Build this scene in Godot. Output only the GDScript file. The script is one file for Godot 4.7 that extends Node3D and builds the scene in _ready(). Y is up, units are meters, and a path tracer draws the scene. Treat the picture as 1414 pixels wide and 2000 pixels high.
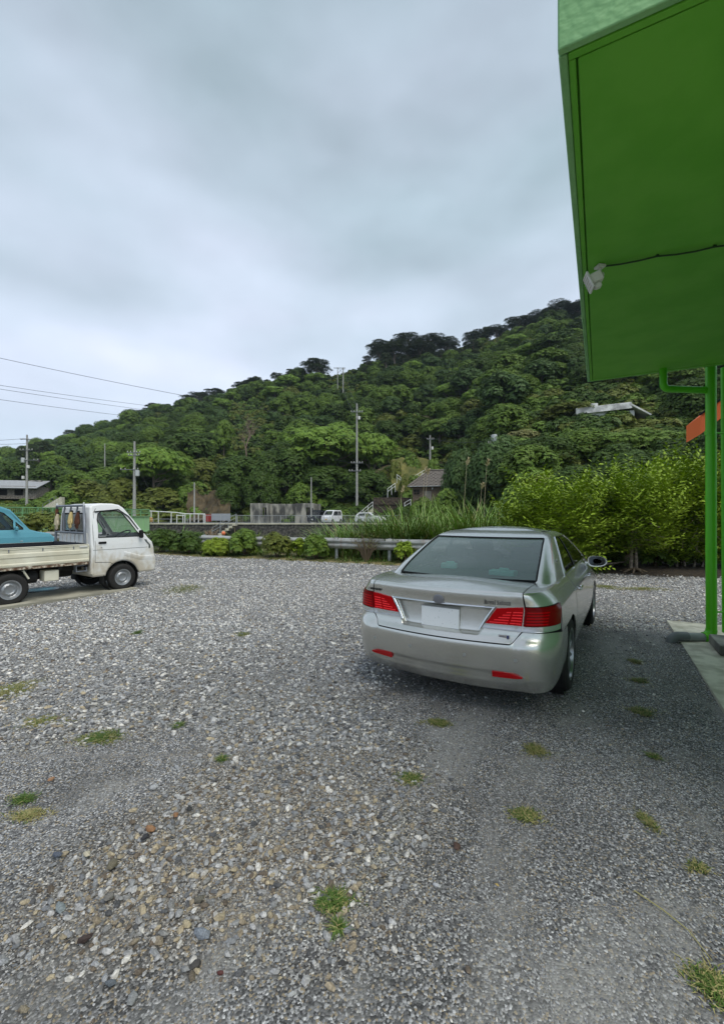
extends Node3D

# The photograph's lens: focal length and principal point in its own pixels, eye height in metres.
const F := 860.0
const CX := 707.0
const CY := 1005.6
const EYE := 1.6
var used := {}
var rng := RandomNumberGenerator.new()
var M := {}


# ---------------------------------------------------------------- mesh collecting
class MB:
	var v := PackedVector3Array()
	var n := PackedVector3Array()
	var t := PackedVector2Array()
	var c := PackedColorArray()
	var ix := PackedInt32Array()
	var t2 := PackedVector2Array()

	func vert(p: Vector3, nn: Vector3, col := Color.WHITE, uv := Vector2.ZERO) -> int:
		v.append(p); n.append(nn); c.append(col); t.append(uv)
		return v.size() - 1

	func tri(a: int, b: int, d: int) -> void:
		var g := (v[b] - v[a]).cross(v[d] - v[a])
		if g.dot(n[a] + n[b] + n[d]) > 0.0:
			ix.append(a); ix.append(d); ix.append(b)
		else:
			ix.append(a); ix.append(b); ix.append(d)

	func quad(p0: Vector3, p1: Vector3, p2: Vector3, p3: Vector3, away: Vector3, col := Color.WHITE) -> void:
		var nn := (p1 - p0).cross(p3 - p0)
		if nn.length_squared() < 1e-14:
			nn = (p2 - p1).cross(p3 - p1)
		nn = nn.normalized()
		if nn.dot(away) < 0.0:
			nn = -nn
		var a := vert(p0, nn, col, Vector2(0, 0))
		vert(p1, nn, col, Vector2(1, 0)); vert(p2, nn, col, Vector2(1, 1)); vert(p3, nn, col, Vector2(0, 1))
		tri(a, a + 1, a + 2); tri(a, a + 2, a + 3)

	func box(xf: Transform3D, size: Vector3, bev := 0.0, col := Color.WHITE) -> void:
		var h := size * 0.5
		bev = minf(bev, minf(h.x, minf(h.y, h.z)) * 0.9)
		var ids := {}
		for sx in [-1, 1]:
			for sy in [-1, 1]:
				for sz in [-1, 1]:
					for ax in 3:
						var p := Vector3(sx * (h.x - bev), sy * (h.y - bev), sz * (h.z - bev))
						p[ax] = [sx, sy, sz][ax] * h[ax]
						var nn := Vector3.ZERO
						nn[ax] = [sx, sy, sz][ax]
						ids[[sx, sy, sz, ax]] = vert(xf * p, (xf.basis * nn).normalized(), col, Vector2(p[(ax + 1) % 3], p[(ax + 2) % 3]))
		for ax in 3:
			var a1 := (ax + 1) % 3
			var a2 := (ax + 2) % 3
			for s in [-1, 1]:
				var q := []
				for k in [[-1, -1], [1, -1], [1, 1], [-1, 1]]:
					var key := [0, 0, 0, ax]
					key[ax] = s; key[a1] = k[0]; key[a2] = k[1]
					q.append(ids[key])
				tri(q[0], q[1], q[2]); tri(q[0], q[2], q[3])
			if bev > 0.0:
				for s1 in [-1, 1]:
					for s2 in [-1, 1]:
						var q := []
						for w in [[-1, a1], [1, a1], [1, a2], [-1, a2]]:
							var key := [0, 0, 0, w[1]]
							key[ax] = w[0]; key[a1] = s1; key[a2] = s2
							q.append(ids[key])
						tri(q[0], q[1], q[2]); tri(q[0], q[2], q[3])
		if bev > 0.0:
			for sx in [-1, 1]:
				for sy in [-1, 1]:
					for sz in [-1, 1]:
						tri(ids[[sx, sy, sz, 0]], ids[[sx, sy, sz, 1]], ids[[sx, sy, sz, 2]])

	func tube(path: Array, radii, sides := 8, cap := true, col := Color.WHITE) -> void:
		var m := path.size()
		var rows := []
		var u := Vector3.ZERO
		var tl := Vector3.ZERO
		var along := 0.0
		for i in m:
			var p: Vector3 = path[i]
			var d: Vector3 = (path[mini(i + 1, m - 1)] - path[maxi(i - 1, 0)]).normalized()
			if i == 0:
				u = d.cross(Vector3.UP if absf(d.y) < 0.9 else Vector3.RIGHT).normalized()
			else:
				u = (u - d * u.dot(d)).normalized()
				along += (path[i] - path[i - 1]).length()
			var w := d.cross(u)
			var r: float = radii[i] if radii is Array or radii is PackedFloat32Array else radii
			var row := []
			for k in sides:
				var a := TAU * k / sides
				var nn := u * cos(a) + w * sin(a)
				row.append(vert(p + nn * r, nn, col, Vector2(float(k) / sides, along)))
			rows.append(row)
			if cap and (i == 0 or i == m - 1):
				tl = -d if i == 0 else d
				var cc := vert(p, tl, col)
				var ring := []
				for k in sides:
					ring.append(vert(v[row[k]], tl, col))
				for k in sides:
					tri(cc, ring[k], ring[(k + 1) % sides])
		for i in m - 1:
			for k in sides:
				var k2 := (k + 1) % sides
				tri(rows[i][k], rows[i][k2], rows[i + 1][k2]); tri(rows[i][k], rows[i + 1][k2], rows[i + 1][k])

	# profile of (radius, height), turned about the local y axis of xf
	func lathe(prof: Array, seg: int, xf := Transform3D(), col := Color.WHITE) -> void:
		for i in prof.size() - 1:
			var a: Vector2 = prof[i]
			var b: Vector2 = prof[i + 1]
			var nn := Vector2(b.y - a.y, a.x - b.x).normalized()
			var r0 := -1
			for k in seg + 1:
				var an := TAU * k / seg
				var e := Vector3(cos(an), 0, sin(an))
				var q := (xf.basis * (e * nn.x + Vector3.UP * nn.y)).normalized()
				var id := vert(xf * (e * a.x + Vector3.UP * a.y), q, col, Vector2(float(k) / seg, 0))
				vert(xf * (e * b.x + Vector3.UP * b.y), q, col, Vector2(float(k) / seg, 1))
				if k > 0:
					tri(r0, id, id + 1); tri(r0, id + 1, r0 + 1)
				r0 = id

	# rows of points, smooth; faces away from ref
	func grid(rows: Array, ref: Vector3, cols = null, skirt := 0.0, uvs = null) -> void:
		var nr := rows.size()
		var nc: int = rows[0].size()
		var nn := []
		var sign_ := 0.0
		for i in nr:
			var line := PackedVector3Array()
			for j in nc:
				var du: Vector3 = rows[mini(i + 1, nr - 1)][j] - rows[maxi(i - 1, 0)][j]
				var dv: Vector3 = rows[i][mini(j + 1, nc - 1)] - rows[i][maxi(j - 1, 0)]
				var q := du.cross(dv)
				if q.length_squared() < 1e-16:
					var i2 := clampi(i, 1, nr - 2) if nr > 2 else i
					var j2 := clampi(j, 1, nc - 2) if nc > 2 else j
					du = rows[mini(i2 + 1, nr - 1)][j2] - rows[maxi(i2 - 1, 0)][j2]
					dv = rows[i2][mini(j2 + 1, nc - 1)] - rows[i2][maxi(j2 - 1, 0)]
					q = du.cross(dv)
				q = q.normalized()
				line.append(q)
				sign_ += q.dot(rows[i][j] - ref)
			nn.append(line)
		var sg := 1.0 if sign_ >= 0.0 else -1.0
		var first := v.size()
		for i in nr:
			for j in nc:
				var uv := Vector2(float(j) / maxi(nc - 1, 1), float(i) / maxi(nr - 1, 1))
				if uvs != null:
					uv = uvs[i][j]
				vert(rows[i][j], nn[i][j] * sg, cols[i][j] if cols != null else Color.WHITE, uv)
		for i in nr - 1:
			for j in nc - 1:
				var a := first + i * nc + j
				tri(a, a + 1, a + nc + 1); tri(a, a + nc + 1, a + nc)
		if skirt > 0.0:
			var rim := []
			for j in nc: rim.append(first + j)
			for i in range(1, nr): rim.append(first + i * nc + nc - 1)
			for j in range(nc - 2, -1, -1): rim.append(first + (nr - 1) * nc + j)
			for i in range(nr - 2, 0, -1): rim.append(first + i * nc)
			var mid := Vector3.ZERO
			for k in rim: mid += v[k]
			mid /= rim.size()
			for k in rim.size():
				var a: int = rim[k]
				var b: int = rim[(k + 1) % rim.size()]
				if (v[a] - v[b]).length_squared() < 1e-12:
					continue
				quad(v[a], v[b], v[b] - n[b] * skirt, v[a] - n[a] * skirt, (v[a] + v[b]) * 0.5 - mid)

	# flat polygon (2D) mapped into space, with thickness along -nrm
	func plate(poly: PackedVector2Array, at: Callable, nrm: Vector3, thick := 0.0, col := Color.WHITE) -> void:
		var ids := Geometry2D.triangulate_polygon(poly)
		var first := v.size()
		for p in poly:
			vert(at.call(p), nrm, col, p)
		for k in range(0, ids.size(), 3):
			tri(first + ids[k], first + ids[k + 1], first + ids[k + 2])
		if thick > 0.0:
			var second := v.size()
			for p in poly:
				vert(at.call(p) - nrm * thick, -nrm, col, p)
			for k in range(0, ids.size(), 3):
				tri(second + ids[k], second + ids[k + 1], second + ids[k + 2])
			var mid := Vector3.ZERO
			for k in poly.size(): mid += v[first + k]
			mid /= poly.size()
			for k in poly.size():
				var k2 := (k + 1) % poly.size()
				var e := (v[first + k2] - v[first + k]).cross(nrm)
				var ccw := Geometry2D.is_polygon_clockwise(poly)
				var test: Vector3 = at.call(Vector2(1, 0)) - at.call(Vector2.ZERO)
				var test2: Vector3 = at.call(Vector2(0, 1)) - at.call(Vector2.ZERO)
				var hand := test.cross(test2).dot(nrm) > 0.0
				var away := e if hand != ccw else -e
				quad(v[first + k], v[first + k2], v[second + k2], v[second + k], away, col)

	func leaf(p: Vector3, d: Vector3, up: Vector3, l: float, w: float, col: Color, soft: Vector3) -> void:
		var s := d.cross(up).normalized() * (w * 0.5)
		var fn := s.cross(d).normalized()
		if fn.dot(soft) < 0.0:
			fn = -fn
		var nn := (fn + soft * 0.55).normalized()
		var a := v.size()
		var m := p + d * (l * 0.5)
		v.append(p); v.append(m + s); v.append(p + d * l - fn * (l * 0.12)); v.append(m - s)
		for k in 4:
			n.append(nn); c.append(col); t.append(Vector2.ZERO)
		tri(a, a + 1, a + 2); tri(a, a + 2, a + 3)

	func blade(p: Vector3, out_: Vector3, h: float, reach: float, w: float, segs: int, col: Color) -> void:
		var side := out_.cross(Vector3.UP).normalized()
		var prev := -1
		for k in segs + 1:
			var f := float(k) / segs
			var q := p + Vector3.UP * (h * (f - 0.42 * f * f * f * reach / maxf(h, 0.05))) + out_ * (reach * f * f)
			var ww := w * 0.5 * (1.0 - f * f * 0.96)
			var nn := (Vector3.UP * (0.35 + 0.65 * f) + out_ * 0.4 - out_ * f * 0.3).normalized()
			var a := vert(q - side * ww, nn, col)
			vert(q + side * ww, nn, col)
			if prev >= 0:
				tri(prev, prev + 1, a + 1); tri(prev, a + 1, a)
			prev = a

	func mesh() -> ArrayMesh:
		var arr := []
		arr.resize(Mesh.ARRAY_MAX)
		arr[Mesh.ARRAY_VERTEX] = v
		arr[Mesh.ARRAY_NORMAL] = n
		arr[Mesh.ARRAY_TEX_UV] = t
		arr[Mesh.ARRAY_COLOR] = c
		if t2.size() == v.size(): arr[Mesh.ARRAY_TEX_UV2] = t2
		arr[Mesh.ARRAY_INDEX] = ix
		var m := ArrayMesh.new()
		m.add_surface_from_arrays(Mesh.PRIMITIVE_TRIANGLES, arr)
		return m


# ---------------------------------------------------------------- naming and grouping
func numbered(called: String) -> String:
	var k: int = used.get(called, 0)
	used[called] = k + 1
	return called if k == 0 else "%s_%03d" % [called, k]


func tag(o: Node3D, label: String, category: String, group := "") -> Node3D:
	o.set_meta("label", label)
	o.set_meta("category", category)
	if group:
		o.set_meta("group", group)
	return o


func thing(called: String, label: String, category: String, at := Vector3.ZERO, turn := 0.0, group := "") -> Node3D:
	var o := Node3D.new()
	o.name = numbered(called)
	add_child(o)
	o.position = at
	o.rotation.y = turn
	return tag(o, label, category, group)


func part(called: String, m, mt: Material, parent: Node3D) -> MeshInstance3D:
	var o := MeshInstance3D.new()
	o.name = called
	o.mesh = m.mesh() if m is MB else m
	o.material_override = mt
	parent.add_child(o, true)
	return o


func solo(called: String, m, mt: Material, label: String, category: String, group := "") -> MeshInstance3D:
	var o := MeshInstance3D.new()
	o.name = numbered(called)
	o.mesh = m.mesh() if m is MB else m
	o.material_override = mt
	add_child(o)
	tag(o, label, category, group)
	return o


func setting(called: String, m, mt: Material, kind := "structure") -> MeshInstance3D:
	var o := MeshInstance3D.new()
	o.name = numbered(called)
	o.mesh = m.mesh() if m is MB else m
	o.material_override = mt
	add_child(o)
	o.set_meta("kind", kind)
	return o


func copy(o: Node3D, at: Vector3, turn: float, size: Vector3, label: String, called := "") -> Node3D:
	var r: Node3D = o.duplicate()
	r.name = numbered(called if called else String(o.name).rstrip("0123456789_"))
	add_child(r)
	r.position = at
	r.rotation = Vector3(0, turn, 0)
	r.scale = size
	r.set_meta("label", label)
	return r


# a place on the photograph at a distance in front of the camera, in metres
func P(px: float, py: float, d: float) -> Vector3:
	return Vector3((px - CX) / F * d, EYE + (CY - py) / F * d, -d)


func G(px: float, py: float, y := 0.0) -> Vector3:
	return P(px, py, F * (EYE - y) / (py - CY))


func lin(r: float, g: float, b: float) -> Color:
	return Color(r, g, b).linear_to_srgb()


func mat(called: String, col: Color, rough := 0.8, metal := 0.0) -> StandardMaterial3D:
	var m := StandardMaterial3D.new()
	m.resource_name = called
	m.albedo_color = col
	m.roughness = rough
	m.metallic = metal
	M[called] = m
	return m


func noise(seed_: int, freq: float, type := FastNoiseLite.TYPE_SIMPLEX_SMOOTH, oct := 4) -> FastNoiseLite:
	var f := FastNoiseLite.new()
	f.seed = seed_
	f.noise_type = type
	f.frequency = freq
	f.fractal_octaves = oct
	if oct < 2:
		f.fractal_type = FastNoiseLite.FRACTAL_NONE
	return f


func ntex(f: FastNoiseLite, size := 512, stops = null, hard := false) -> NoiseTexture2D:
	var t := NoiseTexture2D.new()
	t.width = size
	t.height = size
	t.seamless = true
	t.generate_mipmaps = false
	t.noise = f
	if stops != null:
		var g := Gradient.new()
		var offs := PackedFloat32Array()
		var cols := PackedColorArray()
		for s in stops:
			offs.append(s[0]); cols.append(s[1])
		g.offsets = offs
		g.colors = cols
		if hard:
			g.interpolation_mode = Gradient.GRADIENT_INTERPOLATE_CONSTANT
		t.color_ramp = g
	return t


# mottled surface: a colour between two tones with a pattern of so many metres, and fine relief
func rough_mat(called: String, a: Color, b: Color, metres: float, rough: float, bump_cm := 0.3, seed_ := 1, world := true, oct := 5) -> StandardMaterial3D:
	var m := mat(called, Color.WHITE, rough)
	m.albedo_texture = ntex(noise(seed_, 0.012, FastNoiseLite.TYPE_SIMPLEX_SMOOTH, oct), 512, [[0.28, a], [0.72, b]])
	m.uv1_triplanar = true
	m.uv1_world_triplanar = world
	m.uv1_scale = Vector3.ONE / metres
	if bump_cm > 0.0:
		m.heightmap_enabled = true
		m.heightmap_texture = ntex(noise(seed_ + 7, 0.05, FastNoiseLite.TYPE_SIMPLEX_SMOOTH, 4), 512)
		m.heightmap_scale = bump_cm
	return m


func leafmat(called: String, col: Color) -> StandardMaterial3D:
	var m := mat(called, col, 0.5)
	m.metallic_specular = 0.3
	m.vertex_color_use_as_albedo = true
	m.backlight_enabled = true
	m.backlight = Color(0.4, 0.42, 0.2)
	return m


# ---------------------------------------------------------------- sky: an overcast day, brighter low on one side
func sky_image() -> Image:
	var w := 1024
	var h := 512
	var im := Image.create(w, h, false, Image.FORMAT_RGBF)
	var n1 := noise(11, 1.15, FastNoiseLite.TYPE_SIMPLEX_SMOOTH, 4)
	var n2 := noise(12, 0.8, FastNoiseLite.TYPE_SIMPLEX_SMOOTH, 3)
	var low := P(10, 690, 1.0) - Vector3(0, EYE, 0)
	var mid := P(610, 500, 1.0) - Vector3(0, EYE, 0)
	var dark := P(200, 290, 1.0) - Vector3(0, EYE, 0)
	low = low.normalized(); mid = mid.normalized(); dark = dark.normalized()
	for y in h:
		var el := PI * (0.5 - (y + 0.5) / h)
		for x in w:
			var az := TAU * ((x + 0.5) / w - 0.5)
			var d := Vector3(sin(az) * cos(el), sin(el), -cos(az) * cos(el))
			var q := Vector3(d.x, d.y * 2.2, d.z)
			var soft := n1.get_noise_3dv(q * 1.5)
			var broad := n2.get_noise_3dv(q + Vector3(7, 3, 1))
			var l := 0.332 + 0.065 * broad + 0.055 * soft + 0.045 * n1.get_noise_3dv(q * 3.4 + Vector3(2, 9, 4))
			l += 0.07 * smoothstep(0.45, 0.0, maxf(el, 0.0))
			l += 0.42 * exp(-(1.0 - d.dot(low)) / 0.045)
			l += 0.17 * exp(-(1.0 - d.dot(mid)) / 0.035) * (1.0 + 0.9 * soft)
			l -= 0.075 * exp(-(1.0 - d.dot(dark)) / 0.06)
			l -= 0.055 * smoothstep(0.45, 0.95, el)
			# as even an overcast all round: bright patches elsewhere of the same kind
			l += 0.16 * maxf(0.0, broad) * smoothstep(0.3, -0.6, -d.z)
			l = maxf(l, 0.2)
			var warm := clampf(broad * 0.9 + soft * 0.5, -0.6, 0.6)
			im.set_pixel(x, y, Color(l * (0.835 + 0.10 * warm + 0.05 * smoothstep(0.38, 0.6, l)), l * (1.0 - 0.02 * warm), l * (1.18 + 0.04 * warm - 0.09 * smoothstep(0.42, 0.6, l))))
	return im


func make_env() -> void:
	var cam := Camera3D.new()
	cam.name = "camera"
	cam.fov = rad_to_deg(2.0 * atan(1000.0 / F))
	cam.position = Vector3(0, EYE, 0)
	cam.rotation.x = atan((CY - 1000.0) / F)
	cam.near = 0.05
	cam.far = 6000.0
	add_child(cam)
	var env := Environment.new()
	env.background_mode = Environment.BG_SKY
	env.tonemap_mode = Environment.TONE_MAPPER_LINEAR
	env.tonemap_exposure = 1.75
	env.sdfgi_enabled = true
	env.ssao_enabled = true
	env.ssil_enabled = true
	var sm := PanoramaSkyMaterial.new()
	sm.panorama = ImageTexture.create_from_image(sky_image())
	sm.energy_multiplier = 1.16
	var sky := Sky.new()
	sky.sky_material = sm
	env.sky = sky
	env.fog_enabled = FOG > 0.0
	env.fog_density = FOG
	env.fog_light_color = Color(0.80, 0.86, 0.93)
	var we := WorldEnvironment.new()
	we.name = "environment"
	we.environment = env
	add_child(we)
	var sun := DirectionalLight3D.new()
	sun.name = "sun"
	sun.light_energy = 0.45
	sun.light_color = Color(1.0, 0.98, 0.94)
	sun.light_angular_distance = 40.0
	sun.shadow_enabled = true
	sun.rotation = Vector3(deg_to_rad(-58), deg_to_rad(35), 0)
	add_child(sun)


const FOG := 0.00018


# ---------------------------------------------------------------- materials used by several things
func make_materials() -> void:
	rough_mat("concrete", Color(0.66, 0.65, 0.58), Color(0.80, 0.79, 0.72), 1.7, 0.9, 0.25, 3)
	rough_mat("old_concrete", Color(0.29, 0.29, 0.28), Color(0.62, 0.61, 0.57), 3.2, 0.95, 1.0, 5)
	M.old_concrete.uv1_scale = Vector3(0.13, 0.055, 0.13)
	rough_mat("dark_stone", Color(0.17, 0.17, 0.165), Color(0.36, 0.35, 0.33), 2.6, 0.95, 4.0, 9)
	rough_mat("green_wall", Color(0.46, 0.66, 0.43), Color(0.51, 0.71, 0.47), 2.3, 0.62, 0.9, 21)
	M.green_wall.heightmap_texture = ntex(noise(28, 0.09, FastNoiseLite.TYPE_SIMPLEX_SMOOTH, 4), 512)
	M.green_wall.heightmap_scale = 0.6
	rough_mat("green_soffit", Color(0.37, 0.66, 0.17), Color(0.41, 0.69, 0.21), 2.9, 0.6, 0.06, 22)
	mat("green_pipe", Color(0.33, 0.72, 0.06), 0.42)
	mat("grey_pipe", Color(0.52, 0.55, 0.54), 0.5)
	rough_mat("galvanised", Color(0.55, 0.57, 0.58), Color(0.72, 0.74, 0.75), 0.8, 0.5, 0.0, 31)
	M.galvanised.metallic = 0.35
	rough_mat("pole", Color(0.55, 0.55, 0.54), Color(0.68, 0.68, 0.66), 1.1, 0.9, 0.0, 33)
	mat("pole_iron", Color(0.45, 0.46, 0.47), 0.6, 0.3)
	mat("insulator", Color(0.82, 0.82, 0.80), 0.3)
	mat("cable", Color(0.10, 0.10, 0.11), 0.6)
	mat("white_paint", Color(0.86, 0.87, 0.86), 0.5)
	mat("fence_grey", Color(0.60, 0.62, 0.63), 0.5, 0.2)
	mat("bridge_green", Color(0.58, 0.74, 0.55), 0.6)
	mat("bridge_rail", Color(0.42, 0.60, 0.42), 0.6)
	mat("black", Color(0.05, 0.05, 0.055), 0.8)
	mat("rubber", Color(0.13, 0.125, 0.12), 0.85)
	mat("chrome", Color(0.86, 0.87, 0.88), 0.12, 1.0)
	mat("steel", Color(0.62, 0.63, 0.64), 0.38, 0.8)
	rough_mat("bark", Color(0.30, 0.25, 0.20), Color(0.52, 0.46, 0.38), 0.5, 0.95, 0.8, 41, false)
	rough_mat("grey_bark", Color(0.40, 0.36, 0.32), Color(0.60, 0.55, 0.50), 0.7, 0.95, 0.8, 42, false)
	rough_mat("rust", Color(0.30, 0.16, 0.09), Color(0.47, 0.30, 0.20), 0.4, 0.9, 0.2, 43)
	for a in [
		["leaf_dark", 0.072, 0.125, 0.024], ["leaf_mid", 0.138, 0.222, 0.036], ["leaf_bright", 0.175, 0.285, 0.042], ["leaf_yellow", 0.25, 0.36, 0.036],
		["leaf_olive", 0.150, 0.180, 0.036], ["leaf_pine", 0.055, 0.080, 0.036], ["leaf_blue", 0.085, 0.150, 0.044], ["leaf_cream", 0.30, 0.30, 0.12],
		["leaf_lime", 0.24, 0.33, 0.035], ["grass_tall", 0.26, 0.42, 0.11], ["grass_mid", 0.17, 0.27, 0.09], ["grass_dry", 0.30, 0.25, 0.12], ["twig_dry", 0.22, 0.17, 0.12], ["rail_vc", 1, 1, 1], ["plume", 0.55, 0.46, 0.30], ["weed", 0.10, 0.17, 0.035], ["straw", 0.40, 0.36, 0.15],
	]:
		var m := leafmat(a[0], lin(a[1], a[2], a[3]))
		m.cull_mode = BaseMaterial3D.CULL_DISABLED
	M.rail_vc.backlight_enabled = false
	M.rail_vc.roughness = 0.55
	M.rail_vc.metallic = 0.25
	var stone := mat("stone", Color.WHITE, 0.82)
	stone.vertex_color_use_as_albedo = true
	stone.albedo_texture = ntex(noise(61, 0.02), 256, [[0.3, Color(0.72, 0.72, 0.72)], [0.7, Color(1, 1, 1)]])
	stone.uv1_triplanar = true
	stone.uv1_scale = Vector3.ONE * 0.6
	var g := mat("gravel", Color.WHITE, 0.9)
	g.vertex_color_use_as_albedo = true
	var cell := noise(71, 0.075, FastNoiseLite.TYPE_CELLULAR, 1)
	cell.cellular_return_type = FastNoiseLite.RETURN_CELL_VALUE
	cell.cellular_jitter = 0.95
	var gr := []
	for s in [[0.0, 0.24], [0.12, 0.34], [0.25, 0.43], [0.36, 0.52], [0.46, 0.30], [0.54, 0.56], [0.62, 0.42], [0.70, 0.62], [0.78, 0.37], [0.85, 0.70], [0.93, 0.50], [0.975, 0.82]]:
		var w: float = s[1]
		gr.append([s[0], Color(w, w, w * 1.0)])
	gr[5][1] = Color(0.60, 0.55, 0.46)
	g.albedo_texture = ntex(cell, 2048, gr, true)
	var dist: FastNoiseLite = cell.duplicate()
	dist.cellular_return_type = FastNoiseLite.RETURN_DISTANCE
	g.heightmap_enabled = true
	g.heightmap_texture = ntex(dist, 2048, [[0.0, Color.WHITE], [0.75, Color(0.25, 0.25, 0.25)], [1.0, Color.BLACK]])
	g.heightmap_scale = 0.4
	g.uv1_scale = Vector3(1, 1, 1)
	# powdery fines over the packed ground, and wheel tracks of the parked car
	var im := Image.create(1024, 1024, false, Image.FORMAT_RGBA8)
	var n1 := noise(171, 0.55, FastNoiseLite.TYPE_SIMPLEX_SMOOTH, 5)
	var n2 := noise(172, 9.0, FastNoiseLite.TYPE_SIMPLEX_SMOOTH, 3)
	var n3 := noise(173, 2.2, FastNoiseLite.TYPE_SIMPLEX_SMOOTH, 4)
	for j in 1024:
		for i in 1024:
			var x := -6.0 + 12.0 * i / 1024.0
			var d := 1.0 + 12.0 * j / 1024.0
			var a := x * SB + d * CB
			var b := x * CB - d * SB
			var k := 0.9 * n1.get_noise_2d(b * 2.3 + 0.25 * sin(a * 1.4), a * 0.8) + 0.35 * n3.get_noise_2d(x, d)
			var f := smoothstep(0.08, 0.5, k) * 0.8
			# the car's line, a = along it; its wheels ran 0.78 m to each side, swinging right towards the camera
			var ca := (x - 0.595) * 0.521 + (d - 3.58) * 0.853
			var cb := (x - 0.595) * 0.853 - (d - 3.58) * 0.521 - 0.10 * minf(0.0, ca + 0.4) * minf(0.0, ca + 0.4)
			for w in [-0.78, 0.78]:
				var off := absf(cb - w)
				f = maxf(f, smoothstep(0.20, 0.06, off) * smoothstep(0.2, -0.6, ca) * (0.45 + 0.6 * n3.get_noise_2d(a * 0.5, b * 3.0)) * 0.8)
			f *= 1.0 - 0.7 * coarse(x, d)
			var sp := n2.get_noise_2d(x * 6.0, d * 6.0)
			f *= clampf(0.75 + 0.8 * sp, 0.0, 1.0)
			var g0 := 0.53 + 0.07 * sp + 0.03 * k
			im.set_pixel(i, j, Color(g0 * 1.01, g0, g0 * 0.97, clampf(f, 0.0, 0.9)))
	g.detail_enabled = true
	g.detail_albedo = ImageTexture.create_from_image(im)
	g.detail_uv_layer = BaseMaterial3D.DETAIL_UV_2
	g.detail_blend_mode = BaseMaterial3D.BLEND_MODE_MIX
	rough_mat("earth", Color(0.24, 0.26, 0.14), Color(0.42, 0.37, 0.27), 9.0, 0.95, 6.0, 51)
	rough_mat("river", Color(0.20, 0.22, 0.15), Color(0.34, 0.33, 0.24), 5.0, 0.9, 4.0, 52)
	rough_mat("asphalt", Color(0.42, 0.42, 0.42), Color(0.52, 0.52, 0.51), 4.0, 0.9, 0.4, 53)


# ---------------------------------------------------------------- the lie of the land
const RAIL0 := Vector2(-6.5, 18.0)
const RAILN := Vector2(0.377, 0.926)
const RAILE := Vector2(0.926, -0.377)


func beyond(x: float, d: float) -> float:
	return (Vector2(x, d) - RAIL0).dot(RAILN)


func lot_height(x: float, d: float) -> float:
	return 0.012 * sin(x * 1.3 + d * 0.7) + 0.01 * sin(d * 1.9 - x * 0.6)


const RIDGE := [[-350, 880], [0, 888], [60, 868], [120, 858], [170, 835], [250, 803], [310, 790], [380, 772], [450, 752], [520, 730], [600, 716], [660, 716], [720, 690], [790, 672], [880, 668], [940, 648], [1010, 630], [1080, 604], [1140, 590], [1260, 560], [1450, 520], [1800, 470]]


func ridge_top(u: float) -> float:
	var px := CX + u * F
	for i in RIDGE.size() - 1:
		if px < RIDGE[i + 1][0]:
			return lerpf(RIDGE[i][1], RIDGE[i + 1][1], clampf((px - RIDGE[i][0]) / float(RIDGE[i + 1][0] - RIDGE[i][0]), 0, 1))
	return RIDGE[-1][1]


func hill_start(u: float) -> float:
	return lerpf(67.0, 30.0, smoothstep(0.12, 0.42, u))


func hill_end(u: float) -> float:
	return lerpf(270.0, 215.0, smoothstep(-0.8, 0.1, u))


func land(x: float, d: float) -> float:
	var u := x / maxf(d, 1.0)
	var s := beyond(x, d)
	var a := hill_start(u)
	var b := hill_end(u)
	var flat := 0.40 * smoothstep(54.0, 58.0, d) * smoothstep(0.3, 0.1, u)
	var river := -3.0 * smoothstep(0.7, 4.0, s) * smoothstep(0.42, 0.2, u) * (1.0 if d < 57.9 else 0.0)
	var y := flat + river - 0.03
	if d > a:
		var hr := EYE + (CY - ridge_top(u)) / F * b - 6.0
		var k := (d - a) / (b - a)
		y += (hr - 0.4) * (pow(k, 1.12) if k < 1.0 else 1.0 - 0.5 * (k - 1.0))
	return y


func make_land() -> void:
	# the sheet of ground far out to the horizon
	var mb := MB.new()
	var far := [20.0, 330.0, 700.0, 1500.0, 4500.0]
	var rows := []
	for r in far:
		var row := []
		for k in 49:
			var a := TAU * k / 48.0
			row.append(Vector3(sin(a) * r, -4.0, -cos(a) * r))
		rows.append(row)
	mb.grid(rows, Vector3(0, -50, 0))
	setting("ground", mb, M.earth)
	# hillside, with the river bank in front of it
	mb = MB.new()
	rows = []
	var ds := []
	var d := 9.5
	while d < 57.8:
		ds.append(d); d += 1.0
	for q in [57.85, 58.05, 59.0, 61.0, 63.0, 65.0, 67.0]: ds.append(q)
	d = 70.0
	while d < 330.0:
		ds.append(d); d += 4.0
	var rn := noise(5, 0.06)
	for q in ds:
		var row := []
		for k in 121:
			var u := -1.15 + 2.35 * k / 120.0
			var y := land(u * q, q)
			if q > 66.0:
				y += rn.get_noise_2d(u * q, q) * 2.0
			if beyond(u * q, q) < 0.8:
				y = -0.25
			row.append(Vector3(u * q, y, -q))
		rows.append(row)
	mb.grid(rows, Vector3(0, -200, -100))
	setting("hillside", mb, M.earth)
	# the paved yard on the far side of the river
	mb = MB.new()
	rows = []
	for i in 7:
		var row := []
		for j in 41:
			var q := 58.06 + i * 1.5
			var x := -33.0 + j * 1.25
			row.append(Vector3(x, land(x, q) + 0.05, -q))
		rows.append(row)
	mb.grid(rows, Vector3(0, -50, -60))
	setting("far_yard", mb, M.asphalt)


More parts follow.
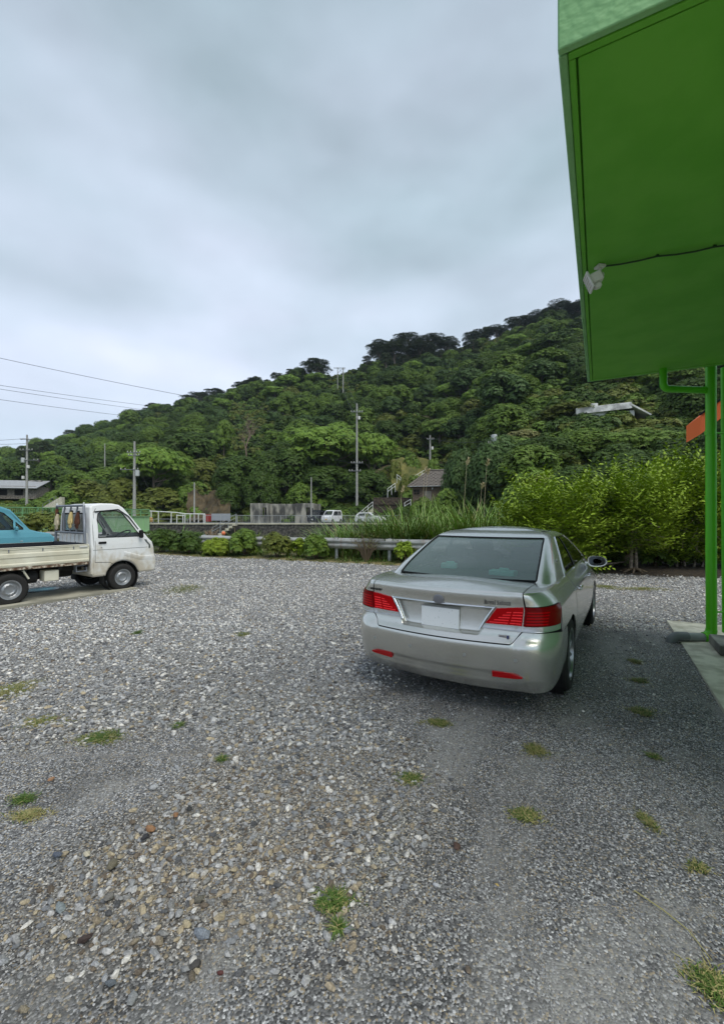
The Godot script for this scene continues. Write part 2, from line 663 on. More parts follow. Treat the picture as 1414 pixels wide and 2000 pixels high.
# ---------------------------------------------------------------- the gravel lot
func coarse(x: float, d: float) -> float:
	# 1 where loose stones lie, 0 on the packed fine gravel
	var wob := 0.25 * sin(d * 1.7 + x) + 0.15 * sin(d * 4.1)
	var right := smoothstep(0.35, -0.15, x - (0.1 + 0.16 * maxf(0.0, d - 4.0)) + wob * 0.6)
	var strip := smoothstep(-1.35, -1.0, x + wob * 0.5) + smoothstep(3.1, 3.7, d - x * 0.12 + wob)
	var near := smoothstep(1.45, 2.0, d + wob * 0.4)
	var a := right * clampf(strip, 0, 1) * near
	a = maxf(a, smoothstep(6.0, 6.8, d + wob) * smoothstep(7.6, 7.0, d) * smoothstep(2.0, 3.0, x) * 0.9)
	a = maxf(a, smoothstep(7.0, 8.5, d) * 0.55)
	return clampf(a, 0.0, 1.0)


func make_lot() -> void:
	var mb := MB.new()
	var rows := []
	var cols := []
	var uvs := []
	var blot := noise(81, 0.55, FastNoiseLite.TYPE_SIMPLEX_SMOOTH, 4)
	var fine := noise(82, 2.6, FastNoiseLite.TYPE_SIMPLEX_SMOOTH, 3)
	var ss := []
	var s := -34.0
	while s < 0.9:
		ss.append(s)
		s += 0.09 if s > -17.5 and s < -8.0 else 0.2
	ss.append(0.95)
	for q in ss:
		var row := []
		var cr := []
		var ur := []
		for k in 281:
			var a := (k - 140) / 140.0
			a = a * (0.28 + 0.72 * a * a) * 24.0 + 6.0
			var w: Vector2 = RAIL0 + RAILE * a + RAILN * q
			var y := lot_height(w.x, w.y)
			row.append(Vector3(w.x, y, -w.y))
			ur.append(w / 1.15)
			var co := coarse(w.x, w.y)
			var dust := smoothstep(0.10, 0.42, blot.get_noise_2d((w.x * CB - w.y * SB) * 2.6 + 0.3 * sin(w.y), (w.x * SB + w.y * CB) * 0.75) + 0.30 * fine.get_noise_2dv(w))
			var tone := 0.72 + 0.5 * smoothstep(-0.35, 0.4, blot.get_noise_2d(w.x * 0.7 + 30.0, w.y * 0.7))
			var c := Color(0.87, 0.87, 0.865) * tone
			c = c.lerp(Color(1.75, 1.72, 1.64), dust * 0.8 * (1.0 - 0.5 * co))
			c = c.lerp(Color(1.1, 1.08, 1.04), co * 0.7)
			c = c.lerp(Color(0.95, 0.84, 0.66), co * smoothstep(4.2, 3.0, w.y) * 0.6)
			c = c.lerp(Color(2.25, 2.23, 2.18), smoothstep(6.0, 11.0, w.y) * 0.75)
			c = c.lerp(Color(0.95, 0.85, 0.55), smoothstep(-0.6, 0.1, q + blot.get_noise_2d(w.x, w.y)) * 0.9)
			cr.append(c)
		rows.append(row); cols.append(cr); uvs.append(ur)
	mb.grid(rows, Vector3(0, -300, 0), cols, 0.0, uvs)
	for p in mb.v: mb.t2.append(Vector2((p.x + 6.0) / 12.0, (-p.z - 1.0) / 12.0))
	setting("gravel_lot", mb, M.gravel)
	loose_stones()


func stone_mesh(seed_: int) -> ArrayMesh:
	var r := RandomNumberGenerator.new()
	r.seed = seed_
	var pts := []
	var ph := (1.0 + sqrt(5.0)) / 2.0
	for q in [[-1, ph, 0], [1, ph, 0], [-1, -ph, 0], [1, -ph, 0], [0, -1, ph], [0, 1, ph], [0, -1, -ph], [0, 1, -ph], [ph, 0, -1], [ph, 0, 1], [-ph, 0, -1], [-ph, 0, 1]]:
		var p := Vector3(q[0], q[1], q[2]).normalized() * 0.5 * r.randf_range(0.72, 1.18)
		pts.append(p * Vector3(1.0, r.randf_range(0.5, 0.7), r.randf_range(0.65, 0.95)))
	var mb := MB.new()
	for f in [[0, 11, 5], [0, 5, 1], [0, 1, 7], [0, 7, 10], [0, 10, 11], [1, 5, 9], [5, 11, 4], [11, 10, 2], [10, 7, 6], [7, 1, 8], [3, 9, 4], [3, 4, 2], [3, 2, 6], [3, 6, 8], [3, 8, 9], [4, 9, 5], [2, 4, 11], [6, 2, 10], [8, 6, 7], [9, 8, 1]]:
		var a: Vector3 = pts[f[0]]
		var b: Vector3 = pts[f[1]]
		var c: Vector3 = pts[f[2]]
		var nn := (b - a).cross(c - a).normalized()
		if nn.dot(a + b + c) < 0.0: nn = -nn
		var i := mb.vert(a, (nn + a.normalized() * 0.5).normalized())
		mb.vert(b, (nn + b.normalized() * 0.5).normalized()); mb.vert(c, (nn + c.normalized() * 0.5).normalized())
		mb.tri(i, i + 1, i + 2)
	return mb.mesh()


const STONES := [[0.33, 0.345, 0.36], [0.23, 0.245, 0.27], [0.45, 0.46, 0.475], [0.60, 0.61, 0.62], [0.37, 0.39, 0.42], [0.11, 0.115, 0.125], [0.29, 0.295, 0.295], [0.76, 0.75, 0.72], [0.40, 0.34, 0.25], [0.52, 0.45, 0.32], [0.18, 0.145, 0.11], [0.52, 0.53, 0.55]]


func stone_color(r: RandomNumberGenerator, tan_: float, bright := 1.0) -> Color:
	var k := r.randi() % 8
	if r.randf() < tan_: k = 8 + r.randi() % 4
	var s: Array = STONES[k]
	var w := r.randf_range(0.75, 1.25)
	return Color(s[0] * w * bright * 1.03, s[1] * w * bright, s[2] * w * bright * 0.955)


func loose_stones() -> void:
	var r := RandomNumberGenerator.new()
	r.seed = 4242
	var kinds := []
	for k in 9: kinds.append(stone_mesh(900 + k))
	var spots := []
	for k in 9: spots.append([])
	# bands of distance: near to far, count tried, smallest and largest stone in metres, how they keep to the coarse ground
	for band in [[1.15, 3.4, 46000, 0.006, 0.014, 0.55], [1.15, 3.6, 23000, 0.012, 0.040, 1.0], [3.0, 6.5, 46000, 0.012, 0.030, 0.86], [3.0, 6.5, 13000, 0.025, 0.055, 1.0], [6.3, 11.0, 62000, 0.022, 0.042, 0.6], [10.5, 20.0, 52000, 0.032, 0.062, 0.3]]:
		for i in band[2]:
			var d := sqrt(lerpf(band[0] * band[0], band[1] * band[1], r.randf()))
			var x := d * r.randf_range(-0.92, 0.92)
			var keep := coarse(x, d)
			if r.randf() > lerpf(1.0, keep, band[5]) or beyond(x, d) > -0.3:
				continue
			if slab_inside(x, d):
				continue
			var z := pow(r.randf(), 2.4)
			var size: float = lerpf(band[3], band[4], z)
			var flat := 0.9 if d < 7.0 else 0.8
			var b := Basis.from_euler(Vector3(r.randf_range(-0.35, 0.35), r.randf() * TAU, r.randf_range(-0.35, 0.35))).scaled_local(Vector3(size * r.randf_range(0.9, 1.4), size * flat, size))
			var t := Transform3D(b, Vector3(x, lot_height(x, d) + size * 0.14, -d))
			var tan_ := 0.10 + 0.38 * smoothstep(1.2, 0.2, absf(x + 0.55)) * smoothstep(3.4, 2.0, d)
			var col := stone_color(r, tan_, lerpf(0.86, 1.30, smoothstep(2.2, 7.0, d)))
			if size < 0.013: col = col.lerp(Color(0.3, 0.31, 0.33), 0.25)
			spots[r.randi() % 9].append([t, col])
	var root := Node3D.new()
	root.name = "loose_gravel"
	root.set_meta("kind", "stuff")
	add_child(root)
	for k in 9:
		var mm := MultiMesh.new()
		mm.transform_format = MultiMesh.TRANSFORM_3D
		mm.use_colors = true
		mm.mesh = kinds[k]
		mm.instance_count = spots[k].size()
		for i in spots[k].size():
			mm.set_instance_transform(i, spots[k][i][0])
			mm.set_instance_color(i, spots[k][i][1])
		var o := MultiMeshInstance3D.new()
		o.name = "gravel_stones"
		o.multimesh = mm
		o.material_override = M.stone
		o.set_meta("kind", "stuff")
		root.add_child(o, true)


func slab_inside(x: float, d: float) -> bool:
	var a := x * SB + d * CB
	var b := x * CB - d * SB
	return b > 0.88 and a > 1.4 and a < 7.94


# along and across the green building, which is turned 28.3 degrees
const SB := 0.474
const CB := 0.8805


func B(a: float, b: float, y: float) -> Vector3:
	return Vector3(a * SB + b * CB, y, -(a * CB - b * SB))


# ---------------------------------------------------------------- the green building on the right
func bbox(mb: MB, a0: float, a1: float, b0: float, b1: float, y0: float, y1: float, bev := 0.0) -> void:
	var basis := Basis(B(1, 0, 0) - B(0, 0, 0), Vector3.UP, B(0, 0, 0) - B(0, 1, 0)) # along, up, across reversed: right-handed either way
	mb.box(Transform3D(basis, B((a0 + a1) * 0.5, (b0 + b1) * 0.5, (y0 + y1) * 0.5)), Vector3(a1 - a0, y1 - y0, b1 - b0), bev)


func make_building() -> void:
	var H := 3.44
	var e := thing("green_building", "bright green rendered building with a deep overhanging roof slab", "building", B(4.4, 3.0, 0.0))
	var inv := e.transform.affine_inverse()
	var hold := Node3D.new()
	var put := func(called: String, mb: MB, m: Material, to: Node3D) -> MeshInstance3D:
		for i in mb.v.size(): mb.v[i] = inv * mb.v[i]
		return part(called, mb, m, to)
	# roof slab: soffit plane recessed behind a rim with a drip groove
	var mb := MB.new()
	bbox(mb, 1.93, 6.84, -0.105, 6.5, H + 0.03, H + 0.25)
	var roof: MeshInstance3D = put.call("soffit", mb, M.green_soffit, e)
	mb = MB.new()
	bbox(mb, 1.93, 1.962, -0.105, 6.5, H, H + 0.26, 0.004)       # near rim
	bbox(mb, 6.76, 6.84, -0.105, 6.5, H + 0.001, H + 0.26, 0.004)       # far rim
	bbox(mb, 1.964, 6.758, -0.105, -0.078, H + 0.001, H + 0.26, 0.004)
	bbox(mb, 1.970, 6.75, -0.071, 6.5, H + 0.004, H + 0.26, 0.003)     # field of the soffit, a groove away from the rims
	put.call("soffit_panel", mb, M.green_soffit, e)
	mb = MB.new()
	bbox(mb, 1.925, 6.845, -0.110, 6.5, H + 0.262, H + 0.30, 0.004)
	put.call("edge_groove", mb, M.green_soffit, e)
	mb = MB.new()
	bbox(mb, 1.905, 6.86, -0.128, 6.5, H + 0.004, H + 0.235, 0.012)
	bbox(mb, 1.905, 6.86, -0.128, 6.5, H + 0.255, H + 1.1, 0.012)
	# the fascia stands just outside the rims: cut its middle away by building it as four bands
	mb = MB.new()
	for band in [[H + 0.003, H + 0.232], [H + 0.252, H + 1.05]]:
		bbox(mb, 1.895, 1.93, -0.14, 6.5, band[0], band[1], 0.008)
		bbox(mb, 6.84, 6.865, -0.14, 6.5, band[0], band[1], 0.008)
		bbox(mb, 1.932, 6.838, -0.14, -0.105, band[0], band[1], 0.008)
	put.call("fascia", mb, M.green_wall, e)
	mb = MB.new()
	bbox(mb, 1.93, 6.84, -0.105, 6.5, H + 0.301, H + 1.0)
	put.call("roof_slab", mb, M.green_wall, e)
	mb = MB.new()
	bbox(mb, 2.3, 6.6, 1.78, 6.4, 0.0, H + 0.03)
	put.call("wall", mb, M.green_wall, e)
	# downpipes at the far rim
	mb = MB.new()
	var p0 := Vector3(4.352, 0, -5.50)
	mb.tube([p0 + Vector3(0, 0.16, 0), p0 + Vector3(0, 1.2, 0), p0 + Vector3(0.01, H + 0.02, 0)], 0.0575, 20, true)
	var dp: MeshInstance3D = put.call("downpipe", mb, M.green_pipe, e)
	for y in [0.36, 1.15, 1.78, 2.6]:
		mb = MB.new()
		mb.tube([p0 + Vector3(0, y, 0), p0 + Vector3(0, y + 0.055, 0)], 0.0605, 20, true)
		put.call("pipe_collar", mb, M.green_pipe, dp)
	for y in [0.385, 2.625]:
		mb = MB.new()
		mb.tube([p0 + Vector3(0.045, y, 0), p0 + Vector3(0.20, y, -0.03)], 0.011, 8)
		put.call("pipe_clamp", mb, M.green_pipe, dp)
	mb = MB.new()
	var path := []
	for k in 9:
		var a := PI / 2 * k / 8.0
		path.append(p0 + Vector3(-0.10 + 0.10 * cos(a) , 0.175 - 0.10 * sin(a), 0))
	mb.tube(path, 0.062, 20, true)
	put.call("pipe_elbow", mb, M.green_pipe, dp)
	mb = MB.new()
	mb.tube([p0 + Vector3(-0.10, 0.075, 0), p0 + Vector3(-0.42, 0.088, 0.01)], 0.05, 18, true)
	put.call("drain_pipe", mb, M.grey_pipe, dp)
	mb = MB.new()
	path = [p0 + Vector3(-0.31, 0.085, 0.01)]
	for k in 9:
		var a := PI / 2 * k / 8.0
		path.append(p0 + Vector3(-0.42 - 0.10 * sin(a), 0.09 - 0.10 + 0.10 * cos(a), 0.01))
	path.append(path[-1] + Vector3(0, -0.1, 0))
	mb.tube(path, 0.057, 18, true)
	put.call("drain_elbow", mb, mat("grey_elbow", Color(0.40, 0.42, 0.42), 0.5), dp)
	# the bent branch from the roof outlet
	mb = MB.new()
	var q := Vector3(3.80, 0, -5.55)
	path = [q + Vector3(0, H + 0.02, 0), q + Vector3(0, H - 0.17, 0)]
	for k in 9:
		var a := PI / 2 * k / 8.0
		path.append(q + Vector3(0.07 - 0.07 * cos(a), H - 0.18 - 0.07 * sin(a), 0))
	path.append(p0 + Vector3(-0.02, H - 0.275, -0.02))
	mb.tube(path, 0.043, 16, true)
	put.call("branch_pipe", mb, M.green_pipe, e)
	mb = MB.new()
	mb.tube([p0 + Vector3(0.228, 0.12, -0.05), p0 + Vector3(0.228, H + 0.02, -0.05)], 0.046, 16, true)
	put.call("downpipe", mb, M.green_pipe, e)
	mb = MB.new()
	bbox(mb, 6.20, 6.75, 1.17, 1.42, 0.034, 0.15, 0.012)
	put.call("footing", mb, M.old_concrete, e)
	hold.free()
	# slab on the ground
	mb = MB.new()
	var poly := [B(-3, 0.88, 0), B(7.94, 0.88, 0), B(7.94, 7, 0), B(-3, 7, 0)]
	for k in 4: poly[k].y = 0.03
	mb.quad(poly[0], poly[1], poly[2], poly[3], Vector3.UP)
	for k in 4:
		mb.quad(poly[k], poly[(k + 1) % 4], poly[(k + 1) % 4] - Vector3(0, 0.15, 0), poly[k] - Vector3(0, 0.15, 0), (poly[k] + poly[(k + 1) % 4]) * 0.5 - B(3, 3, 0))
	setting("pavement", mb, M.concrete)
	# floodlight under the soffit, and its wire
	var at := Vector3(1.755, H, -3.24)
	var fl := thing("floodlight", "small white floodlight hanging from the green soffit near its edge", "floodlight", at, deg_to_rad(8))
	mb = MB.new()
	mb.box(Transform3D(Basis(), Vector3(0, -0.008, 0)), Vector3(0.06, 0.02, 0.06), 0.004)
	mb.tube([Vector3(0, -0.01, 0), Vector3(-0.005, -0.07, 0.01), Vector3(-0.03, -0.10, 0.02)], 0.011, 8)
	mb.tube([Vector3(0, -0.075, -0.02), Vector3(0, -0.075, 0.025)], 0.017, 10)
	part("bracket", mb, M.insulator, fl)
	mb = MB.new()
	var tb := Basis.from_euler(Vector3(0, deg_to_rad(-114), 0)) * Basis.from_euler(Vector3(deg_to_rad(22), 0, 0))
	mb.box(Transform3D(tb, Vector3(-0.055, -0.115, 0.03)), Vector3(0.085, 0.075, 0.085), 0.012)
	mb.box(Transform3D(tb, Vector3(-0.055, -0.115, 0.03) + tb * Vector3(0.0, -0.055, 0.01)), Vector3(0.05, 0.04, 0.05), 0.01)
	part("housing", mb, mat("white_plastic", Color(0.85, 0.85, 0.82), 0.4), fl)
	mb = MB.new()
	mb.box(Transform3D(tb, Vector3(-0.055, -0.115, 0.03) + tb * Vector3(0, -0.005, 0.052)), Vector3(0.115, 0.13, 0.018), 0.006)
	for k in 5:
		mb.box(Transform3D(tb, Vector3(-0.055, -0.115, 0.03) + tb * Vector3(0, -0.045 + k * 0.022, 0.063)), Vector3(0.09, 0.006, 0.008), 0.001)
	part("lens_panel", mb, M.insulator, fl)
	mb = MB.new()
	var w0 := at + Vector3(0.02, -0.006, 0.0)
	var w1 := Vector3(1.95, H - 0.008, -3.06)
	var wires := [w0]
	for k in 9:
		var f := (k + 1) / 9.0
		wires.append(w0.lerp(Vector3(2.72, H - 0.012, -2.86), f) + Vector3(0, -0.012 * sin(f * 3 * PI) * sin(f * 3 * PI), 0.008 * sin(f * 7)))
	wires.append(Vector3(4.4, H - 0.01, -2.45))
	mb.tube(wires, 0.006, 6)
	for k in [3, 6, 9]: mb.box(Transform3D(Basis(), wires[k] + Vector3(0, 0.004, 0)), Vector3(0.018, 0.016, 0.018), 0.002)
	solo("lamp_cable", mb, mat("green_cable", Color(0.10, 0.24, 0.08), 0.6), "thin cable clipped across the green soffit to the white floodlight", "cable")
	# orange canopy behind the pipe
	var oc := thing("orange_canopy", "orange eave board slanting up behind the green downpipe", "awning", Vector3(7.9, 0, -9.6))
	mb = MB.new()
	var o0 := P(1368, 848, 9.6) - oc.position
	var o1 := P(1368, 812, 9.6) - oc.position
	var o2 := P(1480, 724, 8.6) - oc.position
	var o3 := P(1480, 760, 8.6) - oc.position
	var dep := Vector3(0.5, 0, -1.1)
	for f in [[o0, o1, o2, o3, Vector3(0, 0, 1)], [o1, o2, o2 + dep, o1 + dep, Vector3.UP], [o0, o3, o3 + dep, o0 + dep, Vector3.DOWN], [o0, o1, o1 + dep, o0 + dep, Vector3.LEFT], [o2, o3, o3 + dep, o2 + dep, Vector3.RIGHT], [o0 + dep, o1 + dep, o2 + dep, o3 + dep, Vector3(0, 0, -1)]]:
		mb.quad(f[0], f[1], f[2], f[3], f[4])
	part("eave_board", mb, mat("orange_paint", Color(0.93, 0.42, 0.18), 0.6), oc)
	mb = MB.new()
	mb.tube([o1 + Vector3(-0.03, 0.02, 0.02), o2 + Vector3(0.03, 0.02, 0.02)], 0.025, 6)
	part("roof_edge", mb, M.black, oc)
	mb = MB.new()
	mb.tube([Vector3(o2.x + 0.2, 0, o2.z), o2 + Vector3(0.2, 0, 0)], 0.05, 8)
	mb.tube([Vector3(o2.x + 0.5, 0, o2.z - 1.1), o2 + Vector3(0.5, 0, -1.1)], 0.05, 8)
	part("post", mb, M.galvanised, oc)


# ---------------------------------------------------------------- the silver saloon
# Its skin is two rounded hoods: a lower body S(t, y) and a glasshouse GH(t, q). t runs from the middle of the tail (0) over the corner (.25 to .40) and the side to the nose (1).
func ring(t: float, w: float, zr: float, zf: float, rx: float, rz: float, bow: float, fx: float, fz: float, fbow: float) -> Vector2:
	if t < 0.25:
		var f := t / 0.25
		return Vector2((w - rx) * f, zr + bow * f * f)
	if t < 0.40:
		var a := (t - 0.25) / 0.15 * PI / 2
		var k := 2.0 / 2.35
		return Vector2(w - rx + rx * pow(sin(a), k), zr + bow + rz * (1.0 - pow(cos(a), k)))
	if t < 0.75:
		var f := (t - 0.40) / 0.35
		return Vector2(w, lerpf(zr + bow + rz, zf - fbow - fz, f))
	if t < 0.90:
		var a := (t - 0.75) / 0.15 * PI / 2
		return Vector2(w - fx + fx * cos(a), zf - fbow - fz + fz * sin(a))
	var f := (1.0 - t) / 0.10
	return Vector2((w - fx) * f, zf - fbow * f * f)


func ramp(x: float, pts: Array) -> float:
	if x <= pts[0][0]: return pts[0][1]
	for i in pts.size() - 1:
		if x <= pts[i + 1][0]:
			var f: float = (x - pts[i][0]) / (pts[i + 1][0] - pts[i][0])
			var m0: float = (pts[i + 1][1] - pts[maxi(i - 1, 0)][1]) / (pts[i + 1][0] - pts[maxi(i - 1, 0)][0])
			var j := mini(i + 2, pts.size() - 1)
			var m1: float = (pts[j][1] - pts[i][1]) / (pts[j][0] - pts[i][0])
			var h: float = pts[i + 1][0] - pts[i][0]
			var f2 := f * f
			var f3 := f2 * f
			return (2 * f3 - 3 * f2 + 1) * pts[i][1] + (f3 - 2 * f2 + f) * h * m0 + (3 * f2 - 2 * f3) * pts[i + 1][1] + (f3 - f2) * h * m1
	return pts[-1][1]


const Y_TOP := 1.0
const SIDE_IN := [[0.20, 0.085], [0.26, 0.05], [0.34, 0.024], [0.45, 0.008], [0.56, 0.0], [0.70, 0.004], [0.82, 0.012], [0.865, 0.016], [0.89, 0.028], [0.93, 0.055], [0.97, 0.083], [1.0, 0.108]]
const REAR_IN := [[0.20, 0.17], [0.25, 0.12], [0.30, 0.075], [0.335, 0.045], [0.38, 0.030], [0.46, 0.012], [0.56, 0.0], [0.60, 0.002], [0.625, 0.016], [0.66, 0.050], [0.72, 0.066], [0.82, 0.074], [0.90, 0.072], [0.95, 0.064], [0.975, 0.064], [0.99, 0.070], [1.0, 0.085]]


func S(t: float, y: float, off := 0.0) -> Vector3:
	var at := absf(t)
	var p := ring(at, 0.90, 0.0, 4.895, 0.30, 0.44, 0.075, 0.42, 0.55, 0.16)
	var q := ring(minf(at + 0.004, 1.0), 0.90, 0.0, 4.895, 0.30, 0.44, 0.075, 0.42, 0.55, 0.16)
	var o := ring(maxf(at - 0.004, 0.0), 0.90, 0.0, 4.895, 0.30, 0.44, 0.075, 0.42, 0.55, 0.16)
	var d := (q - o).normalized()
	var n := Vector2(d.y, -d.x)
	var si := ramp(y, SIDE_IN) * absf(n.x)
	var ri := 0.0
	if n.y < 0.0:
		ri = ramp(y, REAR_IN) * -n.y
	else:
		si = si * 1.0
		ri = -(ramp(y, REAR_IN)) * n.y * 0.6
	var x := p.x - si * signf(n.x) + n.x * off
	var z := p.y + ri + n.y * off
	var yy := y
	var drop := smoothstep(3.1, 4.85, z) * 0.26 * smoothstep(0.45, 1.0, y)
	return Vector3(x * signf(t if t != 0.0 else 1.0), yy - drop, -z)


const G_Y := [[0.0, 1.005], [0.15, 1.09], [0.35, 1.19], [0.55, 1.285], [0.70, 1.345], [0.80, 1.382], [0.90, 1.405], [1.0, 1.418]]
const G_W := [[0.0, 0.795], [0.15, 0.765], [0.35, 0.722], [0.55, 0.675], [0.70, 0.640], [0.80, 0.605], [0.90, 0.555], [1.0, 0.49]]
const G_R := [[0.0, 0.58], [0.15, 0.74], [0.35, 0.98], [0.55, 1.23], [0.70, 1.42], [0.80, 1.55], [0.90, 1.68], [1.0, 1.82]]
const G_F := [[0.0, 3.92], [0.15, 3.77], [0.35, 3.52], [0.55, 3.26], [0.70, 3.06], [0.80, 2.93], [0.90, 2.80], [1.0, 2.66]]


func GH(t: float, q: float, off := 0.0) -> Vector3:
	var at := absf(t)
	var qq := minf(q, 1.0)
	var w := ramp(qq, G_W)
	var p := ring(at, w, ramp(qq, G_R), ramp(qq, G_F), lerpf(0.15, 0.05, minf(qq * 1.3, 1.0)), 0.24, 0.09, 0.2, 0.3, 0.16)
	var y := ramp(qq, G_Y)
	if q > 1.0:
		var k := q - 1.0
		var c := Vector2(0.0, clampf(p.y, 2.05, 2.45))
		p = p.lerp(c, k)
		y += 0.040 * (1.0 - (1.0 - k) * (1.0 - k))
	var v := Vector3(p.x * signf(t if t != 0.0 else 1.0), y, -p.y)
	if off != 0.0:
		var c := Vector3(0, 0.7, -2.2)
		v += (v - c).normalized() * off
	return v


func deck(t: float, a: float) -> Vector3:
	var lo := S(t, Y_TOP)
	var hi := GH(t, 0.0)
	var v := lo.lerp(hi, a)
	v.y = lerpf(lo.y, hi.y + 0.035 * smoothstep(0.32, 0.0, absf(t)), 1.0 - pow(1.0 - a, 1.5)) + 0.012 * sin(PI * a)
	return v


func t_of_x(x: float) -> float:
	var lo := 0.0
	var hi := 0.4
	for k in 30:
		var m := (lo + hi) * 0.5
		if ring(m, 0.90, 0.0, 4.895, 0.30, 0.44, 0.075, 0.42, 0.55, 0.16).x < x: lo = m
		else: hi = m
	return lo


func t_of_z(z: float) -> float:
	var lo := 0.0
	var hi := 1.0
	for k in 30:
		var m := (lo + hi) * 0.5
		if ring(m, 0.90, 0.0, 4.895, 0.30, 0.44, 0.075, 0.42, 0.55, 0.16).y < z: lo = m
		else: hi = m
	return lo


const HUB := Vector3(0, 0.0, -2.4)


# a panel of the lower body: columns at the given t, each from lo(t) to hi(t)
func band(mb: MB, ts: Array, lo: Callable, hi: Callable, ny: int, off := 0.0, skirt := 0.014, deform = null) -> void:
	var rows := []
	for i in ny + 1:
		var row := []
		for t in ts:
			var y := lerpf(lo.call(t), hi.call(t), float(i) / ny)
			var p := S(t, y, off)
			if deform != null:
				p = deform.call(p, t, y)
			row.append(p)
		rows.append(row)
	mb.grid(rows, Vector3(0, 0.7, -2.4), null, skirt)


func spread(a: float, b: float, n: int) -> Array:
	var r := []
	for k in n + 1: r.append(lerpf(a, b, float(k) / n))
	return r


func make_wheel(tyre_r: float, width: float, rim_r: float, spokes: int, rim_m: Material, steel_style := false) -> Array:
	var ty := MB.new()
	var side := Transform3D(Basis(Vector3(0, -1, 0), Vector3(1, 0, 0), Vector3(0, 0, 1)), Vector3.ZERO)   # local y to the right
	var w := width * 0.5
	ty.lathe([Vector2(rim_r, -w * 0.8), Vector2(rim_r + 0.01, -w * 0.95), Vector2((rim_r + tyre_r) * 0.5, -w), Vector2(tyre_r - 0.03, -w * 0.94), Vector2(tyre_r - 0.008, -w * 0.75), Vector2(tyre_r, -w * 0.4), Vector2(tyre_r, w * 0.4), Vector2(tyre_r - 0.008, w * 0.75), Vector2(tyre_r - 0.03, w * 0.94), Vector2((rim_r + tyre_r) * 0.5, w), Vector2(rim_r + 0.01, w * 0.95), Vector2(rim_r, w * 0.8)], 40, side)
	for g in [-0.45, -0.15, 0.15, 0.45]:
		ty.lathe([Vector2(tyre_r + 0.002, w * (g - 0.12)), Vector2(tyre_r + 0.004, w * (g - 0.1)), Vector2(tyre_r + 0.004, w * (g + 0.1)), Vector2(tyre_r + 0.002, w * (g + 0.12))], 40, side)
	var ri := MB.new()
	if steel_style:
		ri.lathe([Vector2(rim_r + 0.006, w * 0.95), Vector2(rim_r - 0.012, w * 0.9), Vector2(rim_r - 0.03, w * 0.55), Vector2(rim_r * 0.72, w * 0.42), Vector2(rim_r * 0.5, w * 0.7), Vector2(rim_r * 0.36, w * 0.55), Vector2(0.03, w * 0.5), Vector2(0.0, w * 0.5)], 32, side)
		for k in 12:
			var a := TAU * k / 12.0
			ri.lathe([Vector2(0.013, 0.0), Vector2(0.013, 0.012), Vector2(0.0, 0.012)], 6, side * Transform3D(Basis(), Vector3(cos(a) * rim_r * 0.5, w * 0.7, sin(a) * rim_r * 0.5)))
	else:
		ri.lathe([Vector2(rim_r + 0.008, w * 0.96), Vector2(rim_r - 0.01, w * 0.93), Vector2(rim_r - 0.022, w * 0.6), Vector2(rim_r - 0.03, -w * 0.6)], 40, side)
		ri.lathe([Vector2(0.075, w * 0.35), Vector2(0.07, w * 0.78), Vector2(0.03, w * 0.84), Vector2(0.0, w * 0.84)], 24, side)
		for k in spokes:
			var a := TAU * k / spokes
			var b := Basis(Vector3(cos(a), 0, sin(a)), Vector3.UP, Vector3(-sin(a), 0, cos(a)))
			var len_ := rim_r - 0.07
			ri.box(side * Transform3D(b, b * Vector3(0.055 + len_ * 0.5, w * 0.70, 0)), Vector3(len_, w * 0.2, 0.034), 0.008)
	var back := MB.new()
	back.lathe([Vector2(rim_r - 0.02, w * 0.3), Vector2(0.0, w * 0.3)], 32, side)
	return [ty, ri, back]


func add_wheels(o: Node3D, spots: Array, parts_: Array, rim_m: Material) -> void:
	var tm: ArrayMesh = parts_[0].mesh()
	var rm: ArrayMesh = parts_[1].mesh()
	var bm: ArrayMesh = parts_[2].mesh()
	for s in spots:
		var w := Node3D.new()
		w.name = "wheel"
		o.add_child(w, true)
		w.position = s
		if s.x < 0.0: w.rotation.y = PI
		part("tyre", tm, M.rubber, w)
		part("rim", rm, rim_m, w)
		part("brake_disc", bm, M.black, w)


